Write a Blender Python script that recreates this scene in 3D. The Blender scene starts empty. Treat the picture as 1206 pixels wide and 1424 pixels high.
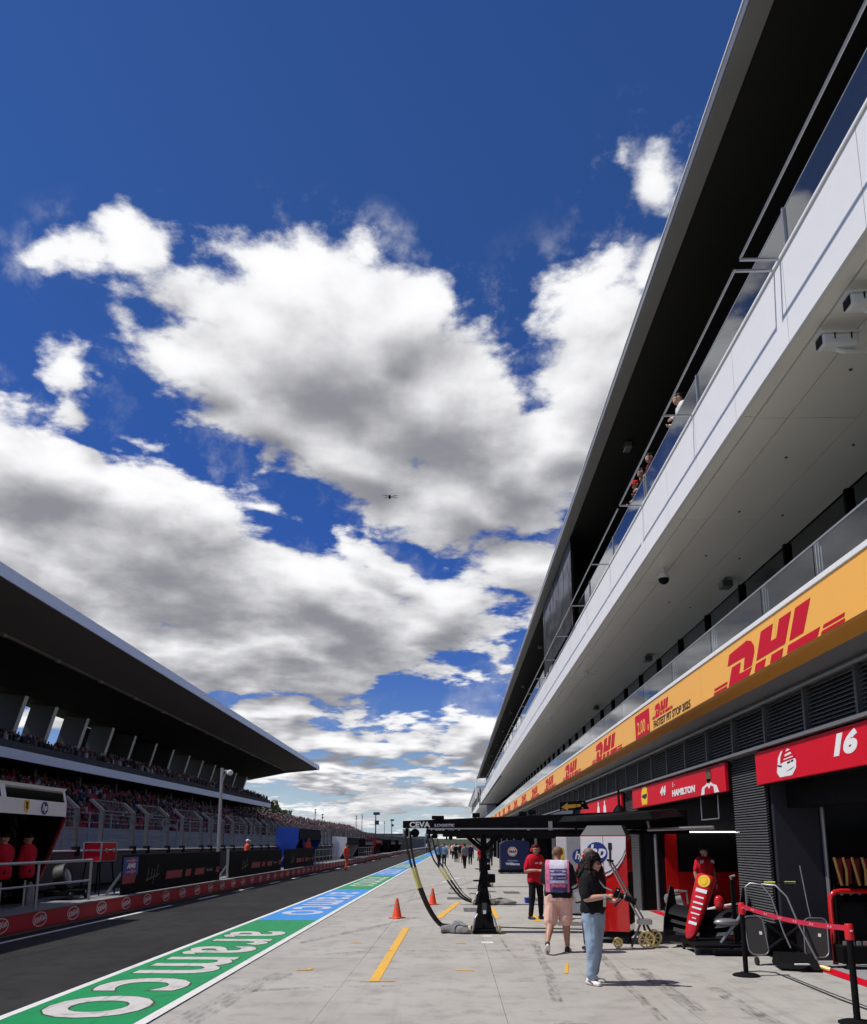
import bpy, bmesh, math, random
from mathutils import Vector, Matrix, noise
R = math.radians
SC = bpy.context.scene
COL = SC.collection
random.seed(7)

# ------------------------------------------------------------------ camera
cam_d = bpy.data.cameras.new('camera')
cam = bpy.data.objects.new('camera', cam_d)
COL.objects.link(cam)
cam.location = (0, 0, 1.85)
cam.rotation_euler = (R(90 + 10.685), 0, R(1.467))
cam_d.sensor_width = 36
cam_d.lens = 1113 / 1424 * 36
cam_d.shift_y = 250 / 1424
cam_d.clip_start = 0.1
cam_d.clip_end = 6000
SC.camera = cam

# ------------------------------------------------------------------ sky, sun, exposure
SUN_EL, SUN_AZ = 58.0, 260.8          # azimuth clockwise from +Y
w = bpy.data.worlds.new('World')
SC.world = w
w.use_nodes = True
NT = w.node_tree
NT.nodes.clear()


class NB:
    """small helper that writes math node chains"""
    def __init__(s, nt): s.nt = nt
    def n(s, t, **k):
        o = s.nt.nodes.new(t)
        for a, b in k.items(): setattr(o, a, b)
        return o
    def put(s, sock, v):
        if hasattr(v, 'is_output'): s.nt.links.new(v, sock)
        else: sock.default_value = v
    def m(s, op, a, b=None, c=None, clamp=False):
        o = s.n('ShaderNodeMath', operation=op, use_clamp=clamp)
        for i, v in enumerate((a, b, c)):
            if v is not None: s.put(o.inputs[i], v)
        return o.outputs[0]
    def v(s, op, a, b=None, scale=None):
        o = s.n('ShaderNodeVectorMath', operation=op)
        s.put(o.inputs[0], a)
        if b is not None: s.put(o.inputs[1], b)
        if scale is not None: s.put(o.inputs['Scale'], scale)
        return o.outputs['Value' if op in ('DOT_PRODUCT', 'LENGTH') else 'Vector']
    def ss(s, x, a, b, lo=0.0, hi=1.0):
        o = s.n('ShaderNodeMapRange', interpolation_type='SMOOTHSTEP')
        s.put(o.inputs['Value'], x)
        for k, q in (('From Min', a), ('From Max', b), ('To Min', lo), ('To Max', hi)): s.put(o.inputs[k], q)
        return o.outputs['Result']
    def mix(s, f, a, b, bt='MIX'):
        o = s.n('ShaderNodeMix', data_type='RGBA', blend_type=bt)
        s.put(o.inputs[0], f); s.put(o.inputs[6], a); s.put(o.inputs[7], b)
        return o.outputs[2]
    def noise(s, vec, scale, detail=4, rough=0.5, lac=2.0, dist=0.0):
        o = s.n('ShaderNodeTexNoise')
        s.put(o.inputs['Vector'], vec)
        o.inputs['Scale'].default_value = scale; o.inputs['Detail'].default_value = detail
        o.inputs['Roughness'].default_value = rough; o.inputs['Lacunarity'].default_value = lac
        o.inputs['Distortion'].default_value = dist
        return o
    def xyz(s, vec):
        o = s.n('ShaderNodeSeparateXYZ'); s.put(o.inputs[0], vec); return o.outputs
    def comb(s, x, y, z):
        o = s.n('ShaderNodeCombineXYZ')
        for i, q in enumerate((x, y, z)): s.put(o.inputs[i], q)
        return o.outputs[0]


# cumulus clouds: (azimuth deg right of +Y, elevation deg, half width deg, half height deg, tilt deg, weight)
CLOUDS = [(-10.7, 34.2, 10.5, 6.4, -5, 1.3), (-2.5, 30.5, 11.0, 6.8, -25, 1.3), (3.9, 25.8, 6.4, 4.1, -10, 1.2), (-6.3, 37.0, 5.9, 3.9, 0, 1.2),
          (0.6, 24.4, 7.5, 2.9, -8, 1.1), (-14.3, 29.9, 5.6, 4.3, -35, 1.1), (-7.7, 26.4, 7.8, 3.3, -24, 1.0), (-1.6, 23.2, 5.5, 1.7, -12, 0.7),
          (-18.7, 32.0, 4.0, 3.4, 0, 0.9), (11.7, 31.7, 5.1, 6.5, 50, 1.15), (9.4, 27.3, 5.7, 5.1, 0, 1.1), (15.0, 40.8, 3.1, 3.1, -35, 0.62),
          (12.6, 36.8, 4.2, 2.4, 20, 0.5), (6.1, 35.6, 2.8, 2.3, 40, 0.36), (13.3, 43.2, 1.7, 1.9, -10, 0.42), (15.8, 36.2, 3.5, 3.6, 0, 0.8),
          (-28.5, 35.3, 2.9, 1.5, 10, 0.4), (-24.5, 37.0, 2.9, 1.7, 20, 0.4), (-23.1, 38.2, 1.8, 1.5, 40, 0.42), (-24.2, 33.8, 2.5, 1.2, -35, 0.36),
          (-21.6, 35.7, 1.3, 1.6, 0, 0.3), (-26.8, 30.0, 2.3, 2.0, 20, 0.7), (-26.3, 27.5, 1.3, 1.5, 0, 0.45), (-29.4, 21.9, 9.3, 5.3, -22, 1.3),
          (-20.4, 19.0, 11.4, 6.2, -18, 1.3), (-9.6, 16.3, 10.9, 5.3, -14, 1.3), (-12.1, 12.6, 10.4, 3.3, 2, 1.2), (-1.6, 17.4, 6.6, 3.8, -20, 1.0),
          (-29.6, 14.6, 12.1, 6.3, -15, 1.3), (-19.5, 12.2, 8.4, 3.4, -10, 1.1), (-4.9, 20.4, 5.0, 2.2, -25, 0.75), (4.8, 18.9, 5.0, 3.5, -10, 0.9),
          (3.1, 12.8, 2.8, 1.3, -25, 0.6), (-14.0, 22.7, 3.9, 1.7, -20, 0.6), (1.1, 18.9, 4.1, 2.0, 0, 0.7), (-8.8, 7.6, 8.3, 2.1, -3, 1.4),
          (-3.7, 7.6, 4.1, 1.7, 0, 1.1), (1.7, 7.5, 3.3, 2.2, 0, 1.2), (-14.4, 8.5, 3.9, 1.2, 0, 0.8), (-1.6, 4.9, 6.6, 1.5, 3, 1.2),
          (-9.3, 4.2, 4.8, 1.1, 0, 1.0), (3.0, 5.6, 4.1, 2.0, 0, 0.7)]

cf = bpy.data.node_groups.new('cloud_field', 'ShaderNodeTree')
cf.interface.new_socket('Dir', in_out='INPUT', socket_type='NodeSocketVector')
cf.interface.new_socket('Field', in_out='OUTPUT', socket_type='NodeSocketFloat')
cf.interface.new_socket('Body', in_out='OUTPUT', socket_type='NodeSocketFloat')
b = NB(cf)
gi = b.n('NodeGroupInput'); go = b.n('NodeGroupOutput')
D = gi.outputs[0]
dx, dy, dz = b.xyz(D)
den = b.m('ADD', b.m('MAXIMUM', dz, 0.0), 0.14)
P = b.comb(b.m('DIVIDE', dx, den), b.m('DIVIDE', dy, den), 0.0)         # cloud deck seen in perspective
wn = b.noise(P, 2.0, 3, 0.55)
wv = b.v('SUBTRACT', wn.outputs['Color'], (0.5, 0.5, 0.5))
Dw = b.v('ADD', D, b.v('SCALE', wv, scale=0.17))                          # uneven outlines
body = None
for az, el, ra, re, tl, wt in CLOUDS:
    a, e = R(az), R(el)
    c = Vector((math.sin(a) * math.cos(e), math.cos(a) * math.cos(e), math.sin(e)))
    t1 = Vector((math.cos(a), -math.sin(a), 0)); t2 = t1.cross(c)
    if t2.z < 0: t2 = -t2
    ct, st = math.cos(R(tl)), math.sin(R(tl))
    u1 = (t1 * ct + t2 * st) / R(ra * 1.12); u2 = (t2 * ct - t1 * st) / R(re * 1.12)
    q1 = b.m('SUBTRACT', b.v('DOT_PRODUCT', Dw, tuple(u1)), c.dot(u1))
    q2 = b.m('SUBTRACT', b.v('DOT_PRODUCT', Dw, tuple(u2)), c.dot(u2))
    r1 = b.m('SQRT', b.m('MULTIPLY_ADD', q1, q1, b.m('MULTIPLY', q2, q2)))
    f = b.m('MULTIPLY_ADD', r1, -wt, wt)
    body = f if body is None else b.m('SMOOTH_MAX', body, f, 0.22)
# the rest of the sky: scattered fair weather clouds of the same kind, more of them towards the horizon
gn = b.noise(P, 0.9, 2, 0.5).outputs['Fac']
low = b.ss(dz, 0.17, 0.07)
ahead = b.ss(b.v('DOT_PRODUCT', D, (0.0, 0.86, 0.51)), 0.60, 0.78)
cov = b.m('SUBTRACT', b.m('MULTIPLY_ADD', low, 0.20, -0.47), b.m('MULTIPLY', b.m('MULTIPLY', ahead, b.m('SUBTRACT', 1.0, low)), 1.6))
rest = b.m('MULTIPLY', b.m('ADD', gn, cov), 1.9)
body = b.m('SMOOTH_MAX', body, rest, 0.10)
n1 = b.noise(P, 2.6, 10, 0.63, 2.1).outputs['Fac']
vo = b.n('ShaderNodeTexVoronoi', feature='F1', voronoi_dimensions='2D')
b.put(vo.inputs['Vector'], b.v('ADD', P, b.v('SCALE', wv, scale=0.30)))
vo.inputs['Scale'].default_value = 5.5; vo.inputs['Detail'].default_value = 3.0; vo.inputs['Roughness'].default_value = 0.6
bill = b.m('SUBTRACT', 0.45, vo.outputs['Distance'])
det = b.m('MULTIPLY_ADD', b.m('SUBTRACT', n1, 0.5), 2.5, b.m('MULTIPLY', bill, 0.42))
det = b.m('MULTIPLY', det, b.ss(body, 0.20, 0.75, 1.0, 0.55))
fld = b.m('ADD', b.m('ADD', body, 0.0), det)
b.put(go.inputs[0], fld); b.put(go.inputs[1], body)

b = NB(NT)
tc = b.n('ShaderNodeTexCoord')
D = b.v('NORMALIZE', tc.outputs['Generated'])
def field(vec):
    g = b.n('ShaderNodeGroup'); g.node_tree = cf
    b.put(g.inputs[0], vec); return g.outputs
dz = b.xyz(D)[2]
F0 = field(D)
F1 = field(b.v('ADD', D, b.v('SCALE', (-0.035, -0.02, 0.075), scale=b.m('MULTIPLY_ADD', dz, 1.1, 0.12))))   # a step towards the sun
veil = b.noise(D, 13.0, 8, 0.64).outputs['Fac']
alpha = b.m('MAXIMUM', b.ss(F0[0], 0.0, 0.32), b.m('MULTIPLY', b.ss(F0[1], -0.42, 0.15), b.m('MULTIPLY', b.ss(veil, 0.49, 0.74), 0.42)))
relief = b.m('SUBTRACT', F0[0], F1[0])
deep = b.m('MULTIPLY_ADD', b.m('MAXIMUM', F1[0], 0.0), 0.42, b.m('MULTIPLY', b.m('MAXIMUM', F1[1], 0.0), 0.75))
shade = b.m('MULTIPLY_ADD', relief, -0.66, deep)
fine = b.noise(D, 22.0, 4, 0.5).outputs['Fac']
lit = b.m('MULTIPLY', b.ss(b.m('MULTIPLY_ADD', b.m('SUBTRACT', fine, 0.5), 0.70, shade), -0.48, 1.66, 1.0, 0.0), b.ss(F0[0], 0.02, 0.5, 0.84, 1.0))
cloud = b.mix(lit, (0.27, 0.272, 0.305, 1), (1.0, 1.0, 1.015, 1))
sky = b.n('ShaderNodeTexSky', sky_type='NISHITA', sun_disc=False, sun_elevation=R(SUN_EL), sun_rotation=R(SUN_AZ),
          altitude=100.0, air_density=1.0, dust_density=0.0, ozone_density=4.0)
hs = b.n('ShaderNodeHueSaturation')
b.put(hs.inputs['Hue'], b.ss(dz, 0.02, 0.75, 0.532, 0.515)); b.put(hs.inputs['Saturation'], b.ss(dz, 0.05, 0.75, 1.40, 1.24)); hs.inputs['Value'].default_value = 1.0
b.put(hs.inputs['Color'], sky.outputs[0])
w.cycles.sampling_method = 'MANUAL'; w.cycles.sample_map_resolution = 256
SKY_STRENGTH = 0.089
bg = b.n('ShaderNodeBackground'); b.put(bg.inputs[0], b.mix(b.ss(dz, 0.13, -0.01, 0.0, 0.75), hs.outputs[0], (4.6, 5.9, 7.9, 1))); bg.inputs[1].default_value = SKY_STRENGTH
bc = b.n('ShaderNodeBackground'); b.put(bc.inputs[0], cloud); bc.inputs[1].default_value = 1.0
ms = b.n('ShaderNodeMixShader')
b.put(ms.inputs[0], b.m('MULTIPLY', alpha, b.ss(dz, -0.02, 0.012))); b.put(ms.inputs[1], bg.outputs[0]); b.put(ms.inputs[2], bc.outputs[0])
wo = b.n('ShaderNodeOutputWorld'); b.put(wo.inputs[0], ms.outputs[0])

sd = bpy.data.lights.new('sun', 'SUN')
sun = bpy.data.objects.new('sun', sd)
COL.objects.link(sun)
sd.energy = 4.2; sd.angle = R(0.53); sd.color = (1.0, 0.955, 0.89)
S = Vector((math.sin(R(SUN_AZ)) * math.cos(R(SUN_EL)), math.cos(R(SUN_AZ)) * math.cos(R(SUN_EL)), math.sin(R(SUN_EL))))
sun.rotation_euler = S.to_track_quat('Z', 'Y').to_euler()
sun.location = (-20, -5, 40)

vs = SC.view_settings
vs.view_transform = 'Standard'; vs.look = 'None'; vs.exposure = 0.0; vs.gamma = 1.0; vs.use_curve_mapping = False

# ------------------------------------------------------------------ materials
MATS = {}
def pm(name, col, rough=0.55, metal=0.0, var=0.12, scale=6.0, bump=0.0, bscale=60.0, spec=0.5, emit=None, coat=0.0):
    """procedural paint / metal / stone: colour with soft variation and fine relief"""
    if name in MATS: return MATS[name]
    m = bpy.data.materials.new(name); m.use_nodes = True
    nt = m.node_tree; b = NB(nt); p = nt.nodes['Principled BSDF']
    g = b.n('ShaderNodeNewGeometry').outputs['Position']
    nz = b.noise(g, scale, 4, 0.6).outputs['Fac']
    f = b.m('MULTIPLY_ADD', b.m('SUBTRACT', nz, 0.5), 2 * var, 1.0)
    c = b.v('SCALE', tuple(col), scale=f)
    b.put(p.inputs['Base Color'], c)
    p.inputs['Roughness'].default_value = rough
    rn = b.m('MULTIPLY_ADD', b.m('SUBTRACT', nz, 0.5), 0.3 * rough, rough, clamp=True)
    b.put(p.inputs['Roughness'], rn)
    p.inputs['Metallic'].default_value = metal
    p.inputs['Specular IOR Level'].default_value = spec
    if coat: p.inputs['Coat Weight'].default_value = coat; p.inputs['Coat Roughness'].default_value = 0.06
    if emit: p.inputs['Emission Color'].default_value = (*emit[0], 1); p.inputs['Emission Strength'].default_value = emit[1]
    if bump:
        bn = b.n('ShaderNodeBump'); bn.inputs['Strength'].default_value = bump; bn.inputs['Distance'].default_value = 0.01
        b.put(bn.inputs['Height'], b.noise(g, bscale, 3, 0.6).outputs['Fac'])
        b.put(p.inputs['Normal'], bn.outputs[0])
    MATS[name] = m
    return m

def glass_mat(name, tint, trans, rough=0.02):
    m = bpy.data.materials.new(name); m.use_nodes = True
    nt = m.node_tree; nt.nodes.clear(); b = NB(nt)
    fr = b.n('ShaderNodeFresnel'); fr.inputs[0].default_value = 1.52
    gl = b.n('ShaderNodeBsdfGlossy'); gl.inputs['Roughness'].default_value = rough; gl.inputs['Color'].default_value = (0.95, 0.97, 1, 1)
    tr = b.n('ShaderNodeBsdfTransparent'); tr.inputs[0].default_value = (*trans, 1)
    df = b.n('ShaderNodeBsdfDiffuse'); df.inputs[0].default_value = (*tint, 1)
    m1 = b.n('ShaderNodeMixShader'); m1.inputs[0].default_value = 0.06
    b.put(m1.inputs[1], tr.outputs[0]); b.put(m1.inputs[2], df.outputs[0])
    m2 = b.n('ShaderNodeMixShader')
    b.put(m2.inputs[0], b.m('MULTIPLY_ADD', fr.outputs[0], 1.0, 0.03, clamp=True))
    b.put(m2.inputs[1], m1.outputs[0]); b.put(m2.inputs[2], gl.outputs[0])
    o = b.n('ShaderNodeOutputMaterial'); b.put(o.inputs[0], m2.outputs[0])
    return m

def ground_mat(name, base, dark, light, streak=0.5, fine=140.0, rough=0.85, stain=(0, 0, 0), joint=False):
    m = bpy.data.materials.new(name); m.use_nodes = True
    nt = m.node_tree; b = NB(nt); p = nt.nodes['Principled BSDF']
    g = b.n('ShaderNodeNewGeometry').outputs['Position']
    big = b.noise(g, 0.35, 5, 0.6).outputs['Fac']
    mid = b.noise(g, 2.3, 6, 0.65).outputs['Fac']
    gs = b.v('MULTIPLY', g, (3.2, 0.16, 1.0))
    st = b.noise(gs, 1.1, 5, 0.6, dist=0.6).outputs['Fac']
    gx = b.v('MULTIPLY', g, (0.25, 2.6, 1.0))
    sx = b.noise(gx, 0.9, 6, 0.65, dist=0.4).outputs['Fac']
    fn = b.noise(g, fine, 2, 0.6).outputs['Fac']
    c = b.mix(b.ss(big, 0.35, 0.65), tuple(base) + (1,), tuple(light) + (1,))
    c = b.mix(b.m('MULTIPLY', b.ss(mid, 0.46, 0.72), 0.75), c, tuple(dark) + (1,))
    c = b.mix(b.m('MULTIPLY', b.ss(st, 0.52, 0.78), streak), c, tuple(dark) + (1,))
    c = b.mix(b.m('MULTIPLY', b.ss(sx, 0.55, 0.75), streak * 0.7), c, tuple(dark) + (1,))
    sp = b.noise(g, 9.0, 3, 0.5).outputs['Fac']
    c = b.mix(b.m('MULTIPLY', b.ss(sp, 0.68, 0.76), 0.35), c, tuple(x * 0.45 for x in dark) + (1,))
    c = b.v('SCALE', c, scale=b.m('MULTIPLY_ADD', fn, 0.36, 0.82))
    b.put(p.inputs['Base Color'], c)
    p.inputs['Roughness'].default_value = rough; p.inputs['Specular IOR Level'].default_value = 0.15
    bn = b.n('ShaderNodeBump'); bn.inputs['Strength'].default_value = 0.35; bn.inputs['Distance'].default_value = 0.006
    b.put(bn.inputs['Height'], b.m('ADD', fn, b.m('MULTIPLY', mid, 0.6))); b.put(p.inputs['Normal'], bn.outputs[0])
    MATS[name] = m
    return m

def worn_paint(name, col, under, wear=0.5, rough=0.5):
    m = bpy.data.materials.new(name); m.use_nodes = True
    nt = m.node_tree; b = NB(nt); p = nt.nodes['Principled BSDF']
    g = b.n('ShaderNodeNewGeometry').outputs['Position']
    a1 = b.noise(g, 3.0, 8, 0.7).outputs['Fac']
    a2 = b.noise(b.v('MULTIPLY', g, (6.0, 0.5, 1)), 2.0, 5, 0.65).outputs['Fac']
    fac = b.m('MULTIPLY', b.m('MAXIMUM', b.ss(a1, 0.50, 0.74), b.m('MULTIPLY', b.ss(a2, 0.52, 0.70), 0.8)), wear)
    c = b.mix(fac, tuple(col) + (1,), tuple(under) + (1,))
    fn = b.noise(g, 120.0, 2, 0.6).outputs['Fac']
    c = b.v('SCALE', c, scale=b.m('MULTIPLY_ADD', fn, 0.3, 0.85))
    b.put(p.inputs['Base Color'], c); p.inputs['Roughness'].default_value = rough
    p.inputs['Specular IOR Level'].default_value = 0.3
    MATS[name] = m
    return m

M_CONC = ground_mat('apron_concrete', (0.365, 0.348, 0.318), (0.265, 0.252, 0.232), (0.42, 0.405, 0.372), 0.42)
M_ASPH = ground_mat('pit_lane_asphalt', (0.0215, 0.021, 0.0205), (0.011, 0.011, 0.0108), (0.031, 0.030, 0.029), 0.9, 160.0, 0.8)
M_JOINT = pm('joint_filler', (0.07, 0.068, 0.065), 0.9)
M_GRASS = ground_mat('rough_grass', (0.07, 0.09, 0.035), (0.05, 0.06, 0.03), (0.10, 0.11, 0.05), 0.3, 40.0)
M_GREEN = worn_paint('green_lane_paint', (0.0, 0.26, 0.075), (0.02, 0.11, 0.045), 0.8)
M_BLUE = worn_paint('blue_lane_paint', (0.03, 0.25, 0.66), (0.02, 0.15, 0.40), 0.55)
M_TEAL = worn_paint('teal_lane_paint', (0.04, 0.25, 0.26), (0.03, 0.16, 0.18), 0.6)
M_LINE = worn_paint('white_line_paint', (0.72, 0.72, 0.70), (0.42, 0.41, 0.39), 0.6)
M_LETTER = worn_paint('lane_letter_paint', (0.58, 0.56, 0.53), (0.22, 0.22, 0.21), 0.95)
M_LETTER2 = worn_paint('pale_blue_letter_paint', (0.50, 0.54, 0.66), (0.16, 0.22, 0.42), 0.8)
M_EDGE = pm('letter_outline', (0.03, 0.05, 0.03), 0.7)
M_YEL = worn_paint('yellow_line_paint', (0.78, 0.42, 0.03), (0.48, 0.34, 0.14), 0.8)
M_RUB = worn_paint('rubber_patch', (0.10, 0.098, 0.095), (0.26, 0.25, 0.24), 0.9, 0.8)
M_WHITE = pm('white_panel', (0.80, 0.80, 0.81), 0.42, var=0.03, scale=1.2, bump=0.05, bscale=240)
M_OFFWHITE = pm('soffit_panel', (0.90, 0.87, 0.81), 0.30, var=0.05, scale=0.8)
M_GREYM = pm('grey_metal', (0.30, 0.30, 0.31), 0.38, 0.6, 0.08)
M_STEEL = pm('galvanised_steel', (0.42, 0.43, 0.44), 0.42, 0.75, 0.15, 20)
M_DGREY = pm('dark_grey_cladding', (0.055, 0.058, 0.062), 0.5, 0.0, 0.1)
M_LOUV = pm('louvre_metal', (0.14, 0.142, 0.145), 0.42, 0.35, 0.1)
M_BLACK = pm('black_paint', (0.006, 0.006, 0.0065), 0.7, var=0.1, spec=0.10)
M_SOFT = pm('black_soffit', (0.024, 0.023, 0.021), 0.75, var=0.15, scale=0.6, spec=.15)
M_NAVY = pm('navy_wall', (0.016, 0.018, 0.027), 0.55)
M_ORANGE = pm('yellow_orange_board', (0.92, 0.45, 0.075), 0.4, var=0.03, scale=2)
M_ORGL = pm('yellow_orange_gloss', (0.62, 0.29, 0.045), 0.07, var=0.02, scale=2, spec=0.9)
M_CRIM = pm('crimson_print', (0.56, 0.005, 0.028), 0.55, var=0.03, spec=.15)
M_FASC2 = pm('roof_fascia_grey', (0.27, 0.267, 0.26), 0.5, var=0.16, scale=0.9)
M_RED = pm('red_board', (0.62, 0.004, 0.022), 0.5, var=0.04, scale=2, spec=.2)
M_REDG = pm('red_gloss', (0.55, 0.012, 0.012), 0.16, var=0.03, coat=0.6)
M_DRED = pm('dark_red_board', (0.26, 0.006, 0.014), 0.5, var=0.08)
M_WPRINT = pm('white_print', (0.78, 0.78, 0.78), 0.5, var=0.02)
M_BPRINT = pm('black_print', (0.015, 0.015, 0.015), 0.5)
M_CONW = pm('wall_concrete', (0.085, 0.087, 0.092), 0.9, var=0.25, scale=1.2, bump=0.2, bscale=50, spec=.15)
M_PLAT = pm('platform_concrete', (0.22, 0.22, 0.215), 0.85, var=0.2, scale=1.6, bump=0.2, bscale=50)
M_GLASS = glass_mat('balustrade_glass', (0.3, 0.33, 0.34), (0.72, 0.77, 0.78))
M_GLASS2 = glass_mat('dark_glass', (0.02, 0.02, 0.025), (0.10, 0.115, 0.14))
M_BLUEP = pm('bright_blue_panel', (0.01, 0.06, 0.42), 0.4)
M_NAVYP = pm('dark_blue_paint', (0.008, 0.015, 0.075), 0.35)
M_YELP = pm('bright_yellow', (0.85, 0.55, 0.02), 0.45, var=0.05)
M_HIVIS = pm('lime_sleeve', (0.62, 0.66, 0.08), 0.6)
M_RUBBER = pm('black_rubber', (0.014, 0.014, 0.014), 0.62, var=0.2, scale=30)
M_CARBON = pm('carbon_black', (0.007, 0.007, 0.008), 0.5, var=0.2, scale=40, spec=.14)
M_CONE = pm('orange_cone', (0.85, 0.075, 0.02), 0.45, var=0.06, scale=14)
M_CLOTHG = pm('grey_cloth', (0.22, 0.215, 0.205), 0.9, var=0.25, scale=14, bump=0.5, bscale=30)
M_SILVER = pm('silver_foil', (0.75, 0.76, 0.78), 0.25, 0.9, 0.2, 16)
M_SEAT = pm('red_seat', (0.34, 0.010, 0.02), 0.6, var=0.2, scale=3)
M_LAMP = pm('lamp_lens', (0.8, 0.8, 0.8), 0.3, emit=((1.0, 0.97, 0.92), 2.2))
M_GOLD = pm('gold_wheel', (0.85, 0.66, 0.24), 0.4, 0.0, 0.06)
M_HPB = pm('round_logo_blue', (0.015, 0.035, 0.22), 0.4)

# ------------------------------------------------------------------ mesh helpers
class MB:
    """collects boxes, tubes, prisms and lathes into one mesh (world coordinates)"""
    def __init__(s): s.v, s.f, s.m = [], [], []
    def add(s, vs, fs, m=0):
        o = len(s.v); s.v += [tuple(q) for q in vs]
        s.f += [tuple(i + o for i in f) for f in fs]; s.m += [m] * len(fs)
        return s
    def box(s, x0, y0, z0, x1, y1, z1, m=0, M=None):
        vs = [Vector((x, y, z)) for z in (z0, z1) for y in (y0, y1) for x in (x0, x1)]
        if M is not None: vs = [M @ q for q in vs]
        return s.add(vs, [(0, 2, 3, 1), (4, 5, 7, 6), (0, 1, 5, 4), (2, 6, 7, 3), (0, 4, 6, 2), (1, 3, 7, 5)], m)
    def quad(s, a, b, c, d, m=0): return s.add([a, b, c, d], [(0, 1, 2, 3)], m)
    def prism(s, prof, y0, y1, m=0, axis='Y'):
        """closed XZ profile extruded along Y (or YZ along X, XY along Z)"""
        n = len(prof)
        def P(a, c, t): return (a, t, c) if axis == 'Y' else ((t, a, c) if axis == 'X' else (a, c, t))
        vs = [P(a, c, y0) for a, c in prof] + [P(a, c, y1) for a, c in prof]
        fs = [tuple(range(n)), tuple(reversed(range(n, 2 * n)))] + [(i, i + n, (i + 1) % n + n, (i + 1) % n) for i in range(n)]
        return s.add(vs, fs, m)
    def tube(s, pts, r, n=8, m=0, cap=True):
        pts = [Vector(p) for p in pts]; k = len(pts)
        rs = r if isinstance(r, (list, tuple)) else [r] * k
        vs, fs = [], []
        up = None
        for i, p in enumerate(pts):
            t = (pts[min(i + 1, k - 1)] - pts[max(i - 1, 0)]).normalized()
            if up is None:
                up = t.orthogonal().normalized()
            else:
                up = (up - t * up.dot(t)).normalized()
            sd = t.cross(up)
            vs += [p + (up * math.cos(a) + sd * math.sin(a)) * rs[i] for a in (2 * math.pi * j / n for j in range(n))]
        for i in range(k - 1):
            fs += [(i * n + j, i * n + (j + 1) % n, (i + 1) * n + (j + 1) % n, (i + 1) * n + j) for j in range(n)]
        if cap: fs += [tuple(reversed(range(n))), tuple(range((k - 1) * n, k * n))]
        return s.add(vs, fs, m)
    def lathe(s, prof, n=20, m=0, o=(0, 0, 0), M=None, cap=True):
        """profile of (radius, height) around the local Z axis"""
        k = len(prof); vs = []
        for r, z in prof:
            for j in range(n):
                a = 2 * math.pi * j / n; vs.append(Vector((r * math.cos(a), r * math.sin(a), z)))
        if M is not None: vs = [M @ q for q in vs]
        vs = [q + Vector(o) for q in vs]
        fs = []
        for i in range(k - 1):
            fs += [(i * n + j, i * n + (j + 1) % n, (i + 1) * n + (j + 1) % n, (i + 1) * n + j) for j in range(n)]
        if cap and prof[0] != prof[-1]: fs += [tuple(reversed(range(n))), tuple(range((k - 1) * n, k * n))]
        return s.add(vs, fs, m)
    def ball(s, c, r, n=12, m=0):
        rx, ry, rz = r if isinstance(r, (tuple, list)) else (r, r, r)
        k = max(4, n // 2 + 1); vs = []
        for i in range(1, k):
            t = math.pi * i / k
            for j in range(n):
                a = 2 * math.pi * j / n
                vs.append((c[0] + rx * math.sin(t) * math.cos(a), c[1] + ry * math.sin(t) * math.sin(a), c[2] - rz * math.cos(t)))
        L = len(vs); vs += [(c[0], c[1], c[2] - rz), (c[0], c[1], c[2] + rz)]
        fs = []
        for i in range(k - 2):
            fs += [(i * n + j, i * n + (j + 1) % n, (i + 1) * n + (j + 1) % n, (i + 1) * n + j) for j in range(n)]
        fs += [(L, (j + 1) % n, j) for j in range(n)] + [(L + 1, (k - 2) * n + j, (k - 2) * n + (j + 1) % n) for j in range(n)]
        return s.add(vs, fs, m)
    def build(s, name, mats, parent=None, smooth=False, bev=0.0, kind=None, local=False):
        me = bpy.data.meshes.new(name)
        off = Vector((0, 0, 0))
        if parent is not None and not local:
            off = wloc(parent)
        me.from_pydata([(x - off.x, y - off.y, z - off.z) for x, y, z in s.v], [], s.f)
        if not isinstance(mats, (list, tuple)): mats = [mats]
        for q in mats: me.materials.append(q)
        if len(mats) > 1: me.polygons.foreach_set('material_index', s.m)
        if smooth: me.polygons.foreach_set('use_smooth', [True] * len(me.polygons))
        me.update()
        o = bpy.data.objects.new(name, me); COL.objects.link(o)
        if parent is not None: o.parent = parent
        if smooth:
            try: me.set_sharp_from_angle(angle=R(40))
            except Exception: pass
        if bev:
            bm_ = o.modifiers.new('bevel', 'BEVEL'); bm_.width = bev; bm_.segments = 2; bm_.limit_method = 'ANGLE'
        if kind: o['kind'] = kind
        return o

def wloc(o):
    q = Vector((0, 0, 0))
    while o is not None:
        q = q + Vector(o.location); o = o.parent
    return q

def tag(o, label=None, cat=None, group=None, kind=None):
    if label: o['label'] = label
    if cat: o['category'] = cat
    if group: o['group'] = group
    if kind: o['kind'] = kind
    return o

def thing(name, label, cat, loc=(0, 0, 0), rz=0.0, group=None):
    o = bpy.data.objects.new(name, None); COL.objects.link(o)
    o.empty_display_size = 0.3
    o.location = loc; o.rotation_euler = (0, 0, rz)
    return tag(o, label, cat, group)

def copy_tree(o, parent=None):
    c = o.copy(); COL.objects.link(c)
    if parent is not None: c.parent = parent
    for ch in [q for q in bpy.data.objects if q.parent == o]: copy_tree(ch, c)
    return c

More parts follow.
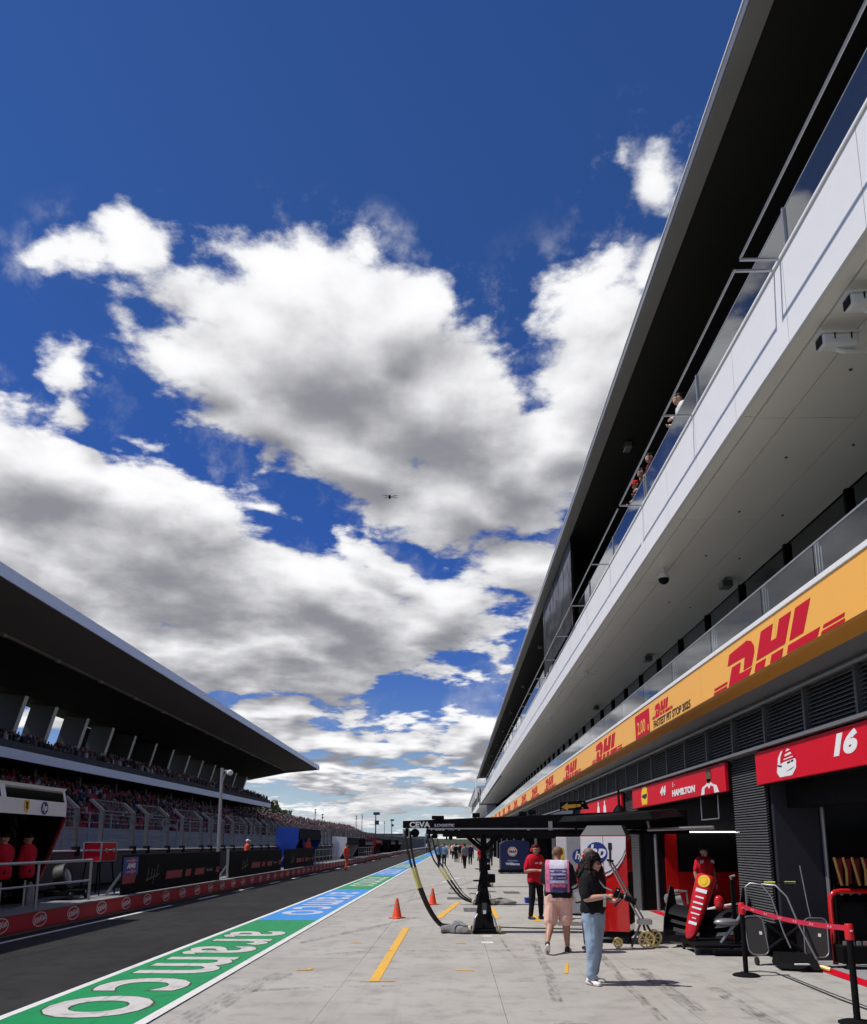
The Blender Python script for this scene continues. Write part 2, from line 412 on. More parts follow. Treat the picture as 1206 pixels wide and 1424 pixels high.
def txt(s, size, M, name, mat, parent, shear=0.0, bold=0.0, ext=0.002, sx=1.0, align='CENTER', space=1.0):
    """lettering as a flat raised mesh; M maps text space (x right, y up, z out) to the world"""
    cu = bpy.data.curves.new('lettering', 'FONT'); cu.body = s; cu.size = size; cu.shear = shear; cu.offset = bold
    cu.extrude = ext; cu.align_x = align; cu.align_y = 'CENTER'; cu.space_character = space; cu.resolution_u = 4
    t = bpy.data.objects.new('lettering', cu); COL.objects.link(t)
    dg = bpy.context.evaluated_depsgraph_get(); dg.update()
    me = bpy.data.meshes.new_from_object(t.evaluated_get(dg))
    bpy.data.objects.remove(t); bpy.data.curves.remove(cu)
    me.name = name
    me.materials.clear(); me.materials.append(mat)
    off = wloc(parent) if parent is not None else Vector((0, 0, 0))
    me.transform(Matrix.Translation(-off) @ M @ Matrix.Diagonal((sx, 1, 1, 1)))
    o = bpy.data.objects.new(name, me); COL.objects.link(o)
    if parent is not None: o.parent = parent
    return o

def frame(o, xd, yd):
    xd = Vector(xd).normalized(); yd = Vector(yd).normalized(); zd = xd.cross(yd)
    m = Matrix((xd, yd, zd)).transposed().to_4x4(); m.translation = Vector(o)
    return m

def flat(polys, M, d=0.003, m=0, mb=None):
    """flat shapes (2D polygons) given a small thickness and mapped by M"""
    mb = mb or MB()
    for pl in polys:
        n = len(pl)
        ar = sum(pl[i][0] * pl[(i + 1) % n][1] - pl[(i + 1) % n][0] * pl[i][1] for i in range(n))
        if ar < 0: pl = pl[::-1]
        vs = [M @ Vector((x, y, 0)) for x, y in pl] + [M @ Vector((x, y, d)) for x, y in pl]
        mb.add(vs, [tuple(range(n, 2 * n)), tuple(reversed(range(n)))] + [(i, (i + 1) % n, (i + 1) % n + n, i + n) for i in range(n)], m)
    return mb

def disc(cx, cy, r, n=24, ry=None):
    ry = ry or r
    return [(cx + r * math.cos(2 * math.pi * i / n), cy + ry * math.sin(2 * math.pi * i / n)) for i in range(n)]
def ring(cx, cy, r, w, n=24, ry=None):
    ry = ry or r
    o, i = disc(cx, cy, r, n, ry), disc(cx, cy, r - w, n, ry - w)
    return [[o[k], o[(k + 1) % n], i[(k + 1) % n], i[k]] for k in range(n)]
# wall frames: text on a wall that faces -X reads towards -Y, on one that faces +X towards +Y, on one that faces -Y towards +X
def on_right(x, y, z): return frame((x, y, z), (0, -1, 0), (0, 0, 1))
def on_left(x, y, z): return frame((x, y, z), (0, 1, 0), (0, 0, 1))
def facing_cam(x, y, z): return frame((x, y, z), (1, 0, 0), (0, 0, 1))

# ------------------------------------------------------------------ the ground
MB().quad((-1500, -200, -0.06), (1500, -200, -0.06), (1500, 3000, -0.06), (-1500, 3000, -0.06)).build('ground', M_GRASS, kind='structure')
MB().quad((-8.95, -12, 0), (-3.195, -12, 0), (-3.195, 420, 0), (-8.95, 420, 0)).build('pit_lane', M_ASPH, kind='structure')
MB().quad((-27.9, -12, -0.01), (-11.1, -12, -0.01), (-11.1, 420, -0.01), (-27.9, 420, -0.01)).build('race_track', M_ASPH, kind='structure')
apron = MB().quad((-3.194, -12, -0.012), (5.4, -12, -0.012), (5.4, 420, -0.012), (-3.194, 420, -0.012)).build('pit_apron', M_JOINT, kind='structure')
xs = [-3.19, -1.50, 0.55, 2.62, 3.40, 5.38]
ys = [-6 + 4.9 * i for i in range(20)]
for i in range(len(xs) - 1):
    for j in range(len(ys) - 1):
        dz = random.uniform(-0.0015, 0.0015)
        MB().box(xs[i] + .003, ys[j] + .003, -0.011, xs[i + 1] - .003, ys[j + 1] - .003, dz).build('concrete_slab', M_CONC, apron)
MB().box(-3.19, ys[-1] + .01, -0.011, 5.38, 419, 0).build('concrete_slab', M_CONC, apron)
z1, z2, z3 = 0.006, 0.010, 0.014
# painted fast lane strip
strip = MB().quad((-4.93, -8, z1), (-3.21, -8, z1), (-3.21, 330, z1), (-4.93, 330, z1)).build('painted_strip', M_LINE, kind='structure')
secs = [(-8, 20.0, M_GREEN), (20.0, 33.0, M_BLUE), (33.0, 46.5, M_GREEN), (46.5, 59, M_BLUE), (59, 74, M_TEAL), (74, 92, M_BLUE), (92, 120, M_TEAL), (120, 160, M_BLUE), (160, 300, M_TEAL)]
for a, c, mm in secs:
    MB().quad((-4.81, a, z2), (-3.34, a, z2), (-3.34, c, z2), (-4.81, c, z2)).build('colour_block', mm, strip)
def lane_text(s, y, L, mat, W=1.16, outline=True):
    """lettering that reads towards the camera with its tops to the right"""
    import_w = 0.0
    M = frame((-4.075, y, z3), (0, -1, 0), (1, 0, 0))
    o = txt(s, 1.0, Matrix.Identity(4), 'lane_lettering', mat, strip, 0.0, 0.014, 0.0, 1.0, space=1.20)
    xs_ = [q.co.x for q in o.data.vertices]; ys_ = [q.co.y for q in o.data.vertices]
    cx_, cy_ = (min(xs_) + max(xs_)) / 2, (min(ys_) + max(ys_)) / 2
    S_ = Matrix.Diagonal((L / (max(xs_) - min(xs_)), W / (max(ys_) - min(ys_)), 1, 1)) @ Matrix.Translation((-cx_, -cy_, 0))
    o.data.transform(M @ S_)
    if outline:
        e = txt(s, 1.0, Matrix.Identity(4), 'lane_lettering', M_EDGE, strip, 0.0, 0.024, 0.0, 1.0, space=1.20)
        M2 = M.copy(); M2.translation.z = z3 - 0.002
        e.data.transform(M2 @ S_)
lane_text('aramco', 13.2, 8.5, M_LETTER)
lane_text('aramco', 26.2, 9.6, M_LETTER2, 1.1, False)
lane_text('aramco', 40.0, 9.2, M_LETTER, 1.1, False)
lane_text('aramco', 53.0, 8.5, M_LETTER2, 1.1, False)
lane_text('aramco', 66.5, 9.5, M_LETTER, 1.1, False)
# lane edge lines by the pit wall
ln = MB().quad((-8.56, -8, z1), (-8.44, -8, z1), (-8.44, 24.6, z1), (-8.56, 24.6, z1))
y = 27.2
while y < 200:
    ln.quad((-8.57, y, z1), (-8.43, y, z1), (-8.43, y + 2.2, z1), (-8.57, y + 2.2, z1)); y += 5.2
ln.build('lane_line', M_LINE, kind='structure')
# pit box markings
mk = MB()
def bar(x0, y0, x1, y1, wd, z=z1, mb=None, m=0):
    d = Vector((x1 - x0, y1 - y0, 0)).normalized(); s_ = Vector((-d.y, d.x, 0)) * wd / 2
    a, c = Vector((x0, y0, z)), Vector((x1, y1, z))
    (mb or mk).quad(a - s_, c - s_, c + s_, a + s_, m)
bar(-1.10, 11.35, -1.07, 18.3, 0.14); bar(-1.30, 11.33, -0.82, 11.38, 0.04, z2)
bar(-0.42, 20.6, 0.12, 26.2, 0.17); bar(1.03, 20.6, 1.05, 24.0, 0.17); bar(2.0, 19.9, 2.0, 22.0, 0.17)
bar(-2.35, 12.30, -2.10, 12.34, 0.05); bar(-2.22, 12.33, -2.14, 12.5, 0.08); bar(0.0, 12.36, 0.28, 12.34, 0.06)
bar(-1.95, 15.6, -1.75, 15.62, 0.05); bar(0.02, 15.6, 0.2, 15.62, 0.05); bar(1.6, 12.1, 1.75, 13.1, 0.05)
mk.build('pit_box_marking', M_YEL, kind='structure')
wm = MB()
bar(0.50, 15.7, 0.72, 15.7, 0.30, mb=wm); bar(0.55, 16.75, 0.75, 16.75, 0.22, mb=wm)
bar(-0.6, 39.0, 0.25, 44.0, 0.16, mb=wm); bar(-3.0, 20, -2.8, 20, .05, mb=wm)
wm.build('white_marking', M_LINE, kind='structure')
pt = MB()
for (x, yy, a, c) in [(-0.25, 30.4, .5, .7), (.55, 30.2, .5, .7), (-0.25, 27.4, .5, 1.1), (.9, 31.5, .7, .7), (1.85, 30.5, .6, 1.4), (2.4, 26.6, .5, 1.6), (.25, 22.6, .5, 1.3), (2.6, 23.0, .45, 1.3), (2.35, 18.9, .7, .9), (3.1, 21.4, .5, 1.6), (-0.2, 33.6, .5, .7), (.5, 33.6, .5, .7)]:
    pt.quad((x, yy, z1), (x + a, yy, z1), (x + a, yy + c, z1), (x, yy + c, z1))
pt.build('rubber_patch', M_RUB, kind='structure')
def tyre_mat():
    m = bpy.data.materials.new('tyre_mark'); m.use_nodes = True
    nt = m.node_tree; b = NB(nt); p = nt.nodes['Principled BSDF']
    g = b.n('ShaderNodeNewGeometry').outputs['Position']
    p.inputs['Base Color'].default_value = (0.035, 0.034, 0.033, 1); p.inputs['Roughness'].default_value = 0.8
    a1 = b.noise(g, 5.0, 6, 0.7).outputs['Fac']; a2 = b.noise(b.v('MULTIPLY', g, (26.0, 2.0, 1)), 1.0, 3, 0.6).outputs['Fac']
    b.put(p.inputs['Alpha'], b.m('MULTIPLY', b.ss(a1, 0.38, 0.62), b.m('MULTIPLY', b.ss(a2, 0.35, 0.6), 0.42)))
    return m
M_TYRE = tyre_mat()
ty = MB()
def skid(pts, wd):
    for (x0, y0), (x1, y1) in zip(pts, pts[1:]): bar(x0, y0, x1, y1, wd, 0.0125, ty)
for k in range(4):
    skid([(-3.05 + k * 0.11, 7.6), (-3.02 + k * .105, 8.6), (-2.86 + k * .09, 10.4), (-2.55 + k * 0.07, 12.0)], 0.055)
skid([(-2.9, 15.5), (-2.1, 17.6), (-1.5, 19.3), (-0.9, 21.0)], 0.16); skid([(-2.2, 14.0), (-1.5, 14.4), (-0.2, 14.5), (1.2, 14.6)], 0.10)
skid([(2.72, 9.5), (2.74, 12.6)], .22); skid([(3.3, 8.2), (3.32, 11.0)], .2); skid([(1.2, 10.0), (1.35, 12.0), (1.5, 16.0)], 0.14); skid([(2.2, 9.0), (2.25, 11.0), (2.5, 15.0)], 0.12)
skid([(-2.0, 24.0), (-1.2, 28.0), (0.4, 34.0)], 0.22); skid([(-2.6, 28), (-1.6, 33), (0.4, 40)], 0.22); skid([(0.2, 36), (1.5, 44), (2.2, 52)], 0.25)
skid([(-2.6, 10.6), (-1.8, 10.9), (-0.7, 11.0)], 0.07); skid([(0.2, 8.6), (1.2, 8.8), (2.4, 8.6)], 0.09); skid([(0.9, 16.2), (0.95, 14.2), (1.0, 13.6)], 0.05)
ty.build('tyre_mark', M_TYRE, kind='structure')

# ------------------------------------------------------------------ pit building on the right
Y0, Y1 = -6.0, 138.0
bld = thing('pit_building', 'long white and black pit building with garages below and two balconies', 'building', (7.5, 60, 0))
def bp(name, mb, mats, **k): return mb.build(name, mats, bld, **k)
# ground floor band between the signs and the overhang
bp('garage_header', MB().box(5.42, Y0, 3.40, 6.2, Y1, 4.25), M_BLACK)
bp('floor_slab', MB().box(5.0, Y0, 4.262, 20, Y1, 4.40), M_DGREY)
bp('gutter', MB().prism([(4.78, 4.27), (5.40, 4.16), (5.40, 4.235), (4.80, 4.335)], Y0, Y1), M_GREYM)
bp('pipe', MB().tube([(5.12, Y0, 4.13), (5.12, Y1, 4.13)], 0.03, 8), M_GREYM)
bp('sign_rail', MB().box(5.02, Y0, 3.375, 5.40, Y1, 3.425), M_GREYM)
bp('upper_floor', MB().box(7.1, Y0, 4.41, 7.3, Y1, 5.2), M_DGREY)
# first floor glazing
gy = Y0
for k in range(36):
    a = 1.35 + k * 2.72 - 4
    if a + 2.7 < Y0: continue
    bp('window', MB().box(7.12, a + .05, 5.2, 7.16, a + 2.67, 8.16), M_GLASS2)
    bp('mullion', MB().box(7.04, a - .05, 5.2, 7.20, a + .045, 8.16), M_BLACK)
far = MB()
for k in range(36, 52):
    a = 1.35 + k * 2.72 - 4; far.box(7.04, a - .05, 5.2, 7.20, a + .045, 8.16)
bp('mullion_row', far, M_BLACK, kind='stuff')
bp('window', MB().box(7.12, 36 * 2.72 - 2.6, 5.2, 7.16, Y1, 8.16), M_GLASS2)
bp('interior_wall', MB().box(8.8, Y0, 4.41, 9.0, Y1, 8.2), M_BLACK)
bp('floor_slab', MB().box(7.0, Y0, 8.45, 20, Y1, 9.0), M_DGREY)
# soffit of the second floor balcony
SOFB = [4.33, 4.55, 5.02, 6.05, 7.10]
ys_ = [Y0 + 1.75 + 3.85 * i for i in range(-1, 36)]
for j in range(len(SOFB) - 1):
    for i in range(len(ys_) - 1):
        if ys_[i + 1] < 2: continue
        a, c = ys_[i], ys_[i + 1]
        if a > 75 and j in (0, 2): continue
        x1 = SOFB[j + 1] - .008 if not (a > 75 and j == 1) else SOFB[4] - .008
        if a > 75 and j == 3: continue
        x0 = SOFB[j] + .008
        bp('soffit_panel', MB().box(x0, a + .008, 8.10 + (0.03 if j == 0 else 0) + random.uniform(0, .003), x1, c - .008, 8.16), M_OFFWHITE)
bp('soffit_backing', MB().box(4.32, Y0, 8.165, 7.3, Y1, 8.40), M_DGREY)
# second floor parapet: white panels
for i in range(len(ys_) - 1):
    for h in (0, 1):
        a = ys_[i] + h * 1.925
        if a < 1: continue
        if a > 80 and h: continue
        c = a + (1.925 if a <= 80 else 3.85)
        bp('parapet_panel', MB().box(4.26, a + .005, 8.06, 4.32 + random.uniform(-.002, .002), c - .005, 9.26), M_WHITE)
bp('parapet_core', MB().box(4.33, Y0, 8.41, 4.44, Y1, 9.24), M_DGREY)
bp('parapet_cap', MB().box(4.235, Y0, 9.265, 4.50, Y1, 9.315), M_WHITE, bev=.008)
bp('back_wall', MB().box(7.6, Y0, 9.0, 7.8, Y1, 12.9), M_BLACK)
bp('balcony_floor', MB().box(4.45, Y0, 9.0, 7.6, Y1, 9.05), M_DGREY)
# roof
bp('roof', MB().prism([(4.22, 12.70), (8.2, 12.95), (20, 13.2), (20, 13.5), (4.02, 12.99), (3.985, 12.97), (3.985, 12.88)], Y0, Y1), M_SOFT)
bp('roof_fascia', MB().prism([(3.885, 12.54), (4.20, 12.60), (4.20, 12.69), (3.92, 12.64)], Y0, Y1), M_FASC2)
bp('roof_edge', MB().box(3.90, Y0, 12.68, 3.98, Y1, 12.84), M_GREYM)
bp('roof_flashing', MB().box(3.885, Y0, 12.842, 4.0, Y1, 12.868), M_WHITE)
for k in range(9):
    yy = 20.5 + 11.5 * k
    bp('soffit_lamp', MB().box(4.75, yy, 12.55, 4.95, yy + .35, 12.72), M_GREYM, bev=.02)
# end wall and the lower wing beyond
bp('end_wall', MB().box(5.5, Y1, 0, 20, Y1 + .3, 13.2), M_WHITE)
bp('back_mass', MB().box(13.6, Y0, 0, 20, Y1 - .01, 12.8), M_BLACK)
wing = thing('pit_building_wing', 'lower white roofed wing at the far end of the pit building', 'building', (8, 160, 0))
MB().prism([(3.9, 11.2), (9, 11.6), (9, 11.9), (3.7, 11.55)], Y1 + 2, 215).build('roof', M_WHITE, wing)
MB().box(4.3, Y1 + 2, 7.9, 8.9, 215, 8.9).build('balcony', M_WHITE, wing)
MB().box(6.9, Y1 + 2, 4.5, 8.95, 215, 11.2).build('glazing', M_GLASS2, wing)
MB().box(5.2, Y1 + 2, 0, 8.9, 215, 4.4).build('ground_floor', M_DGREY, wing)
for k in range(7):
    MB().box(4.5, Y1 + 4 + k * 11, 8.9, 4.7, Y1 + 4.2 + k * 11, 11.3).build('column', M_DGREY, wing)
endf = thing('hanging_banner', 'white banner hung at the far end of the top balcony', 'banner', (3.7, 133, 9))
flat([[(0, 0), (5.5, 0), (5.5, 3.6), (4.6, 3.2), (3.2, 3.3), (1.2, 2.6), (.4, 1.6)]], on_right(3.66, 136, 9.0), 0.05).build('banner_cloth', M_WHITE, endf)
flat(ring(2.2, 1.5, .55, .2) + [[(3.2, .9), (3.5, .9), (3.5, 2.1), (3.2, 2.1)]], on_right(3.655, 136, 9.0), 0.01).build('banner_print', M_DGREY, endf)

# upper glass balustrade and rail
ub = thing('upper_balustrade', 'upper glass balustrade standing on the white parapet', 'balustrade', (4.4, 40, 9.3))
for i in range(len(ys_) - 1):
    a = ys_[i] + 3.85 / 2 + .1
    if a < 2: continue
    if a > 110: break
    MB().box(4.385, a + .012, 9.33, 4.40, a + 3.838, 10.06).build('glass_pane', M_GLASS, ub)
    for q in (0.0, 0.16) if (i % 3 == 0) else (0.0,):
        MB().box(4.36, a - .02 + q, 9.318, 4.43, a + .02 + q, 10.09).build('post', M_STEEL, ub)
MB().box(4.382, 2, 10.062, 4.403, 112, 10.082).build('top_trim', M_STEEL, ub)
hr = thing('handrail', 'thin steel rail on brackets outside the white parapet', 'rail', (3.75, 40, 9.3))
brk = [1.55 + 3.86 * i for i in range(0, 26)]
for i, yy in enumerate(brk):
    if yy > 100: break
    MB().box(3.745, yy - .018, 9.275, 4.235, yy + .018, 9.30).build('bracket', M_STEEL, hr)
    MB().tube([(3.75, yy + (.22 if i % 2 == 0 else .03), 9.31), (3.75, yy + 3.86 + (0.0 if i % 2 else .0), 9.31)], 0.018, 8).build('rail', M_STEEL, hr)
    if i == 2: MB().box(3.745, yy + .19, 9.275, 4.235, yy + .225, 9.30).build('bracket', M_STEEL, hr)

# picture banner on the upper balcony
def photo_mat():
    m = bpy.data.materials.new('banner_photo_print'); m.use_nodes = True
    nt = m.node_tree; b = NB(nt); p = nt.nodes['Principled BSDF']
    g = b.n('ShaderNodeNewGeometry').outputs['Position']
    x, y, z = b.xyz(g)
    n1 = b.noise(b.v('MULTIPLY', g, (1, .8, 1.6)), 0.9, 5, 0.6, dist=1.2).outputs['Fac']
    n2 = b.noise(b.v('MULTIPLY', g, (1, 2.5, .9)), 1.3, 5, 0.7).outputs['Fac']
    skyf = b.ss(b.m('ADD', z, b.m('MULTIPLY', b.m('SUBTRACT', y, 31.0), -0.12)), 10.9, 11.4)
    c = b.mix(b.ss(n1, 0.4, 0.65), (0.012, 0.012, 0.014, 1), (0.05, 0.05, 0.055, 1))
    c = b.mix(b.m('MULTIPLY', b.ss(n2, 0.58, 0.7), b.ss(z, 11.6, 10.8)), c, (0.20, 0.15, 0.13, 1))
    c = b.mix(b.m('MULTIPLY', b.ss(n1, 0.62, 0.7), b.ss(z, 10.6, 10.2)), c, (0.12, 0.02, 0.02, 1))
    c = b.mix(b.m('MULTIPLY', skyf, b.ss(n2, 0.62, 0.45)), c, (0.16, 0.17, 0.19, 1))
    b.put(p.inputs['Base Color'], c); p.inputs['Roughness'].default_value = 0.6; p.inputs['Specular IOR Level'].default_value = 0.12
    return m
pb = thing('photo_banner', 'large dark photo print hung between the roof and top balcony', 'banner', (4.2, 31.5, 9.4))
MB().box(4.17, 27.1, 9.35, 4.20, 36.0, 12.50).build('print', photo_mat(), pb)
fr_ = MB()
for yy in (27.05, 36.02): fr_.box(4.16, yy, 9.33, 4.24, yy + .05, 12.55)
fr_.build('frame', M_BLACK, pb)

# yellow advertising band with its glossy underside
adb = thing('advertising_band', 'long yellow orange board with red letters along the lower balcony', 'advertising board', (4.5, 40, 4.3))
for i in range(40):
    a = 0.6 + 3.45 * i
    MB().box(4.50, a + .003, 4.345, 4.56, a + 3.447, 5.01).build('panel', M_ORANGE, adb)
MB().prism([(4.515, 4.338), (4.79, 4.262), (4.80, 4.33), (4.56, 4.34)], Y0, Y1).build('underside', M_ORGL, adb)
MB().box(4.48, Y0, 5.012, 4.64, Y1, 5.085).build('cap', M_WHITE, adb, bev=.006)
MB().box(4.57, Y0, 4.42, 4.80, Y1, 5.0).build('backing', M_DGREY, adb)
DHL = [[(-1.6, .26), (-1.48, .39), (-.68, .42), (-.51, .38), (-.42, .31), (-.42, .24), (-.56, .10), (-.9, .10), (-.81, .25)],
       [(-1.62, .0), (-1.4, .215), (-1.01, .215), (-1.11, .085), (-.56, .08), (-.7, .0)],
       [(-.36, .12), (-.11, .41), (.33, .41), (.2, .235), (.42, .235), (.56, .41), (.95, .41), (.68, .12)],
       [(-.47, .0), (-.39, .085), (-.01, .085), (-.09, .0)], [(.13, .0), (.21, .085), (.61, .085), (.54, .0)],
       [(.83, .12), (1.09, .41), (1.54, .41), (1.26, .12)], [(.72, .0), (.78, .08), (1.73, .08), (1.63, .0)],
       [(1.8, .05), (1.83, .078), (2.36, .078), (2.34, .05)], [(1.73, .0), (1.78, .028), (2.35, .028), (2.34, .0)],
       [(-2.34, .05), (-2.31, .078), (-1.67, .078), (-1.68, .05)], [(-2.38, .0), (-2.35, .028), (-1.70, .028), (-1.71, .0)]]
for yy in [11.35, 23.8, 30.9, 38.0, 45.1, 52.2, 59.3, 66.4, 73.5, 80.6, 87.7, 94.8, 101.9]:
    M = on_right(4.498, yy, 4.352) @ Matrix.Diagonal((1, 1.30, 1, 1))
    flat(DHL, M, 0.004).build('lettering', M_CRIM, adb)
flat([[(-.72, .0), (.72, .0), (.72, .56), (-.72, .56)]], on_right(4.498, 19.05, 4.352), 0.004).build('score_panel', M_CRIM, adb)
txt('2.00', 0.42, on_right(4.491, 19.13, 4.56), 'lettering', M_ORANGE, adb, 0, .004, .001, 1.15)
txt('s', 0.26, on_right(4.491, 18.45, 4.50), 'lettering', M_ORANGE, adb, 0, .004, .001, 1.15)
flat(DHL, on_right(4.498, 17.2, 4.58) @ Matrix.Diagonal((.36, .70, 1, 1)), 0.004).build('lettering', M_CRIM, adb)
txt('FASTEST PIT STOP 2025', 0.21, on_right(4.496, 16.55, 4.45), 'lettering', M_BPRINT, adb, .1, .006, .001, 1.32)
# lower glass balustrade
lb = thing('lower_balustrade', 'lower glass balustrade above the yellow orange board', 'balustrade', (4.6, 40, 5.1))
gs = [4.4, 7.1, 9.83, 11.6, 14.0, 16.6]
while gs[-1] < 100: gs.append(gs[-1] + 2.55)
for a, c in zip(gs, gs[1:]):
    MB().box(4.595, a + .012, 5.09, 4.612, c - .012, 5.58).build('glass_pane', M_GLASS, lb)
MB().box(4.59, 100, 5.09, 4.612, 134, 5.58).build('glass_pane', M_GLASS, lb)
MB().box(4.588, 4, 5.583, 4.618, 134, 5.61).build('top_trim', M_STEEL, lb)

# pillars with louvre slats and garage signs
PITCH = 9.5
slat_me = None
def slats(parent, x, ya, yb, za, zb, pitch, each, name='slat'):
    """horizontal louvre slats on a wall that faces -X"""
    z = za
    mb = MB(); cnt = 0; first = None
    while z < zb:
        if each:
            if first is None:
                first = MB().prism([(0, 0), (0.0, .012), (.045, pitch * .92), (.05, pitch * .75)], ya, yb)
                o = first.build(name, M_LOUV, parent, local=True)
                o.location = Vector((x, 0, z)) - wloc(parent); first = o
            else:
                c = first.copy(); COL.objects.link(c); c.location = Vector((x, 0, z)) - wloc(parent)
        else:
            mb.prism([(x, z), (x, z + .012), (x + .045, z + pitch * .92), (x + .05, z + pitch * .75)], ya, yb)
        z += pitch
    if not each: mb.build(name + '_bank', M_LOUV, parent, kind='stuff')
ORD = ['nearest', 'second', 'third', 'fourth', 'fifth', 'sixth', 'seventh', 'eighth', 'ninth', 'tenth', 'eleventh', 'twelfth']
for k in range(12):
    ya = 13.62 + PITCH * k
    p = thing('garage_pillar', f'{ORD[k]} grey louvred garage pillar counted from the camera', 'pillar', (5.35, ya + .75, 0), 0, 'louvred pillars between the garages')
    MB().box(5.27, ya + .02, 0, 5.9, ya + 1.53, 3.37).build('core', M_BLACK, p)
    slats(p, 5.2, ya, ya + 1.55, 0.02, 3.36, 0.045, k == 0)
# louvre band above the signs, one thing per garage bay
for k in range(-1, 10):
    ya = 13.62 + PITCH * k
    lv = thing('louvre_band', f'dark louvred vent band above the {ORD[k + 1]} garage opening from the camera', 'vent', (5.3, ya, 3.8), 0, 'vent bands over the garages')
    for j in range(6):
        y0 = ya + j * PITCH / 6; y1 = y0 + PITCH / 6 - .06
        if y1 < 5: continue
        slats(lv, 5.30, y0, y1, 3.44, 4.12, 0.060, k <= 0)
        MB().box(5.25, y1, 3.43, 5.36, y1 + .06, 4.15).build('frame_post', M_LOUV, lv)
def sign(k, label):
    ya = 15.17 + PITCH * k; yb = ya + 7.95
    s = thing('garage_sign', label, 'sign', (5.1, (ya + yb) / 2, 3.1), 0, 'red signs over the garages')
    MB().box(5.08, ya, 2.80, 5.14, yb, 3.34).build('board', M_RED, s, bev=.006)
    MB().box(5.141, ya, 2.78, 5.20, yb, 3.36).build('backing', M_BLACK, s)
    return s, ya, yb
s16, ya, yb = sign(-1, 'red garage sign with a white helmet picture and number 16')
def helmet(s, y, z, k=1.0, c1=M_WPRINT, c2=M_BPRINT):
    M = on_right(5.078, y, z) @ Matrix.Diagonal((k * 1.75, k, 1, 1))
    flat([[(-.16, -.2), (.10, -.2), (.19, -.1), (.20, .0), (.18, .04), (-.06, .02), (-.2, -.02), (-.22, -.12)]], M, .003).build('helmet_shell', c1, s)
    flat([[(-.2, -.015), (-.06, .025), (.18, .045), (.19, .1), (.14, .18), (.02, .23), (-.1, .2), (-.18, .1)]], M, .003).build('helmet_top', M_CRIM, s)
    flat([[(-.19, -.01), (-.17, .1), (-.1, .19), (-.06, .2), (-.12, .1), (-.13, .0)], [(-.02, .1), (.12, .12), (.1, .15), (-.02, .13)], [(.0, .17), (.1, .185), (.04, .21)], [(-.05, .05), (.15, .07), (.14, .085), (-.05, .065)]], frame(M.translation + Vector((-.003, 0, 0)), (0, -1, 0), (0, 0, 1)) @ Matrix.Diagonal((k * 1.75, k, 1, 1)), .002).build('helmet_trim', c1, s)
    flat([[(-.19, -.03), (-.1, -.05), (-.1, -.025), (-.19, -.005)], [(.02, -.02), (.08, -.01), (.09, .02), (.02, .01)], [(.1, -.005), (.15, 0), (.15, .03), (.1, .02)], [(-.02, -.13), (.1, -.11), (.16, -.08), (.05, -.11)]], frame(M.translation + Vector((-.0035, 0, 0)), (0, -1, 0), (0, 0, 1)) @ Matrix.Diagonal((k * 1.75, k, 1, 1)), .002).build('helmet_mark', c2, s)
helmet(s16, 12.35, 3.05)
txt('16', 0.36, on_right(5.077, 10.55, 3.11), 'lettering', M_WPRINT, s16, .25, .022, .002, 1.9)
txt('C', 0.40, on_right(5.077, 9.70, 3.2), 'lettering', M_WPRINT, s16, .2, -.008, .002, 1.2)
txt('LECLERC', 0.22, on_right(5.077, 8.8, 2.98), 'lettering', M_WPRINT, s16, .0, .012, .002, 1.9)
s44, ya, yb = sign(0, 'red garage sign with the name HAMILTON and a portrait')
M = on_right(5.078, 21.65, 3.07)
flat([[(-.3, -.22), (.28, -.22), (.36, .0), (.3, .2), (.1, .25), (-.15, .25), (-.32, .1), (-.36, -.05)]], M, .003).build('helmet_shell', M_YELP, s44)
flat([[(-.3, .0), (.1, -.06), (.3, .0), (.28, .08), (-.2, .06)]], on_right(5.075, 21.65, 3.05), .002).build('helmet_visor', M_BPRINT, s44)
txt('44', 0.27, on_right(5.077, 19.75, 3.08), 'lettering', M_WPRINT, s44, .25, .016, .002, 1.75)
txt('HAMILTON', 0.185, on_right(5.077, 18.0, 2.97), 'lettering', M_WPRINT, s44, .05, .010, .002, 1.9)
txt('L~', 0.16, on_right(5.077, 18.75, 3.17), 'lettering', M_WPRINT, s44, .3, -.002, .002, 1.4)
M = on_right(5.078, 16.15, 2.80)
flat([[(-.55, .01), (-.45, .16), (-.2, .2), (-.1, .24), (.1, .24), (.22, .19), (.45, .15), (.58, .01)]], M, .003).build('portrait_suit', M_WPRINT, s44)
flat([[(-.32, .01), (-.28, .13), (-.1, .17), (.0, .1), (.12, .17), (.28, .13), (.3, .01)]], on_right(5.075, 16.15, 2.80), .002).build('portrait_chest', M_CRIM, s44)
flat([disc(0, .36, .16, 16, .13), [(-.1, .22), (.1, .22), (.12, .3), (-.12, .3)]], on_right(5.074, 16.15, 2.80), .002).build('portrait_face', pm('portrait_skin', (.16, .075, .045), .6), s44)
flat([[(-.17, .40), (-.13, .49), (.0, .52), (.13, .49), (.17, .40), (.1, .44), (-.1, .44)]], on_right(5.073, 16.15, 2.80), .002).build('portrait_hair', M_BPRINT, s44)
s3, ya, yb = sign(1, 'red garage sign with two small white figures further along')
for yy in (28.6, 27.4):
    flat([[(-.25, -.22), (.25, -.22), (.2, .02), (.08, .06), (.08, .2), (-.08, .2), (-.08, .06), (-.2, .02)]], on_right(5.078, yy, 3.05), .003).build('printed_figure', M_WPRINT, s3)
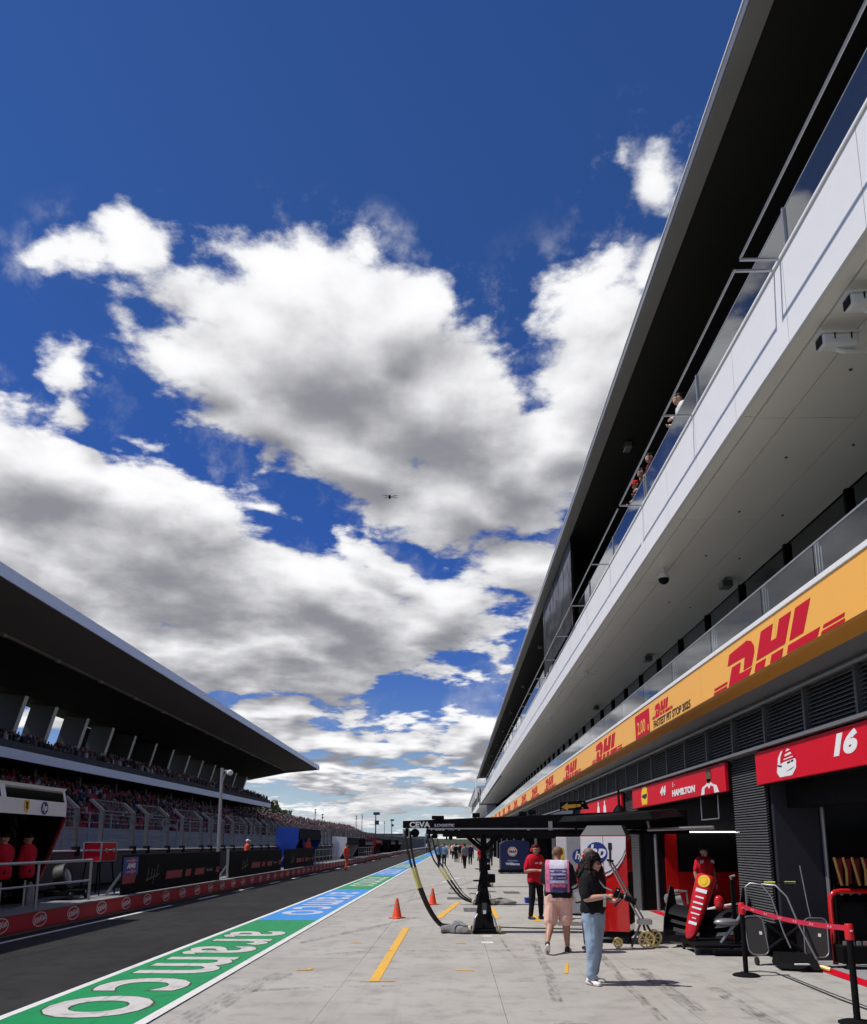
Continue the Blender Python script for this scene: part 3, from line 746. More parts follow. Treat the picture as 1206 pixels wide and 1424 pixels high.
for k, (mm, tx) in enumerate([(M_NAVYP, 'navy'), (M_NAVYP, 'navy'), (M_DGREY, 'dark grey'), (M_BLUEP, 'bright blue'), (M_DGREY, 'dark grey'), (M_DRED, 'dark red')]):
    q = thing('garage_sign', f'{tx} garage sign over the {ORD[k + 4]} garage opening from the camera', 'sign', (5.1, 19 + PITCH * (k + 2), 3.1), 0, 'plain signs over the far garages')
    ya = 15.17 + PITCH * (k + 2)
    MB().box(5.08, ya, 2.80, 5.2, ya + 7.95, 3.34).build('board', mm, q)

# garage interiors
def gp(name, mb, mats, **k): return mb.build(name, mats, bld, **k)
gfl = MB().quad((5.39, -6, 0.003), (13.6, -6, 0.003), (13.6, Y1, 0.003), (5.39, Y1, 0.003)).build('garage_floor', pm('garage_floor_paint', (.42, .42, .43), .25, var=.05), kind='structure')
MB().quad((5.36, 4, .008), (5.62, 4, .008), (5.62, 13.55, .008), (5.36, 13.55, .008)).build('threshold_line', M_RED, gfl)
MB().quad((5.36, 15.25, .008), (5.62, 15.25, .008), (5.62, 23.0, .008), (5.36, 23.0, .008)).build('threshold_line', M_RED, gfl)
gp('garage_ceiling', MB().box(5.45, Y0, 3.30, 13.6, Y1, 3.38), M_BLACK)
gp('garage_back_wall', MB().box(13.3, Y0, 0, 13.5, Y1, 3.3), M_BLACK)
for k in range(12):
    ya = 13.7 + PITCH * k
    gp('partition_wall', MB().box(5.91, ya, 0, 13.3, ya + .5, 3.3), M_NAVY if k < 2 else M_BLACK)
gp('partition_panel', MB().box(5.28, 13.5, 0, 6.08, 13.60, 3.3), M_NAVY)
gp('shutter_box', MB().box(5.50, 5.5, 2.42, 5.95, 13.48, 2.78), M_BLACK)
gp('shutter_box', MB().box(5.50, 15.2, 2.25, 5.95, 23.0, 2.78), M_BLACK)
gp('door_track', MB().tube([(6.03, 13.42, 0), (6.03, 13.42, 2.5)], .035, 8), M_GREYM)
gp('wall_panel', MB().box(5.92, 23.05, 0, 6.25, 23.19, 2.3), M_REDG)
gp('wall_panel', MB().box(6.26, 23.05, 0, 9.8, 23.19, 1.05), M_REDG)
gp('wall_screen', MB().box(6.3, 23.0, 1.06, 9.6, 23.15, 2.1), M_BLACK)
gp('door_track', MB().tube([(5.62, 22.9, 0), (5.62, 22.9, 2.5)], .045, 8), M_GREYM)
gp('strip_lamp', MB().box(6.05, 22.8, 2.13, 9.2, 22.86, 2.165), M_LAMP)
gp('strip_lamp', MB().box(8.6, 13.4, 2.16, 9.3, 13.45, 2.185), M_LAMP)
gp('strip_lamp', MB().box(9.5, 13.4, 2.16, 10.0, 13.45, 2.185), M_LAMP)
gp('wall_panel', MB().box(10.0, 13.55, .9, 11.4, 13.69, 3.0), M_DRED)

# cameras, speakers and detectors under the soffit
for i, (x, yy, lab) in enumerate([(4.63, 8.95, 'white bullet camera under the soffit, lower in the picture of the pair'), (4.62, 8.22, 'white bullet camera under the soffit nearest the right edge')]):
    c = thing('security_camera', lab, 'camera', (x, yy, 8.08), 0, 'bullet cameras under the balcony')
    MB().box(x - .14, yy - .10, 7.78, x + .30, yy + .08, 7.93).build('housing', M_WHITE, c, bev=.03)
    MB().box(x - .19, yy - .11, 7.934, x + .32, yy + .09, 7.95).build('sun_hood', M_WHITE, c)
    MB().box(x - .155, yy - .08, 7.80, x - .141, yy + .06, 7.91).build('lens_window', M_CARBON, c)
    for q in (0.0, .2): MB().box(x + q, yy - .112, 7.85, x + q + .012, yy - .101, 7.93).build('clamp', M_BLACK, c)
    MB().tube([(x + .05, yy, 7.775), (x + .15, yy, 7.74), (x + .45, yy, 7.74), (x + .52, yy, 7.80), (x + .52, yy, 8.10)], .032, 8).build('bracket', M_WHITE, c)
c = thing('dome_camera', 'white dome camera with a black bulb hanging under the soffit', 'camera', (4.86, 17.8, 8.1))
MB().tube([(4.86, 17.8, 8.1), (4.86, 17.8, 7.98)], .035, 10).build('stem', M_WHITE, c)
MB().lathe([(.02, .14), (.09, .12), (.125, .06), (.13, 0)], 20, 0, (4.86, 17.8, 7.84)).build('cap', M_WHITE, c, smooth=True)
MB().lathe([(.12, 0), (.118, -.04), (.095, -.09), (.05, -.125), (.0, -.135)], 20, 0, (4.86, 17.8, 7.839)).build('bulb', M_CARBON, c, smooth=True)
for i, (yy, lab) in enumerate([(18.6, 'near'), (26.5, 'middle'), (36.5, 'far')]):
    c = thing('loudspeaker', f'{lab} grey loudspeaker hung under the soffit by the windows', 'speaker', (6.55, yy, 8.1), 0, 'speakers under the soffit')
    MB().box(6.42, yy - .15, 7.86, 6.68, yy + .15, 8.03).build('cabinet', M_GREYM, c, bev=.02)
    MB().box(6.54, yy - .03, 8.03, 6.58, yy + .03, 8.10).build('bracket', M_DGREY, c)
    MB().box(6.43, yy - .158, 7.875, 6.67, yy - .151, 8.015).build('grille', M_DGREY, c)
for i, yy in enumerate((29, 40, 52)):
    c = thing('spot_cluster', f'{["near", "middle", "far"][i]} pair of small white spot lamps under the soffit edge', 'lamp', (4.9, yy, 8.1), 0, 'spot lamps under the soffit')
    for q in (0, .5):
        MB().box(4.78, yy + q, 7.92, 4.95, yy + q + .16, 8.03).build('lamp_head', M_WHITE, c, bev=.015)
        MB().tube([(4.95, yy + q + .08, 7.97), (5.25, yy + q + .08, 7.97), (5.25, yy + q + .08, 8.1)], .015, 6).build('arm', M_WHITE, c)
det = bpy.data.objects
for i, (x, yy) in enumerate([(5.35, 9.9), (5.5, 12.4), (5.5, 14.6), (6.4, 12.0), (6.4, 14.8), (6.4, 17.2), (5.6, 17.0), (5.7, 20.5), (6.4, 21.0)]):
    o = MB().lathe([(.025, 0), (.025, -.012), (.015, -.02)], 10, 0, (x, yy, 8.10)).build('ceiling_detector', M_DGREY, bld)

# ------------------------------------------------------------------ pit wall on the left
MB().box(-11.15, -8, -.02, -8.95, 300, 0.40).build('pit_wall_platform', M_PLAT, kind='structure')
kb = thing('kerb_board', 'long red board with round white logos along the pit wall foot', 'advertising board', (-8.9, 40, 0))
M_KERB = pm('kerb_board_red', (.50, .012, .03), .5, var=.1, scale=2)
for i in range(34):
    a = 8.0 + 3.06 * i
    MB().box(-8.948, a + .004, .07, -8.90, a + 3.056, .415).build('panel', M_KERB, kb)
MB().box(-8.948, 112.1, .07, -8.90, 200, .415).build('panel', M_KERB, kb)
MB().box(-8.96, -8, .418, -8.85, 200, .445).build('coping', M_PLAT, kb)
for i in range(44):
    yy = 14.5 + 1.53 * i
    M = on_left(-8.898, yy, .242)
    if i < 26:
        pr = flat(ring(0, 0, .30, .022, 22, .155), M, .003)
        pr.build('logo_ring', M_WPRINT, kb)
        txt('KitKat', .17, on_left(-8.896, yy, .242) @ Matrix.Rotation(R(10), 4, 'Z'), 'logo_lettering', M_WPRINT, kb, .1, .006, .001, 1.05)
    else:
        flat(ring(0, 0, .30, .07, 12, .155), M, .003).build('logo_ring', M_WPRINT, kb)
wall = thing('pit_wall', 'grey concrete wall between the pit lane platform and the track', 'wall', (-11.1, 60, .4))
for i in range(40):
    a = 6 + 4.0 * i
    MB().box(-11.12, a + .01, .405, -10.98, a + 3.99, 1.60).build('wall_section', M_CONW, wall)
MB().box(-11.16, 4, 1.602, -10.94, 168, 1.64).build('coping', M_WHITE, wall)
MB().box(-10.97, 6, .55, -10.93, 166, .62).build('conduit', M_BLACK, wall)
# debris fence in bent panels on the wall
M_FPOST = pm('fence_steel', (.10, .103, .11), .55, .2, .15)
def mesh_mat():
    m = bpy.data.materials.new('wire_mesh'); m.use_nodes = True
    p = m.node_tree.nodes['Principled BSDF']
    p.inputs['Base Color'].default_value = (.16, .165, .17, 1); p.inputs['Metallic'].default_value = .6; p.inputs['Roughness'].default_value = .5
    return m
M_WIRE = mesh_mat()
def make_fence(L):
    t = thing('debris_fence', 'x', 'fence', (0, 0, 0))
    for yy in (0, L):
        MB().box(-.075, yy - .05, 0, .055, yy + .05, 1.22).build('post', M_FPOST, t, local=True)
        MB().prism([(-.075, 1.22), (.055, 1.22), (-.36, 1.58), (-.44, 1.53)], yy - .045, yy + .045).build('bent_tip', M_FPOST, t, local=True)
        MB().box(-.05, yy - .11, -.16, .12, yy + .11, .10).build('foot_bracket', M_BLACK, t, local=True)
    for z in (1.20, .95, .62, .30):
        MB().tube([(0, 0, z), (0, L, z)], .018 if z > 1.1 else .011, 6).build('rail', M_FPOST, t, local=True)
    MB().tube([(-.40, 0, 1.555), (-.40, L, 1.555)], .02, 6).build('top_rail', M_FPOST, t, local=True)
    wm = MB(); y = .12
    while y < L:
        wm.box(.0, y, .02, .004, y + .004, 1.2); wm.prism([(0, 1.2), (.004, 1.2), (-.396, 1.55), (-.40, 1.55)], y, y + .004); y += .12
    z = .1
    while z < 1.2:
        wm.box(.0, .05, z, .004, L - .05, z + .004); z += .12
    wm.build('wire_mesh', M_WIRE, t, local=True)
    return t
fp = [make_fence(2.5), make_fence(2.1)]
y, i = 17.6, 0
names_f = []
while y < 118:
    src = fp[i % 2]
    t = src if i < 2 else copy_tree(src)
    t.location = (-11.05, y, 1.64)
    t['label'] = (['nearest steel fence panel with bent over posts on the pit wall', 'second steel fence panel from the camera on the pit wall', 'third steel fence panel from the camera on the pit wall', 'fourth steel fence panel from the camera on the pit wall', 'fifth steel fence panel from the camera on the pit wall', 'sixth steel fence panel from the camera on the pit wall', 'seventh steel fence panel from the camera on the pit wall'] + ['steel fence panel far along the pit wall, past the seventh'] * 40)[i]
    t['group'] = 'debris fence panels on the pit wall'
    y += (2.5 if i % 2 == 0 else 2.1) + (1.25 if i % 2 == 0 else 1.7); i += 1
ff = thing('far_fence', 'long run of dark wire fence towards the end of the pit wall', 'fence', (-11.1, 150, .4))
fm = MB()
y = 119
while y < 300:
    fm.box(-11.12, y, .4, -11.0, y + .1, 3.0); y += 2.0
fm.build('post_row', M_DGREY, ff, kind='stuff')
fm = MB()
for z in [.5 + .16 * k for k in range(16)]: fm.box(-11.06, 119, z, -11.05, 300, z + .03)
fm.build('wire_mesh', M_WIRE, ff, kind='stuff')
MB().box(-11.14, 119, .4, -10.98, 300, 1.5).build('lower_wall', M_CONW, ff)

# black printed boards standing on the platform
def board(ya, yb, label, aws=False):
    t = thing('barrier_board', label, 'barrier', (-9.05, (ya + yb) / 2, .445), 0, 'black boards on the pit wall platform')
    MB().box(-9.10, ya, .447, -9.05, yb, 1.52).build('panel', M_BLACK, t, bev=.008)
    L = yb - ya
    for k in range(4):
        yy = ya + .4 + k * (L - .8) / 3
        MB().prism([(-9.105, 1.3), (-9.105, 1.2), (-9.6, .447), (-9.68, .447)], yy, yy + .05).build('prop', M_STEEL, t)
    M_LR = MATS.get('board_red') or pm('board_red', (.34, .006, .02), .5)
    z = .92
    def sl(y, w, h=.11): return [(y, z - h - .06), (y + w - .1, z - h - .06), (y + w, z + h - .06), (y + .1, z + h - .06)]
    o = 0.46 * L
    M = frame((-9.048, 0, 0), (0, 1, 0), (0, 0, 1))
    flat([sl(ya + .36 * L, .17 * L, .12)], M, .003).build('printed_bar', M_LR, t)
    flat([sl(ya + .56 * L, .07 * L, .11)], M, .003).build('printed_bar', M_LR, t)
    flat([sl(ya + .67 * L, .12 * L, .11)], M, .003).build('printed_bar', M_LR, t)
    flat([sl(ya + .94 * L, .055 * L, .10)], M, .003).build('printed_bar', M_LR, t)
    txt('Formula 1', .17, on_left(-9.047, ya + .86 * L, .88), 'lettering', pm('dim_white_print', (.35, .35, .36), .5), t, 0, .0, .001, 1.2)
    # script style emblem
    mk_ = pm('dim_gold_print', (.10, .085, .035), .5)
    e = MB()
    Mf = frame((-9.048, ya + .245 * L, .9), (0, 1, 0), (0, 0, 1))
    flat([[(-.6, -.12), (-.55, -.16), (.5, .0), (.5, .04)], [(-.5, -.1), (-.44, -.1), (-.34, .22), (-.38, .22)], [(-.2, -.1), (-.15, -.1), (-.06, .2), (-.11, .2)], [(-.02, -.26), (.03, -.26), (.16, .18), (.11, .18)], [(.22, -.1), (.27, -.1), (.42, .3), (.37, .3)]], Mf, .002, 0, e)
    e.build('script_emblem', mk_, t)
    if aws:
        flat([[(ya, .96), (ya + 1.05, .96), (ya + 1.05, 1.46), (ya, 1.46)]], M, .003).build('printed_panel', pm('royal_blue_print', (.01, .035, .30), .45), t)
        flat([[(ya, .74), (ya + .85, .74), (ya + .95, .955), (ya, .955)]], M, .003).build('printed_panel', M_LR, t)
        M2 = frame((-9.0445, 0, 0), (0, 1, 0), (0, 0, 1))
        M_SAL = pm('salmon_print', (.75, .20, .13), .5)
        for zz in (1.36, 1.06):
            flat([[(ya + .2, zz - .02), (ya + .6, zz - .03), (ya + .6, zz + .03), (ya + .2, zz + .02)], [(ya + .58, zz - .07), (ya + .95, zz), (ya + .58, zz + .07)]], M2, .002).build('printed_arrow', M_SAL, t)
        txt('AWS', .17, on_left(-9.044, ya + .55, 1.21), 'lettering', M_WPRINT, t, .1, .012, .001, 1.5)
board(22.15, 31.4, 'nearest black printed board, with a blue arrow panel at its left end', True)
board(32.8, 42.5, 'middle black printed board right of the lamp post')
board(43.4, 52.3, 'farthest black printed board, below the blue stand')
gate = thing('marshal_gate', 'narrow steel gate post between the two nearer black boards', 'post', (-9.1, 32.4, .445))
MB().box(-9.14, 32.55, .447, -9.06, 32.65, 1.62).build('post', M_STEEL, gate)
MB().box(-9.12, 32.0, .447, -9.08, 32.54, .50).build('sill', M_WHITE, gate)

# lamp post with a camera
lp = thing('lamp_post', 'tall grey post with a white camera at its top beside the boards', 'post', (-9.3, 31.9, .4))
MB().tube([(-9.3, 31.9, .401), (-9.3, 31.9, 4.8)], [.075, .06], 12).build('pole', M_STEEL, lp, smooth=True)
MB().box(-9.42, 31.78, .402, -9.18, 32.02, .43).build('base_plate', M_STEEL, lp)
MB().tube([(-9.3, 31.9, 4.70), (-9.0, 31.9, 4.66)], .03, 8).build('arm', M_STEEL, lp)
MB().lathe([(.03, .10), (.11, .07), (.13, 0), (.11, -.07), (.03, -.12)], 16, 0, (-8.98, 31.9, 4.62)).build('camera_head', M_WHITE, lp, smooth=True)

# pit wall stands
def pit_stand(ya, yb, h, canopy, side, label, near=False, name='pit_wall_stand'):
    t = thing(name, label, 'pit stand', (-10.3, (ya + yb) / 2, .4), 0, 'team stands along the pit wall')
    prof = [(-11.05, .402), (-10.35, .402), (-9.62, h - .72), (-9.6, h), (-11.05, h + .08)]
    for yy in (ya, yb - .07):
        MB().prism([(x - .05 if x > -11 else x, z) for x, z in prof], yy + .005, yy + .065).build('end_panel', M_BLACK if near else side, t)
        MB().prism([(-10.398, .402), (-10.33, .402), (-9.60, h - .72), (-9.66, h - .72)], yy, yy + .07).build('edge_panel', side, t)
    MB().prism([(-9.60, h - .70), (-9.64, h - .70), (-9.655, h - .36), (-9.605, h - .36)], ya + .07, yb - .072).build('canopy_band', canopy, t)
    MB().prism([(-11.05, h + .0), (-9.68, h - .08), (-9.62, h - .02), (-11.05, h + .08)], ya + .072, yb - .072).build('roof', canopy, t)
    n = max(1, round((yb - ya) / 3.2)); L = (yb - ya - .14) / n
    for k in range(n):
        a = ya + .07 + k * L
        MB().prism([(-9.615, h - .35), (-9.635, h - .35), (-9.70, h - .09), (-9.68, h - .085)], a + .09, a + L - .09).build('screen_window', M_GLASS2 if near else M_BLACK, t)
        MB().prism([(-9.605, h - .357), (-9.66, h - .357), (-9.73, h - .07), (-9.675, h - .06)], a - .09 if k else a, a + .085).build('window_post', canopy, t)
    MB().prism([(-9.605, h - .357), (-9.66, h - .357), (-9.73, h - .07), (-9.675, h - .06)], yb - .16, yb - .073).build('window_post', canopy, t)
    MB().box(-10.95, ya + .1, 1.30, -10.55, yb - .1, 1.40).build('desk', M_BLACK, t)
    MB().box(-11.0, ya + .1, 1.55, -10.93, yb - .1, h - .3).build('monitor_wall', M_BLACK, t)
    MB().box(-10.95, ya + .1, .403, -10.80, yb - .1, 1.29).build('counter_front', M_BLACK, t)
    MB().box(-10.9, ya + .08, h - .7, -9.70, yb - .08, h - .62).build('ceiling', M_BLACK, t)
    return t
M_CAN = pm('stand_white', (.82, .82, .82), .4, var=.03)
st = pit_stand(8.5, 19.85, 3.18, M_CAN, M_DRED, 'white topped team stand with red end panel at the left edge', True)
M = on_left(-9.596, 17.9, 2.66)
flat([[(-.11, .13), (.11, .13), (.12, .02), (.06, -.12), (0, -.16), (-.06, -.12), (-.12, .02)]], M, .004).build('shield_emblem', M_YELP, st)
flat([[(-.06, .09), (.0, .11), (.05, .08), (.03, .02), (.06, -.05), (.02, -.09), (.0, -.03), (-.04, -.06), (-.03, .02)]], on_left(-9.590, 17.9, 2.66), .002).build('emblem_figure', M_BPRINT, st)
flat([disc(0, 0, .16, 24, .15)], on_left(-9.596, 18.7, 2.65), .004).build('round_emblem', M_HPB, st)
txt('hp', .2, on_left(-9.59, 18.7, 2.66), 'lettering', M_WPRINT, st, .25, .008, .001, 1.1)
MB().lathe([(.11, 0), (.115, .1), (.115, .42), (.06, .5), (.03, .55)], 14, 0, (-10.05, 19.2, .402)).build('gas_bottle', pm('grey_bottle', (.25, .25, .25), .4), st, smooth=True)
pit_stand(50.2, 58.5, 2.75, M_BLACK, M_BLUEP, 'black team stand with a bright blue end panel beyond the black boards')
pit_stand(73, 82, 2.35, M_BLACK, M_WHITE, 'team stand with a white end panel beyond the blue one')
pit_stand(100, 108, 2.5, M_DRED, M_DRED, 'dark red team stand far along the pit wall')
for i, yy in enumerate((88, 124, 140)):
    pit_stand(yy, yy + 8, 2.3, M_DGREY, M_BLACK, ['dark team stand between the white and the red one', 'dark team stand just beyond the red one', 'farthest dark team stand on the pit wall'][i])

# rail in front of the near stand
rl = thing('platform_rail', 'grey two bar rail in front of the white topped team stand', 'rail', (-9.15, 15, .445))
for yy in (10.4, 12.8, 15.2, 17.8, 20.4):
    MB().tube([(-9.15, yy, .446), (-9.15, yy, 1.40)], .032, 10).build('post', M_STEEL, rl, smooth=True)
MB().tube([(-9.15, 8, 1.42), (-9.15, 20.43, 1.42)], .034, 10).build('top_bar', M_STEEL, rl, smooth=True)
MB().tube([(-9.15, 8, .93), (-9.15, 20.4, .93)], .024, 10).build('lower_bar', M_STEEL, rl, smooth=True)
def small_rail(ya, yb, label, n):
    r = thing('platform_rail', label, 'rail', (-9.15, (ya + yb) / 2, .445), 0, 'short rails along the platform')
    for k in range(n + 1):
        yy = ya + (yb - ya) * k / n
        MB().box(-9.17, yy - .025, .446, -9.13, yy + .025, 1.4).build('post', M_STEEL, r)
    for z in (.9, 1.38): MB().box(-9.17, ya, z, -9.13, yb, z + .04).build('bar', M_STEEL, r)
small_rail(53.5, 63, 'grey rail beside the blue ended stand', 6)
small_rail(78, 92, 'grey rail beyond the marshal in orange', 8)

# flight case on a stand
fc = thing('flight_case', 'red flight case with silver edges standing on black legs', 'case', (-10.1, 23.3, .4))
MB().box(-10.45, 22.75, 1.34, -9.95, 23.75, 1.64).build('box', M_RED, fc)
MB().box(-10.45, 22.75, 1.67, -9.95, 23.75, 1.86).build('lid', M_RED, fc)
e = MB()
for yy in (22.75, 23.75):
    for x in (-10.45, -9.95): e.box(x - .018, yy - .018, 1.335, x + .018, yy + .018, 1.865)
for z in (1.335, 1.64, 1.865):
    for x in (-10.45, -9.95): e.box(x - .016, 22.77, z - .016, x + .016, 23.73, z + .016)
    for yy in (22.75, 23.75): e.box(-10.43, yy - .016, z - .016, -9.97, yy + .016, z + .016)
e.build('edge_trim', M_STEEL, fc)
for yy in (22.95, 23.45): MB().box(-9.93, yy, 1.58, -9.91, yy + .12, 1.70).build('latch', M_SILVER, fc)
ls = thing('stool', 'tall black splayed stool under the red flight case', 'stool', (-10.2, 23.25, .4))
for x, yy, a, c in ((-10.4, 22.85, -.08, -.12), (-10.4, 23.65, -.08, .12), (-10.0, 22.85, .08, -.12), (-10.0, 23.65, .08, .12)):
    MB().tube([(x, yy, 1.30), (x + a, yy + c, .402)], .022, 8).build('leg', M_BLACK, ls)
MB().box(-10.43, 22.80, 1.295, -9.97, 23.70, 1.33).build('seat', M_BLACK, ls)
tr_ = thing('tyre_trolley', 'dark trolley with a round rim standing behind the rail', 'trolley', (-10.2, 21.3, .4))
MB().box(-10.5, 20.8, .50, -9.9, 22.0, .62).build('deck', M_BLACK, tr_)
for yy in (20.95, 21.85):
    MB().lathe([(.10, -.03), (.10, .03)], 16, 0, (-9.88, yy, .505), Matrix.Rotation(R(90), 3, 'Y').to_4x4()).build('wheel', M_RUBBER, tr_)
MB().lathe([(.33, -.14), (.34, -.1), (.34, .1), (.33, .14), (.24, .14), (.22, .1), (.22, -.14)], 24, 0, (-10.2, 21.2, .97), Matrix.Rotation(R(75), 3, 'Y').to_4x4()).build('tyre', M_RUBBER, tr_, smooth=True)
MB().lathe([(.215, -.1), (.21, .09), (.15, .05), (.04, .07)], 20, 0, (-10.2, 21.2, .97), Matrix.Rotation(R(75), 3, 'Y').to_4x4()).build('rim', M_STEEL, tr_, smooth=True)

# ------------------------------------------------------------------ grandstand across the track
def rz(y): return -0.0118 * (y - 46)           # the roof falls gently away from the camera
GY0, GY1 = 14, 166
gsd = thing('grandstand', 'big roofed grandstand with raked fins across the track', 'building', (-38, 90, 0))
M_RSOF = pm('roof_underside', (.22, .20, .17), .55, var=.06, scale=.3)
M_FIN = pm('fin_cladding', (.05, .048, .044), .6, var=.08, scale=.4)
M_FASC = pm('pale_fascia', (.78, .80, .84), .45, var=.04, scale=.4)
def gpris(name, prof, mat, y0=GY0, y1=GY1, drop=True):
    n = len(prof)
    vs = [(x, y0, z + (rz(y0) if drop else 0)) for x, z in prof] + [(x, y1, z + (rz(y1) if drop else 0)) for x, z in prof]
    m_ = MB().add(vs, [tuple(range(n)), tuple(reversed(range(n, 2 * n)))] + [(i, i + n, (i + 1) % n + n, (i + 1) % n) for i in range(n)])
    return m_.build(name, mat, gsd)
gpris('roof', [(-28.2, 18.32), (-28.2, 18.9), (-46.5, 18.4), (-46.5, 16.9), (-42.0, 16.4), (-35.06, 17.75), (-35.06, 18.12)], M_SOFT)
gpris('roof_soffit', [(-28.15, 18.28), (-35.0, 18.10), (-35.0, 18.02), (-28.15, 18.22)], M_RSOF)
gpris('roof_fascia', [(-28.05, 18.15), (-28.05, 19.0), (-28.19, 19.0), (-28.19, 18.15)], M_FASC)
gpris('soffit_truss', [(-34.8, 17.80), (-34.8, 18.0), (-35.05, 18.0), (-35.05, 17.80)], M_RSOF)
gpris('roof_end', [(-28.05, 18.2), (-28.05, 19.0), (-46.5, 18.45), (-46.5, 16.2), (-42.6, 16.1), (-35.0, 17.55)], M_RSOF, GY1 + .01, GY1 + .3)
for k in range(14):
    yy = 50 + 8.6 * k
    m_ = MB().box(-34.75, yy, 17.58 + rz(yy), -34.45, yy + .5, 17.80 + rz(yy))
    m_.build('floodlight', M_STEEL, gsd)
edges = [70.5, 76.5, 82.6, 90, 97, 104, 111.6, 118.6, 126, 133, 140, 147, 154, 162]
for k, yy in enumerate(edges):
    zt, zb = 16.6 + rz(yy), 11.4 + rz(yy) * .5
    MB().prism([(-42.0, zt), (-44.6, zt + .3), (-45.9, zb), (-43.3, zb)], yy - .25, yy + .25).build('fin', M_FIN, gsd)
    MB().prism([(-41.93, zt), (-41.985, zt), (-43.285, zb), (-43.23, zb)], yy - .3, yy + .3).build('fin_edge', M_STEEL, gsd)
    MB().tube([(-43.2, yy + .4, zb + .2), (-44.8, yy + 3.4, zt - .4)], .1, 6).build('brace', M_STEEL, gsd)
for a, c in ((14, 70.5), (97, 118.6)):
    MB().prism([(-45.8, 16.0), (-46.1, 16.0), (-47.2, 10.0), (-46.9, 10.0)], a, c).build('rear_wall', M_SOFT, gsd)
MB().box(-46.6, GY0, 9.0, -46.2, GY1, 11.0).build('rear_parapet', M_SOFT, gsd)
MB().box(-41.9, 55, 13.6, -41.7, 64.5, 15.2).build('side_screen', M_GREYM, gsd)
gpris('upper_deck', [(-38.05, 9.0), (-46.6, 9.2), (-46.6, 11.6), (-38.05, 9.85)], M_CONW, drop=False)
gpris('deck_fascia', [(-37.9, 8.95), (-37.9, 9.82), (-38.04, 9.82), (-38.04, 8.95)], M_FASC, drop=False)
gpris('deck_parapet', [(-38.06, 9.83), (-38.06, 10.5), (-38.2, 10.5), (-38.2, 9.83)], M_CONW, drop=False)
def tier(parent, x0, z0, n, run, rise, ya, yb, name):
    prof = [(x0, 0.0), (x0, z0)]
    for k in range(n):
        prof += [(x0 - run * (k + 1), z0 + rise * k), (x0 - run * (k + 1), z0 + rise * (k + 1))]
    prof += [(x0 - run * n - .6, z0 + rise * n), (x0 - run * n - .6, 0)]
    s_ = []
    for q in prof:
        if not s_ or q != s_[-1]: s_.append(q)
    MB().prism(s_, ya, yb).build(name, M_CONW, parent)
tier(gsd, -30.6, 2.6, 14, .86, .40, GY0, GY1, 'lower_tier')
MB().box(-46.4, GY0, 0, -43.4, GY1, 9.1).build('concourse_wall', M_BLACK, gsd)
for k in range(16):
    yy = 20 + 9.5 * k
    MB().box(-41.2, yy, 7.2, -40.8, yy + .4, 8.98).build('column', M_DGREY, gsd)
def seats(parent, x0, z0, n, run, rise, ya, yb):
    m_ = MB()
    for k in range(n):
        x, z = x0 - run * k, z0 + rise * k
        y = ya
        while y < yb:
            m_.box(x - .45, y, z + .38, x - .05, y + .46, z + .44); m_.box(x - .47, y, z + .44, x - .41, y + .46, z + .82)
            y += .54
    return m_.build('seat_rows', M_SEAT, parent, kind='stuff')
seats(gsd, -30.65, 2.6, 13, .86, .40, 30, GY1)
ogs = thing('open_grandstand', 'low uncovered grandstand full of people beyond the roofed one', 'building', (-36, 240, 0))
tier(ogs, -30.6, 2.2, 13, .86, .40, GY1 + 3, 330, 'lower_tier')
tw = thing('trackside_wall', 'grey wall below the grandstand seats along the far side of the track', 'wall', (-28.3, 100, 0))
MB().box(-28.4, 10, 0, -28.1, 330, 1.25).build('wall', M_CONW, tw)
MB().box(-29.4, 10, 0, -29.2, 330, 3.05).build('banner_wall', pm('pale_grey_banner', (.30, .31, .33), .6), tw)
fm = MB(); y = 22
while y < 300: fm.box(-28.3, y, 1.25, -28.2, y + .1, 4.2); y += 4
fm.build('fence_post', M_STEEL, tw, kind='stuff')
fm = MB()
for z in (1.8, 2.6, 3.4, 4.1): fm.box(-28.26, 10, z, -28.235, 330, z + .03)
fm.build('fence_cable', M_STEEL, tw, kind='stuff')

# crowd: too many to count, one mass per stand
CROWD_MATS = [pm('crowd_cloth_' + n, c, .8, var=.3, scale=3) for n, c in (('dark', (.012, .012, .014)), ('red', (.16, .008, .012)), ('white', (.40, .40, .40)), ('orange', (.20, .07, .02)), ('blue', (.02, .03, .08)), ('grey', (.08, .08, .085)))] + [pm('crowd_skin', (.26, .14, .10), .6)]
def crowd(name, label, x0, z0, n, run, rise, ya, yb, fill, seed, stand=0.1):
    rd = random.Random(seed); m_ = MB()
    for k in range(n):
        x, z = x0 - run * k - .3, z0 + rise * k
        y = ya
        while y < yb:
            if rd.random() < fill:
                s_ = .42 + (.42 if rd.random() < stand else 0) + rd.uniform(-.05, .05)
                c_ = rd.choices(range(6), (7, 3, 1.4, .6, 1.2, 2))[0]
                w_ = rd.uniform(.19, .25); xx = x + rd.uniform(-.1, .1)
                b0, b1 = z + s_ - .1, z + s_ + .5
                m_.add([(xx - .12, y - w_, b0), (xx + .14, y - w_, b0), (xx + .14, y + w_, b0), (xx - .12, y + w_, b0),
                        (xx - .1, y - w_ * .8, b1), (xx + .1, y - w_ * .8, b1), (xx + .1, y + w_ * .8, b1), (xx - .1, y + w_ * .8, b1)],
                       [(4, 5, 6, 7), (0, 1, 5, 4), (1, 2, 6, 5), (2, 3, 7, 6), (3, 0, 4, 7)], c_)
                m_.ball((xx + .02, y + rd.uniform(-.04, .04), b1 + .13), (.1, .09, .13), 6, 6 if rd.random() < .72 else rd.choice((0, 1, 2, 2)))
            y += .56
    o = m_.build(name, CROWD_MATS)
    tag(o, label, 'crowd', None, 'stuff')
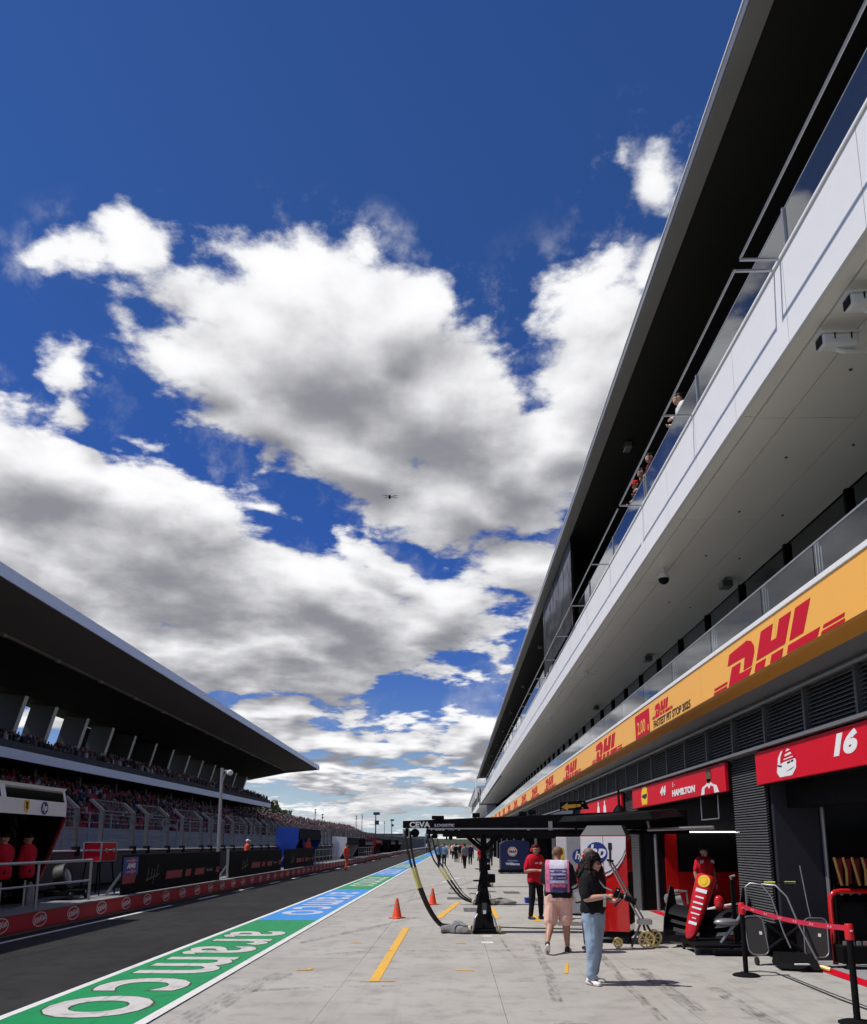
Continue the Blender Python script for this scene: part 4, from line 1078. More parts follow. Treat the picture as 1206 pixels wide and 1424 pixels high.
crowd('crowd', 'crowd in the red seats of the lower tier of the roofed grandstand', -30.65, 2.6, 13, .86, .40, 40, GY1, .48, 1)
crowd('crowd', 'dark row of people along the upper deck of the roofed grandstand', -38.3, 9.75, 4, .9, .35, 52, GY1, .75, 2, .5)
crowd('crowd', 'crowd packed in the low open grandstand beyond the roofed one', -30.65, 2.2, 14, .86, .40, GY1 + 3, 330, .85, 3, .4)

# far masts, trees and low far buildings
def mast(x, yy, h, label, r=.16, head=True):
    t = thing('light_mast', label, 'mast', (x, yy, 0), 0, 'tall masts in the far distance')
    MB().tube([(x, yy, 0), (x, yy, h)], [r, r * .6], 8).build('pole', M_DGREY, t)
    if head:
        MB().box(x - .3, yy - .1, h, x + .5, yy + .1, h + .35).build('lamp_head', M_DGREY, t)
        MB().box(x - .1, yy - .3, h - 1.2, x + .4, yy + .3, h - .7).build('speaker_box', M_DGREY, t)
mast(-9.9, 102, 5.3, 'tall dark mast with a double head beyond the white ended stand', .1)
mast(-13.5, 175, 6.5, 'dark mast near the far end of the pit wall', .12)
for i, (px_, d, h) in enumerate([(450, 300, 12), (505, 420, 16), (497, 380, 14), (536, 520, 15), (440, 330, 15)]):
    mast((px_ - 632) / 1113 * d, d, h, ['first thin far mast seen from the left', 'fourth thin far mast seen from the left', 'third thin far mast seen from the left', 'rightmost thin far mast', 'thin far mast above the open grandstand'][i], .22)
def foliage_mat():
    m = bpy.data.materials.new('leaf'); m.use_nodes = True
    nt = m.node_tree; b = NB(nt); p = nt.nodes['Principled BSDF']
    oi = b.n('ShaderNodeNewGeometry')
    c = b.mix(oi.outputs['Random Per Island'], (.045, .065, .02, 1), (.12, .13, .045, 1))
    b.put(p.inputs['Base Color'], c); p.inputs['Roughness'].default_value = .6
    return m
M_LEAF = foliage_mat(); M_BARK = pm('bark', (.08, .06, .045), .9)
def tree(x, yy, h, label, seed, n=900):
    rd = random.Random(seed)
    t = thing('tree', label, 'tree', (x, yy, 0), 0, 'trees far down the track')
    tk = MB().tube([(x, yy, 0), (x + .2, yy, h * .35), (x, yy, h * .7)], [.35, .25, .1], 8)
    for k in range(6):
        a = rd.uniform(0, 6.28); z = h * rd.uniform(.3, .55)
        tk.tube([(x, yy, z), (x + math.cos(a) * h * .18, yy + math.sin(a) * h * .18, z + h * .2)], [.12, .05], 5)
    tk.build('trunk', M_BARK, t)
    cl = [(rd.gauss(0, .16) * h, rd.gauss(0, .16) * h, h * rd.uniform(.42, .9), h * rd.uniform(.09, .17)) for _ in range(14)]
    m_ = MB()
    for k in range(n):
        cx_, cy_, cz_, r_ = cl[k % 14]
        d = Vector((rd.gauss(0, 1), rd.gauss(0, 1), rd.gauss(0, 1))).normalized() * r_ * rd.uniform(.6, 1.05)
        c_ = Vector((x + cx_, yy + cy_, cz_)) + d
        u_ = Vector((rd.gauss(0, 1), rd.gauss(0, 1), rd.gauss(0, 1))).normalized() * h * .035; v_ = u_.orthogonal().normalized() * h * .03
        m_.quad(c_ - u_ - v_, c_ + u_ - v_, c_ + u_ + v_, c_ - u_ + v_)
    m_.build('crown', M_LEAF, t)
for i, (x, yy, h) in enumerate([(-62, 250, 15.5), (-66, 262, 14), (-58, 268, 13.5)]):
    tree(x, yy, h, ['tallest leafy tree rising behind the open grandstand', 'left leafy tree behind the open grandstand', 'right leafy tree behind the open grandstand'][i], i)
hill = MB()
for k in range(40):
    x = -400 + k * 16; hz = 5 + 3 * noise.noise(Vector((k * .31, 0, 0)))
    hill.add([(x, 700, -.1), (x + 17, 700, -.1), (x + 17, 720, hz), (x, 720, hz), (x + 17, 760, -.1), (x, 760, -.1)], [(0, 1, 2, 3), (3, 2, 4, 5)])
hill.build('far_wood', pm('far_wood_green', (.035, .05, .025), .9, var=.4, scale=.2), kind='stuff')
for i, (x, yy, w_, h) in enumerate([(-40, 420, 30, 6), (-20, 470, 14, 5)]):
    t = thing('far_building', ['long low grey building at the end of the straight', 'small low grey building at the end of the straight'][i], 'building', (x, yy, 0))
    MB().box(x - w_ / 2, yy, 0, x + w_ / 2, yy + 10, h).build('wall', M_GREYM, t)
    MB().box(x - w_ / 2 - .5, yy - .5, h + .01, x + w_ / 2 + .5, yy + 10.5, h + .5).build('roof', M_DGREY, t)
    for k in range(6): MB().box(x - w_ / 2 + 1 + k * w_ / 6, yy - .06, 2, x - w_ / 2 + 1 + k * w_ / 6 + w_ / 10, yy - .01, 4).build('window', M_GLASS2, t)

# ------------------------------------------------------------------ pit equipment on the apron
M_YSLV = pm('yellow_sleeve', (.62, .58, .16), .6, var=.1)
def gantry(px, py, label, lab_h, sc_txt=True):
    t = thing('pit_gantry', label, 'gantry', (px, py, 0), 0, 'pit stop gantries')
    G = lambda n, mb, m, **k: mb.build(n, m, t, **k)
    x0 = px - 1.72
    # tapered foot
    G('foot', MB().add([(px - .21, py - .24, .10), (px + .21, py - .24, .10), (px + .21, py + .24, .10), (px - .21, py + .24, .10),
                        (px - .075, py - .075, .95), (px + .075, py - .075, .95), (px + .075, py + .075, .95), (px - .075, py + .075, .95)],
                       [(3, 2, 1, 0), (4, 5, 6, 7), (0, 1, 5, 4), (1, 2, 6, 5), (2, 3, 7, 6), (3, 0, 4, 7)]), M_BLACK, bev=.015)
    G('foot_plate', MB().box(px - .27, py - .30, .03, px + .27, py + .30, .095), M_BLACK, bev=.01)
    rl_ = MB()
    rl_.tube([(px - .26, py - .32, .06), (px - .20, py - .29, .32), (px - .15, py - .25, .40)], .018, 8); rl_.tube([(px + .26, py - .32, .06), (px + .20, py - .29, .32), (px + .15, py - .25, .40)], .018, 8)
    G('guard_tube', rl_, M_STEEL)
    G('inspection_plate', MB().box(px - .05, py - .215, .42, px + .05, py - .195, .62), M_DGREY)
    G('badge', MB().box(px - .03, py - .235, .40, px + .03, py - .218, .47), M_WPRINT)
    for s_ in (-1, 1):
        G('wheel', MB().lathe([(.07, -.03), (.085, -.02), (.085, .02), (.07, .03)], 16, 0, (px + s_ * .31, py - .2, .087), Matrix.Rotation(R(90), 3, 'Y').to_4x4()), pm('cream_wheel', (.6, .52, .3), .5))
    G('mast', MB().box(px - .055, py - .055, .955, px + .055, py + .055, 2.12), M_BLACK, bev=.008)
    G('winch', MB().box(px + .08, py - .1, 1.02, px + .24, py + .1, 1.20), M_BLACK, bev=.02)
    G('winch_handle', MB().tube([(px - .22, py, 1.06), (px + .16, py, 1.06)], .018, 8), M_BLACK)
    for s_ in (-1, 1):
        G('brace', MB().tube([(px + s_ * .04, py, 1.70), (px + s_ * .50, py, 2.12)], .035, 8), M_BLACK)
    # boom: deeper towards the garage
    xr = 4.95
    G('boom', MB().add([(x0, py - .12, 2.16), (xr, py - .12, 2.12), (xr, py + .12, 2.12), (x0, py + .12, 2.16),
                        (x0, py - .12, 2.31), (xr, py - .12, 2.56), (xr, py + .12, 2.56), (x0, py + .12, 2.31)],
                       [(3, 2, 1, 0), (4, 5, 6, 7), (0, 1, 5, 4), (1, 2, 6, 5), (2, 3, 7, 6), (3, 0, 4, 7)]), M_BLACK, bev=.012)
    G('lower_beam', MB().box(x0 + .5, py - .2, 2.03, xr, py - .08, 2.11), M_BLACK)
    G('cable_tray', MB().box(x0 + .55, py - .3, 2.13, 3.4, py - .22, 2.155), M_STEEL)
    G('junction_box', MB().box(x0 + .62, py - .16, 2.345, x0 + .88, py + .1, 2.42), M_BLACK, bev=.01)
    G('hose_reel', MB().lathe([(.09, -.06), (.09, .06)], 14, 0, (x0 + .26, py, 2.06), Matrix.Rotation(R(90), 3, 'X').to_4x4()), M_BLACK)
    G('drop_bracket', MB().box(x0 + .05, py - .06, 1.98, x0 + .12, py + .06, 2.155), M_BLACK)
    if sc_txt:
        txt('CEVA', .16, facing_cam(x0 + .36, py - .122, 2.225), 'lettering', M_WPRINT, t, 0, .006, .001, 1.1)
        txt('LOGISTICS', .075, facing_cam(x0 + .92, py - .122, 2.215), 'lettering', M_WPRINT, t, 0, .003, .001, 1.35)
    for i, xx in enumerate((x0 + 1.55, x0 + 2.55, x0 + 2.75)):
        G('boom_camera', MB().box(xx - .06, py - .06, 2.39 + .03 * i, xx + .10, py + .06, 2.48 + .03 * i), M_BLACK, bev=.01)
        G('camera_stalk', MB().tube([(xx, py, 2.3), (xx, py, 2.40 + .03 * i)], .02, 6), M_BLACK)
    for xx in (x0 + 1.1, x0 + 2.4, x0 + 3.1):
        G('boom_clamp', MB().box(xx, py - .17, 2.10, xx + .08, py - .121, 2.30), M_STEEL if xx > x0 + 3 else M_BLACK)
    return t
gantry(0.62, 17.43, 'black pit stop gantry nearest the camera with white letters on its boom', 0)
gantry(.86, 25.18, 'black pit stop gantry standing right behind the nearest one', 1)
gantry(1.3, 35.2, 'third black pit stop gantry, farther down the pit lane', 2)
for n_, (px, py, pts, lab) in enumerate([
    (0.62, 17.43, [(-1.05, 2.10), (-1.0, 1.72), (-.90, 1.33), (-.75, .91), (-.53, .44), (-.28, .14), (0.02, .06)], 'black air hoses with yellow sleeves hanging from the nearest gantry boom'),
    (1.04, 25.18, [(-.85, 2.08), (-.68, 1.44), (-.47, 1.10), (-.22, .73), (.18, .24), (.60, .06), (.95, .035)], 'black air hoses with yellow sleeves hanging from the second gantry boom')]):
    t = thing('air_hose', lab, 'hose', (px - 1.6, py, 0), 0, 'air hoses on the gantries')
    for q in range(2 + n_):
        o = .045 * q
        P_ = [(x + .10 * q * (1 - i / 6) + (.05 * q if n_ else 0), py - .12 + .12 * q + .05 * math.sin(i * 1.3 + q), z + .015 * q * i / 6) for i, (x, z) in enumerate(pts)]
        # smooth the path
        S_ = []
        for i in range(len(P_) - 1):
            p0, p1, p2, p3 = [Vector(P_[max(0, min(len(P_) - 1, j))]) for j in (i - 1, i, i + 1, i + 2)]
            for s_ in range(5):
                u = s_ / 5
                S_.append(.5 * ((2 * p1) + (p2 - p0) * u + (2 * p0 - 5 * p1 + 4 * p2 - p3) * u * u + (3 * p1 - p0 - 3 * p2 + p3) * u ** 3))
        S_.append(Vector(P_[-1]))
        if q < 2:
            MB().tube(S_[:11], .024, 8).build('upper_hose', M_RUBBER, t, smooth=True)
            MB().tube(S_[10:16], .029, 8).build('sleeve', M_YSLV, t, smooth=True)
            MB().tube(S_[15:], .030, 8).build('lower_hose', M_RUBBER, t, smooth=True)
        else:
            MB().tube(S_, .012, 6).build('cable', M_RUBBER, t, smooth=True)
    for k in range(3):
        MB().box(pts[0][0] - .05 + k * .05, py - .06, 2.0 - k * .02, pts[0][0] - .01 + k * .05, py, 2.14).build('coupling', M_STEEL, t)
# covered gun bundles lying on the ground
def bundle(x, y, L, mat, label, seed, cat='cover'):
    t = thing('cloth_cover', label, cat, (x, y, 0))
    m_ = MB(); n, k = 14, 16
    for i in range(n + 1):
        u = i / n
        for j in range(k):
            a = math.pi * 2 * j / k
            r = .115 * math.sin(math.pi * min(1, .12 + u * .86)) ** .6 * (1 + .35 * noise.noise(Vector((u * 5 + seed, math.cos(a) * 1.5, math.sin(a) * 1.5))))
            m_.v.append((x + (u - .5) * L, y + r * 1.5 * math.cos(a) + .1 * math.sin(u * 5), max(.012, .075 + r * math.sin(a))))
    for i in range(n):
        for j in range(k):
            m_.f.append((i * k + j, i * k + (j + 1) % k, (i + 1) * k + (j + 1) % k, (i + 1) * k + j)); m_.m.append(0)
    m_.f += [tuple(range(k)), tuple(reversed(range(n * k, n * k + k)))]; m_.m += [0, 0]
    m_.build('cover', mat, t, smooth=True)
    return t
t = bundle(.02, 17.3, .62, M_CLOTHG, 'grey cloth cover over the wheel gun at the end of the near hoses', 1)
flat([[(-.12, -.05), (.0, .12), (.14, .1), (.26, -.03), (.16, -.02), (.05, .05)]], frame((.0, 17.19, .17), (1, 0, .05), (0, .75, .66)), .012).build('foil_patch', M_SILVER, t)
MB().tube([(.25, 17.3, .07), (.62, 17.3, .045)], .035, 8).build('gun_handle', M_RUBBER, t)
MB().tube([(.2, 17.42, .07), (.58, 17.5, .04)], .03, 8).build('gun_handle', M_RUBBER, t)
bundle(1.45, 25.1, .85, M_CLOTHG, 'pale grey cloth cover on the ground beside the second gantry foot', 5)
t = thing('ground_cable', 'thin black cable crossing the apron by the near gantry', 'cable', (1.5, 18.2, 0))
MB().tube([(-.35, 19.2, .012), (.4, 18.6, .012), (1.6, 18.25, .012), (3.0, 18.0, .012), (4.4, 17.2, .012)], .016, 6).build('cable', M_RUBBER, t)
t = thing('ground_cable', 'thin black cable lying from the nearer belt post to the right edge', 'cable', (4.6, 10.5, 0))
MB().tube([(4.13, 12.25, .012), (4.45, 12.35, .012), (4.62, 12.2, .012), (4.60, 10.2, .012), (4.7, 8.2, .012), (4.8, 6.5, .012)], .008, 6).build('cable', M_RUBBER, t)

def cone(x, y, label):
    t = thing('traffic_cone', label, 'cone', (x, y, 0), random.uniform(0, 1), 'orange cones on the apron')
    MB().box(-.155, -.155, .003, .155, .155, .03).build('base', M_CONE, t, bev=.012, local=True)
    m_ = MB().lathe([(.125, .03), (.115, .05), (.033, .47), (.028, .485), (.0, .485)], 24)
    m_.build('cone_body', M_CONE, t, smooth=True, local=True)
    for a, c in ((.27, .30), (.36, .385)):
        f = lambda z: .1165 - (z - .05) * (.082 / .42)
        MB().lathe([(f(a), a), (f(c), c)], 24).build('grey_band', pm('worn_reflective_band', (.38, .22, .17), .5), t, smooth=True, local=True)
cone(-1.44, 20.63, 'orange cone nearer the camera, left of the hanging hoses')
cone(-.67, 25.14, 'orange cone farther from the camera, near the second hoses')

# belt stanchions
def stanchion(x, y, label):
    t = thing('belt_stanchion', label, 'stanchion', (x, y, 0), 0, 'belt posts by the garage')
    MB().lathe([(.185, .002), (.185, .016), (.15, .03), (.05, .04), (.035, .05)], 32, 0, (x, y, 0)).build('base', M_BLACK, t, smooth=True)
    MB().tube([(x, y, .045), (x, y, .84)], .034, 16).build('pole', M_BLACK, t, smooth=True)
    MB().lathe([(.042, .84), (.046, .86), (.046, .99), (.038, 1.005), (0, 1.008)], 18, 0, (x, y, 0)).build('head', pm('stanchion_red', (.62, .012, .02), .4), t, smooth=True)
    MB().box(x - .012, y - .052, .93, x + .012, y - .046, .945).build('latch', M_WPRINT, t)
stanchion(4.12, 11.98, 'black belt post with a red head beside the front wing trolley')
stanchion(4.18, 8.92, 'black belt post with a red head at the bottom right corner')
t = thing('barrier_belt', 'red belt with small white marks stretched between the two black posts', 'belt', (4.15, 10.4, .95))
bm_ = MB(); N_ = 14
for i in range(N_):
    u0, u1 = i / N_, (i + 1) / N_
    f = lambda u: (4.12 + .06 * u, 11.93 - 2.96 * u, .955 - .05 * math.sin(math.pi * u))
    a, c = f(u0), f(u1)
    bm_.add([(a[0], a[1], a[2] - .028), (c[0], c[1], c[2] - .028), (c[0], c[1], c[2] + .028), (a[0], a[1], a[2] + .028),
             (a[0] + .002, a[1], a[2] - .028), (c[0] + .002, c[1], c[2] - .028), (c[0] + .002, c[1], c[2] + .028), (a[0] + .002, a[1], a[2] + .028)], [(3, 2, 1, 0), (4, 5, 6, 7), (3, 7, 6, 2), (0, 1, 5, 4)])
bm_.build('webbing', pm('belt_red', (.56, .014, .05), .55), t)
mk_ = MB()
for i in range(6):
    u = .12 + .15 * i; p_ = f(u)
    for q in (-.035, .03): mk_.box(p_[0] - .003, p_[1] + q - .018, p_[2] - .012, p_[0] - .001, p_[1] + q + .018, p_[2] + .012)
mk_.build('printed_mark', pm('dim_belt_print', (.55, .30, .33), .5), t)

# white and red equipment cabinet
ct = thing('equipment_cabinet', 'tall white and red equipment cabinet with a round blue logo', 'cabinet', (3.25, 15.5, 0), R(-20))
def CB(n, mb, m, **k): return mb.build(n, m, ct, local=True, **k)
CB('body', MB().box(-.87, 0, .22, 0, .72, 1.98), M_REDG, bev=.01)
CB('plinth', MB().box(-.85, .03, .10, -.02, .70, .215), M_BLACK)
CB('cap', MB().add([(-.87, 0, 1.985), (0, 0, 1.985), (0, .72, 1.985), (-.87, .72, 1.985), (-.76, .16, 2.18), (-.10, .16, 2.18), (-.10, .6, 2.18), (-.76, .6, 2.18)], [(3, 2, 1, 0), (4, 5, 6, 7), (0, 1, 5, 4), (1, 2, 6, 5), (2, 3, 7, 6), (3, 0, 4, 7)]), M_DGREY, bev=.008)
Mc = frame((0, -.0105, 0), (1, 0, 0), (0, 0, 1)); Mc2 = frame((0, -.013, 0), (1, 0, 0), (0, 0, 1)); Mc3 = frame((0, -.016, 0), (1, 0, 0), (0, 0, 1))
sw = [(-.02, 1.66), (-.08, 1.52), (-.18, 1.38), (-.32, 1.26), (-.50, 1.18), (-.70, 1.13), (-.87, 1.11)]
flat([[(-.865, 1.97), (-.005, 1.97)] + sw], Mc, .003).build('white_front', M_WPRINT, ct).location = (0, 0, 0)
def fl(polys, M, m, n):
    o = flat(polys, M, .002).build(n, m, ct, local=True); return o
for o in [q for q in bpy.data.objects if q.parent == ct and q.name.startswith('white_front')]: bpy.data.objects.remove(o)
fl([[(-.865, 1.97), (-.005, 1.97)] + sw], Mc, M_WPRINT, 'white_front')
st1 = [(x, z + .05) for x, z in sw]; st2 = [(x, z + .075) for x, z in sw]
fl([[st1[i], st2[i], st2[i + 1], st1[i + 1]] for i in range(6)], Mc2, pm('dark_stripe', (.03, .012, .05), .4), 'stripe')
fl([disc(-.56, 1.66, .205, 32)], Mc2, M_HPB, 'round_logo')
oo = txt('hp', .34, Matrix.Identity(4), 'logo_lettering', M_WPRINT, None, .25, .01, .001, .95)
oo.data.transform(frame((-.56, -.0165, 1.68), (1, 0, 0), (0, 0, 1))); oo.parent = ct
fl([[(-.335, 1.42), (-.295, 1.42), (-.285, 1.78), (-.325, 1.78)], [(-.34, 1.72), (-.27, 1.72), (-.27, 1.85), (-.34, 1.85)]], Mc3, M_BPRINT, 'door_handle')
fl([[(-.44, .2), (-.432, .2), (-.432, 1.97), (-.44, 1.97)]], Mc2, pm('panel_gap', (.2, .03, .03), .6), 'door_gap')
CB('side_vent', MB().box(.002, .12, .35, .014, .62, 1.3), M_BLACK)
for x in (-.78, -.09):
    for yy in (.1, .6): CB('castor', MB().lathe([(.05, -.02), (.05, .02)], 12, 0, (x, yy, .052), Matrix.Rotation(R(90), 3, 'Y').to_4x4()), M_RUBBER)

sp = thing('display_panel', 'grey and white panel with a blue round logo behind the shaved head man', 'panel', (3.3, 21.5, 0), R(-8))
MB().box(-.35, 0, .05, .25, .5, 2.0).build('grey_front', pm('pale_grey_panel', (.34, .35, .37), .4), sp, local=True, bev=.01)
MB().box(-.62, .02, .05, -.352, .5, 2.0).build('white_front', M_WPRINT, sp, local=True, bev=.01)
flat([disc(-.02, 1.5, .19, 28)], frame((0, -.003, 0), (1, 0, 0), (0, 0, 1)), .002).build('round_logo', M_HPB, sp, local=True)
oo = txt('hp', .28, Matrix.Identity(4), 'logo_lettering', M_WPRINT, None, .25, .008, .001, .95)
oo.data.transform(frame((-.02, -.009, 1.52), (1, 0, 0), (0, 0, 1))); oo.parent = sp
flat([[(-.55, 1.72), (-.42, 1.72), (-.41, 1.5), (-.485, 1.34), (-.56, 1.5)]], frame((0, .017, 0), (1, 0, 0), (0, 0, 1)), .002).build('shield_emblem', M_YELP, sp, local=True)

# arrow board and mast over the boom root
ab = thing('arrow_board', 'black board with a yellow arrow above the gantry boom', 'sign', (2.95, 17.9, 2.4))
Ma = frame((2.34, 17.98, 2.52), (1, 0, .10), (-.03, 0, 1)) @ Matrix.Scale(.58, 4)
flat([[(0, .04), (1.12, .0), (.98, .34), (.02, .36)]], Ma, .04).build('board', M_BLACK, ab)
Ma2 = Ma.copy(); Ma2.translation += (Ma.to_3x3() @ Vector((0, 0, .043)))
flat([[(.06, .17), (.30, .02), (.31, .10), (.62, .10), (.62, .24), (.31, .24), (.30, .32)], [(.64, .12), (.80, .12), (.80, .22), (.64, .22)]], Ma2, .004).build('arrow', pm('arrow_yellow', (.75, .38, .03), .5), ab)
for q in ((.10, .07), (.88, .25), (.86, .06)): flat([disc(*q, .035, 12)], Ma2, .004).build('lamp', M_GREYM, ab)
MB().tube([(2.65, 17.99, 2.38), (2.65, 17.99, 2.56)], .025, 8).build('bracket', M_BLACK, ab)
mt = thing('marker_mast', 'small black cone topped mast on the gantry boom', 'mast', (3.55, 17.5, 2.5))
MB().lathe([(.14, 2.50), (.12, 2.56), (.03, 2.66), (.022, 2.98), (0, 2.99)], 14, 0, (3.55, 17.5, 0)).build('mast', M_BLACK, mt, smooth=True)
aw = thing('boom_canopy', 'black trapezoid canopy over the cabinet at the root of the near gantry', 'canopy', (3.6, 17.0, 2.3))
MB().add([(2.4, 16.2, 2.27), (3.9, 16.0, 2.30), (4.9, 17.3, 2.40), (2.2, 17.25, 2.28), (2.45, 16.3, 2.34), (3.85, 16.1, 2.46), (4.7, 17.3, 2.56), (2.3, 17.25, 2.40)], [(3, 2, 1, 0), (4, 5, 6, 7), (0, 1, 5, 4), (1, 2, 6, 5), (2, 3, 7, 6), (3, 0, 4, 7)]).build('canopy', M_BLACK, aw, bev=.01)
MB().tube([(2.4, 16.6, 2.26), (2.9, 16.6, 1.45)], .02, 8).build('stay', M_BLACK, aw)
hf = thing('pulled_awning_bar', 'grey roller bar under the shutter beside the cabinet', 'bar', (4.6, 17.0, 2.2))
MB().tube([(4.0, 16.95, 2.12), (5.3, 16.7, 2.16)], .035, 8).build('bar', M_STEEL, hf)
MB().tube([(4.05, 16.95, 2.12), (4.02, 16.96, 2.3)], .03, 8).build('bracket', M_STEEL, hf)
wf = thing('wire_frame', 'thin steel rectangular frame hanging below the HAMILTON sign', 'frame', (5.4, 16.6, 2.6))
m_ = MB()
for q in (16.05, 17.15): m_.tube([(5.2, q, 2.79), (5.2, q, 2.32)], .012, 6)
m_.tube([(5.2, 16.05, 2.32), (5.2, 17.15, 2.32)], .012, 6); m_.build('rod', M_STEEL, wf)

# front jack with gold wheels
jk = thing('wheeled_jack', 'long handled jack with gold spoked wheels beside the red cabinet', 'jack', (3.3, 14.95, 0))
def wheel(parent, x, y, r, wd, yaw, name='wheel'):
    M = Matrix.Rotation(R(yaw), 3, 'Z').to_4x4() @ Matrix.Rotation(R(90), 3, 'X').to_4x4()
    m_ = MB(); n = 28
    m_.lathe([(r, -wd), (r, wd), (r - .028, wd), (r - .028, -wd), (r, -wd)], n, 0, (x, y, r + .002), M)
    m_.lathe([(.035, -wd * 1.3), (.035, wd * 1.3)], 12, 0, (x, y, r + .002), M)
    for k in range(8):
        a = math.pi * 2 * k / 8
        p0 = M @ Vector((.03 * math.cos(a), .03 * math.sin(a), 0)); p1 = M @ Vector(((r - .02) * math.cos(a), (r - .02) * math.sin(a), 0))
        m_.tube([p0 + Vector((x, y, r + .002)), p1 + Vector((x, y, r + .002))], .012, 6)
    m_.build(name, M_GOLD, parent)
wheel(jk, 3.42, 14.95, .15, .025, 6); wheel(jk, 3.62, 15.25, .15, .025, 6); wheel(jk, 2.92, 15.0, .09, .02, 6)
J = lambda n, p, r=.02, m=M_DGREY: MB().tube(p, r, 8).build(n, m, jk, smooth=True)
J('handle', [(2.82, 15.05, 1.52), (3.05, 15.05, 1.05), (3.36, 15.05, .45)], .018, M_STEEL); J('handle', [(2.90, 15.15, 1.50), (3.13, 15.15, 1.05), (3.45, 15.15, .45)], .018, M_STEEL)
J('crossbar', [(2.80, 15.05, 1.54), (2.92, 15.15, 1.52)], .02, M_BLACK)
J('leg', [(3.36, 15.05, .45), (3.16, 15.0, .02)], .022); J('leg', [(3.40, 15.1, .45), (3.44, 14.97, .16)], .022); J('leg', [(3.45, 15.15, .45), (3.62, 15.24, .16)], .022)
J('brace', [(3.12, 14.98, .98), (2.86, 14.9, .72)], .02); J('axle', [(3.42, 14.97, .152), (3.62, 15.23, .152)], .015, M_STEEL)
MB().box(3.3, 14.98, .40, 3.55, 15.16, .50).build('lift_head', M_STEEL, jk, bev=.02)

# nose and front wing on its trolley
nw = thing('front_wing_trolley', 'red car nose with black front wing standing upright on a low trolley', 'car part', (4.3, 14.6, 0))
def NW(n, mb, m, **k): return mb.build(n, m, nw, **k)
NW('trolley_deck', MB().box(4.02, 14.05, .12, 4.95, 14.95, .17), M_BLACK, bev=.01)
NW('trolley_foot', MB().box(4.30, 13.95, .035, 4.98, 14.10, .10), M_BLACK, bev=.01)
for x, y in ((4.06, 14.12), (4.9, 14.12), (4.06, 14.9), (4.9, 14.9)):
    NW('castor', MB().lathe([(.045, -.02), (.045, .02)], 12, 0, (x, y, .047), Matrix.Rotation(R(90), 3, 'Y').to_4x4()), M_RUBBER)
    NW('castor_fork', MB().box(x - .03, y - .03, .05, x + .03, y + .03, .125), M_DGREY)
# nose: lofted rounded sections from tip (low) to bulkhead (high)
secs_n = [(0, .035, .03), (.02, .065, .05), (.10, .10, .065), (.35, .125, .09), (.7, .15, .125), (1.0, .17, .16), (1.16, .18, .175), (1.18, .16, .155)]
A_, B_ = Vector((4.08, 14.62, .20)), Vector((4.60, 14.96, 1.34)); dn = (B_ - A_).normalized()
sn = Vector((.90, -.36, 0)); sn = (sn - dn * sn.dot(dn)).normalized(); fn_ = dn.cross(sn)
if fn_.y > 0: fn_ = -fn_
def nose_pt(l, a, b_, th, e=3.0):
    c_, s_ = math.cos(th), math.sin(th)
    return A_ + dn * l + sn * (a * math.copysign(abs(c_) ** (2 / e), c_)) + fn_ * (b_ * math.copysign(abs(s_) ** (2 / e), s_))
m_ = MB(); n = 24
for l, a, b_ in secs_n:
    m_.v += [tuple(nose_pt(l, a, b_, 2 * math.pi * j / n)) for j in range(n)]
for i in range(len(secs_n) - 1):
    for j in range(n): m_.f.append((i * n + j, i * n + (j + 1) % n, (i + 1) * n + (j + 1) % n, (i + 1) * n + j)); m_.m.append(0)
m_.f += [tuple(reversed(range(n))), tuple(range((len(secs_n) - 1) * n, len(secs_n) * n))]; m_.m += [0, 0]
NW('nose', m_, M_REDG, smooth=True)
def nd(l, u, off=.006):
    """point on the front of the nose: l along, u across"""
    k = 0
    while k < len(secs_n) - 2 and secs_n[k + 1][0] < l: k += 1
    t_ = (l - secs_n[k][0]) / (secs_n[k + 1][0] - secs_n[k][0]); b_ = secs_n[k][2] + t_ * (secs_n[k + 1][2] - secs_n[k][2])
    return A_ + dn * l + sn * u + fn_ * (b_ + off)
def decal(poly, mat, name, off=.004):
    m_ = MB(); vs = [nd(l, u, off) for l, u in poly] + [nd(l, u, off - .012) for l, u in poly]; k = len(poly)
    m_.add(vs, [tuple(range(k)), tuple(reversed(range(k, 2 * k)))] + [(i, (i + 1) % k, (i + 1) % k + k, i + k) for i in range(k)])
    NW(name, m_, mat)
decal([(1.04 + .11 * math.sin(a), .105 * math.cos(a)) for a in [2 * math.pi * i / 20 for i in range(20)]], M_YELP, 'yellow_emblem')
decal([(1.04 + .078 * math.sin(a), .062 * math.cos(a)) for a in [2 * math.pi * i / 16 for i in range(16)]], pm('emblem_orange', (.85, .36, .02), .5), 'emblem_ring', .007)
decal([(1.04 + .066 * math.sin(a), .052 * math.cos(a)) for a in [2 * math.pi * i / 16 for i in range(16)]], M_YELP, 'emblem_centre', .010)
for l, hh, w_ in ((.86, .065, .095), (.74, .028, .07), (.635, .03, .085), (.54, .032, .08), (.44, .024, .072), (.36, .018, .035), (.27, .05, .07)):
    decal([(l - hh / 2, -w_), (l - hh / 2, w_), (l + hh / 2, w_), (l + hh / 2, -w_)], M_WPRINT, 'sponsor_mark')
NW('side_lettering', MB().box(0, 0, 0, .001, .001, .001), M_BPRINT).hide_render = False
for o in [q for q in bpy.data.objects if q.name.startswith('side_lettering')]: bpy.data.objects.remove(o)
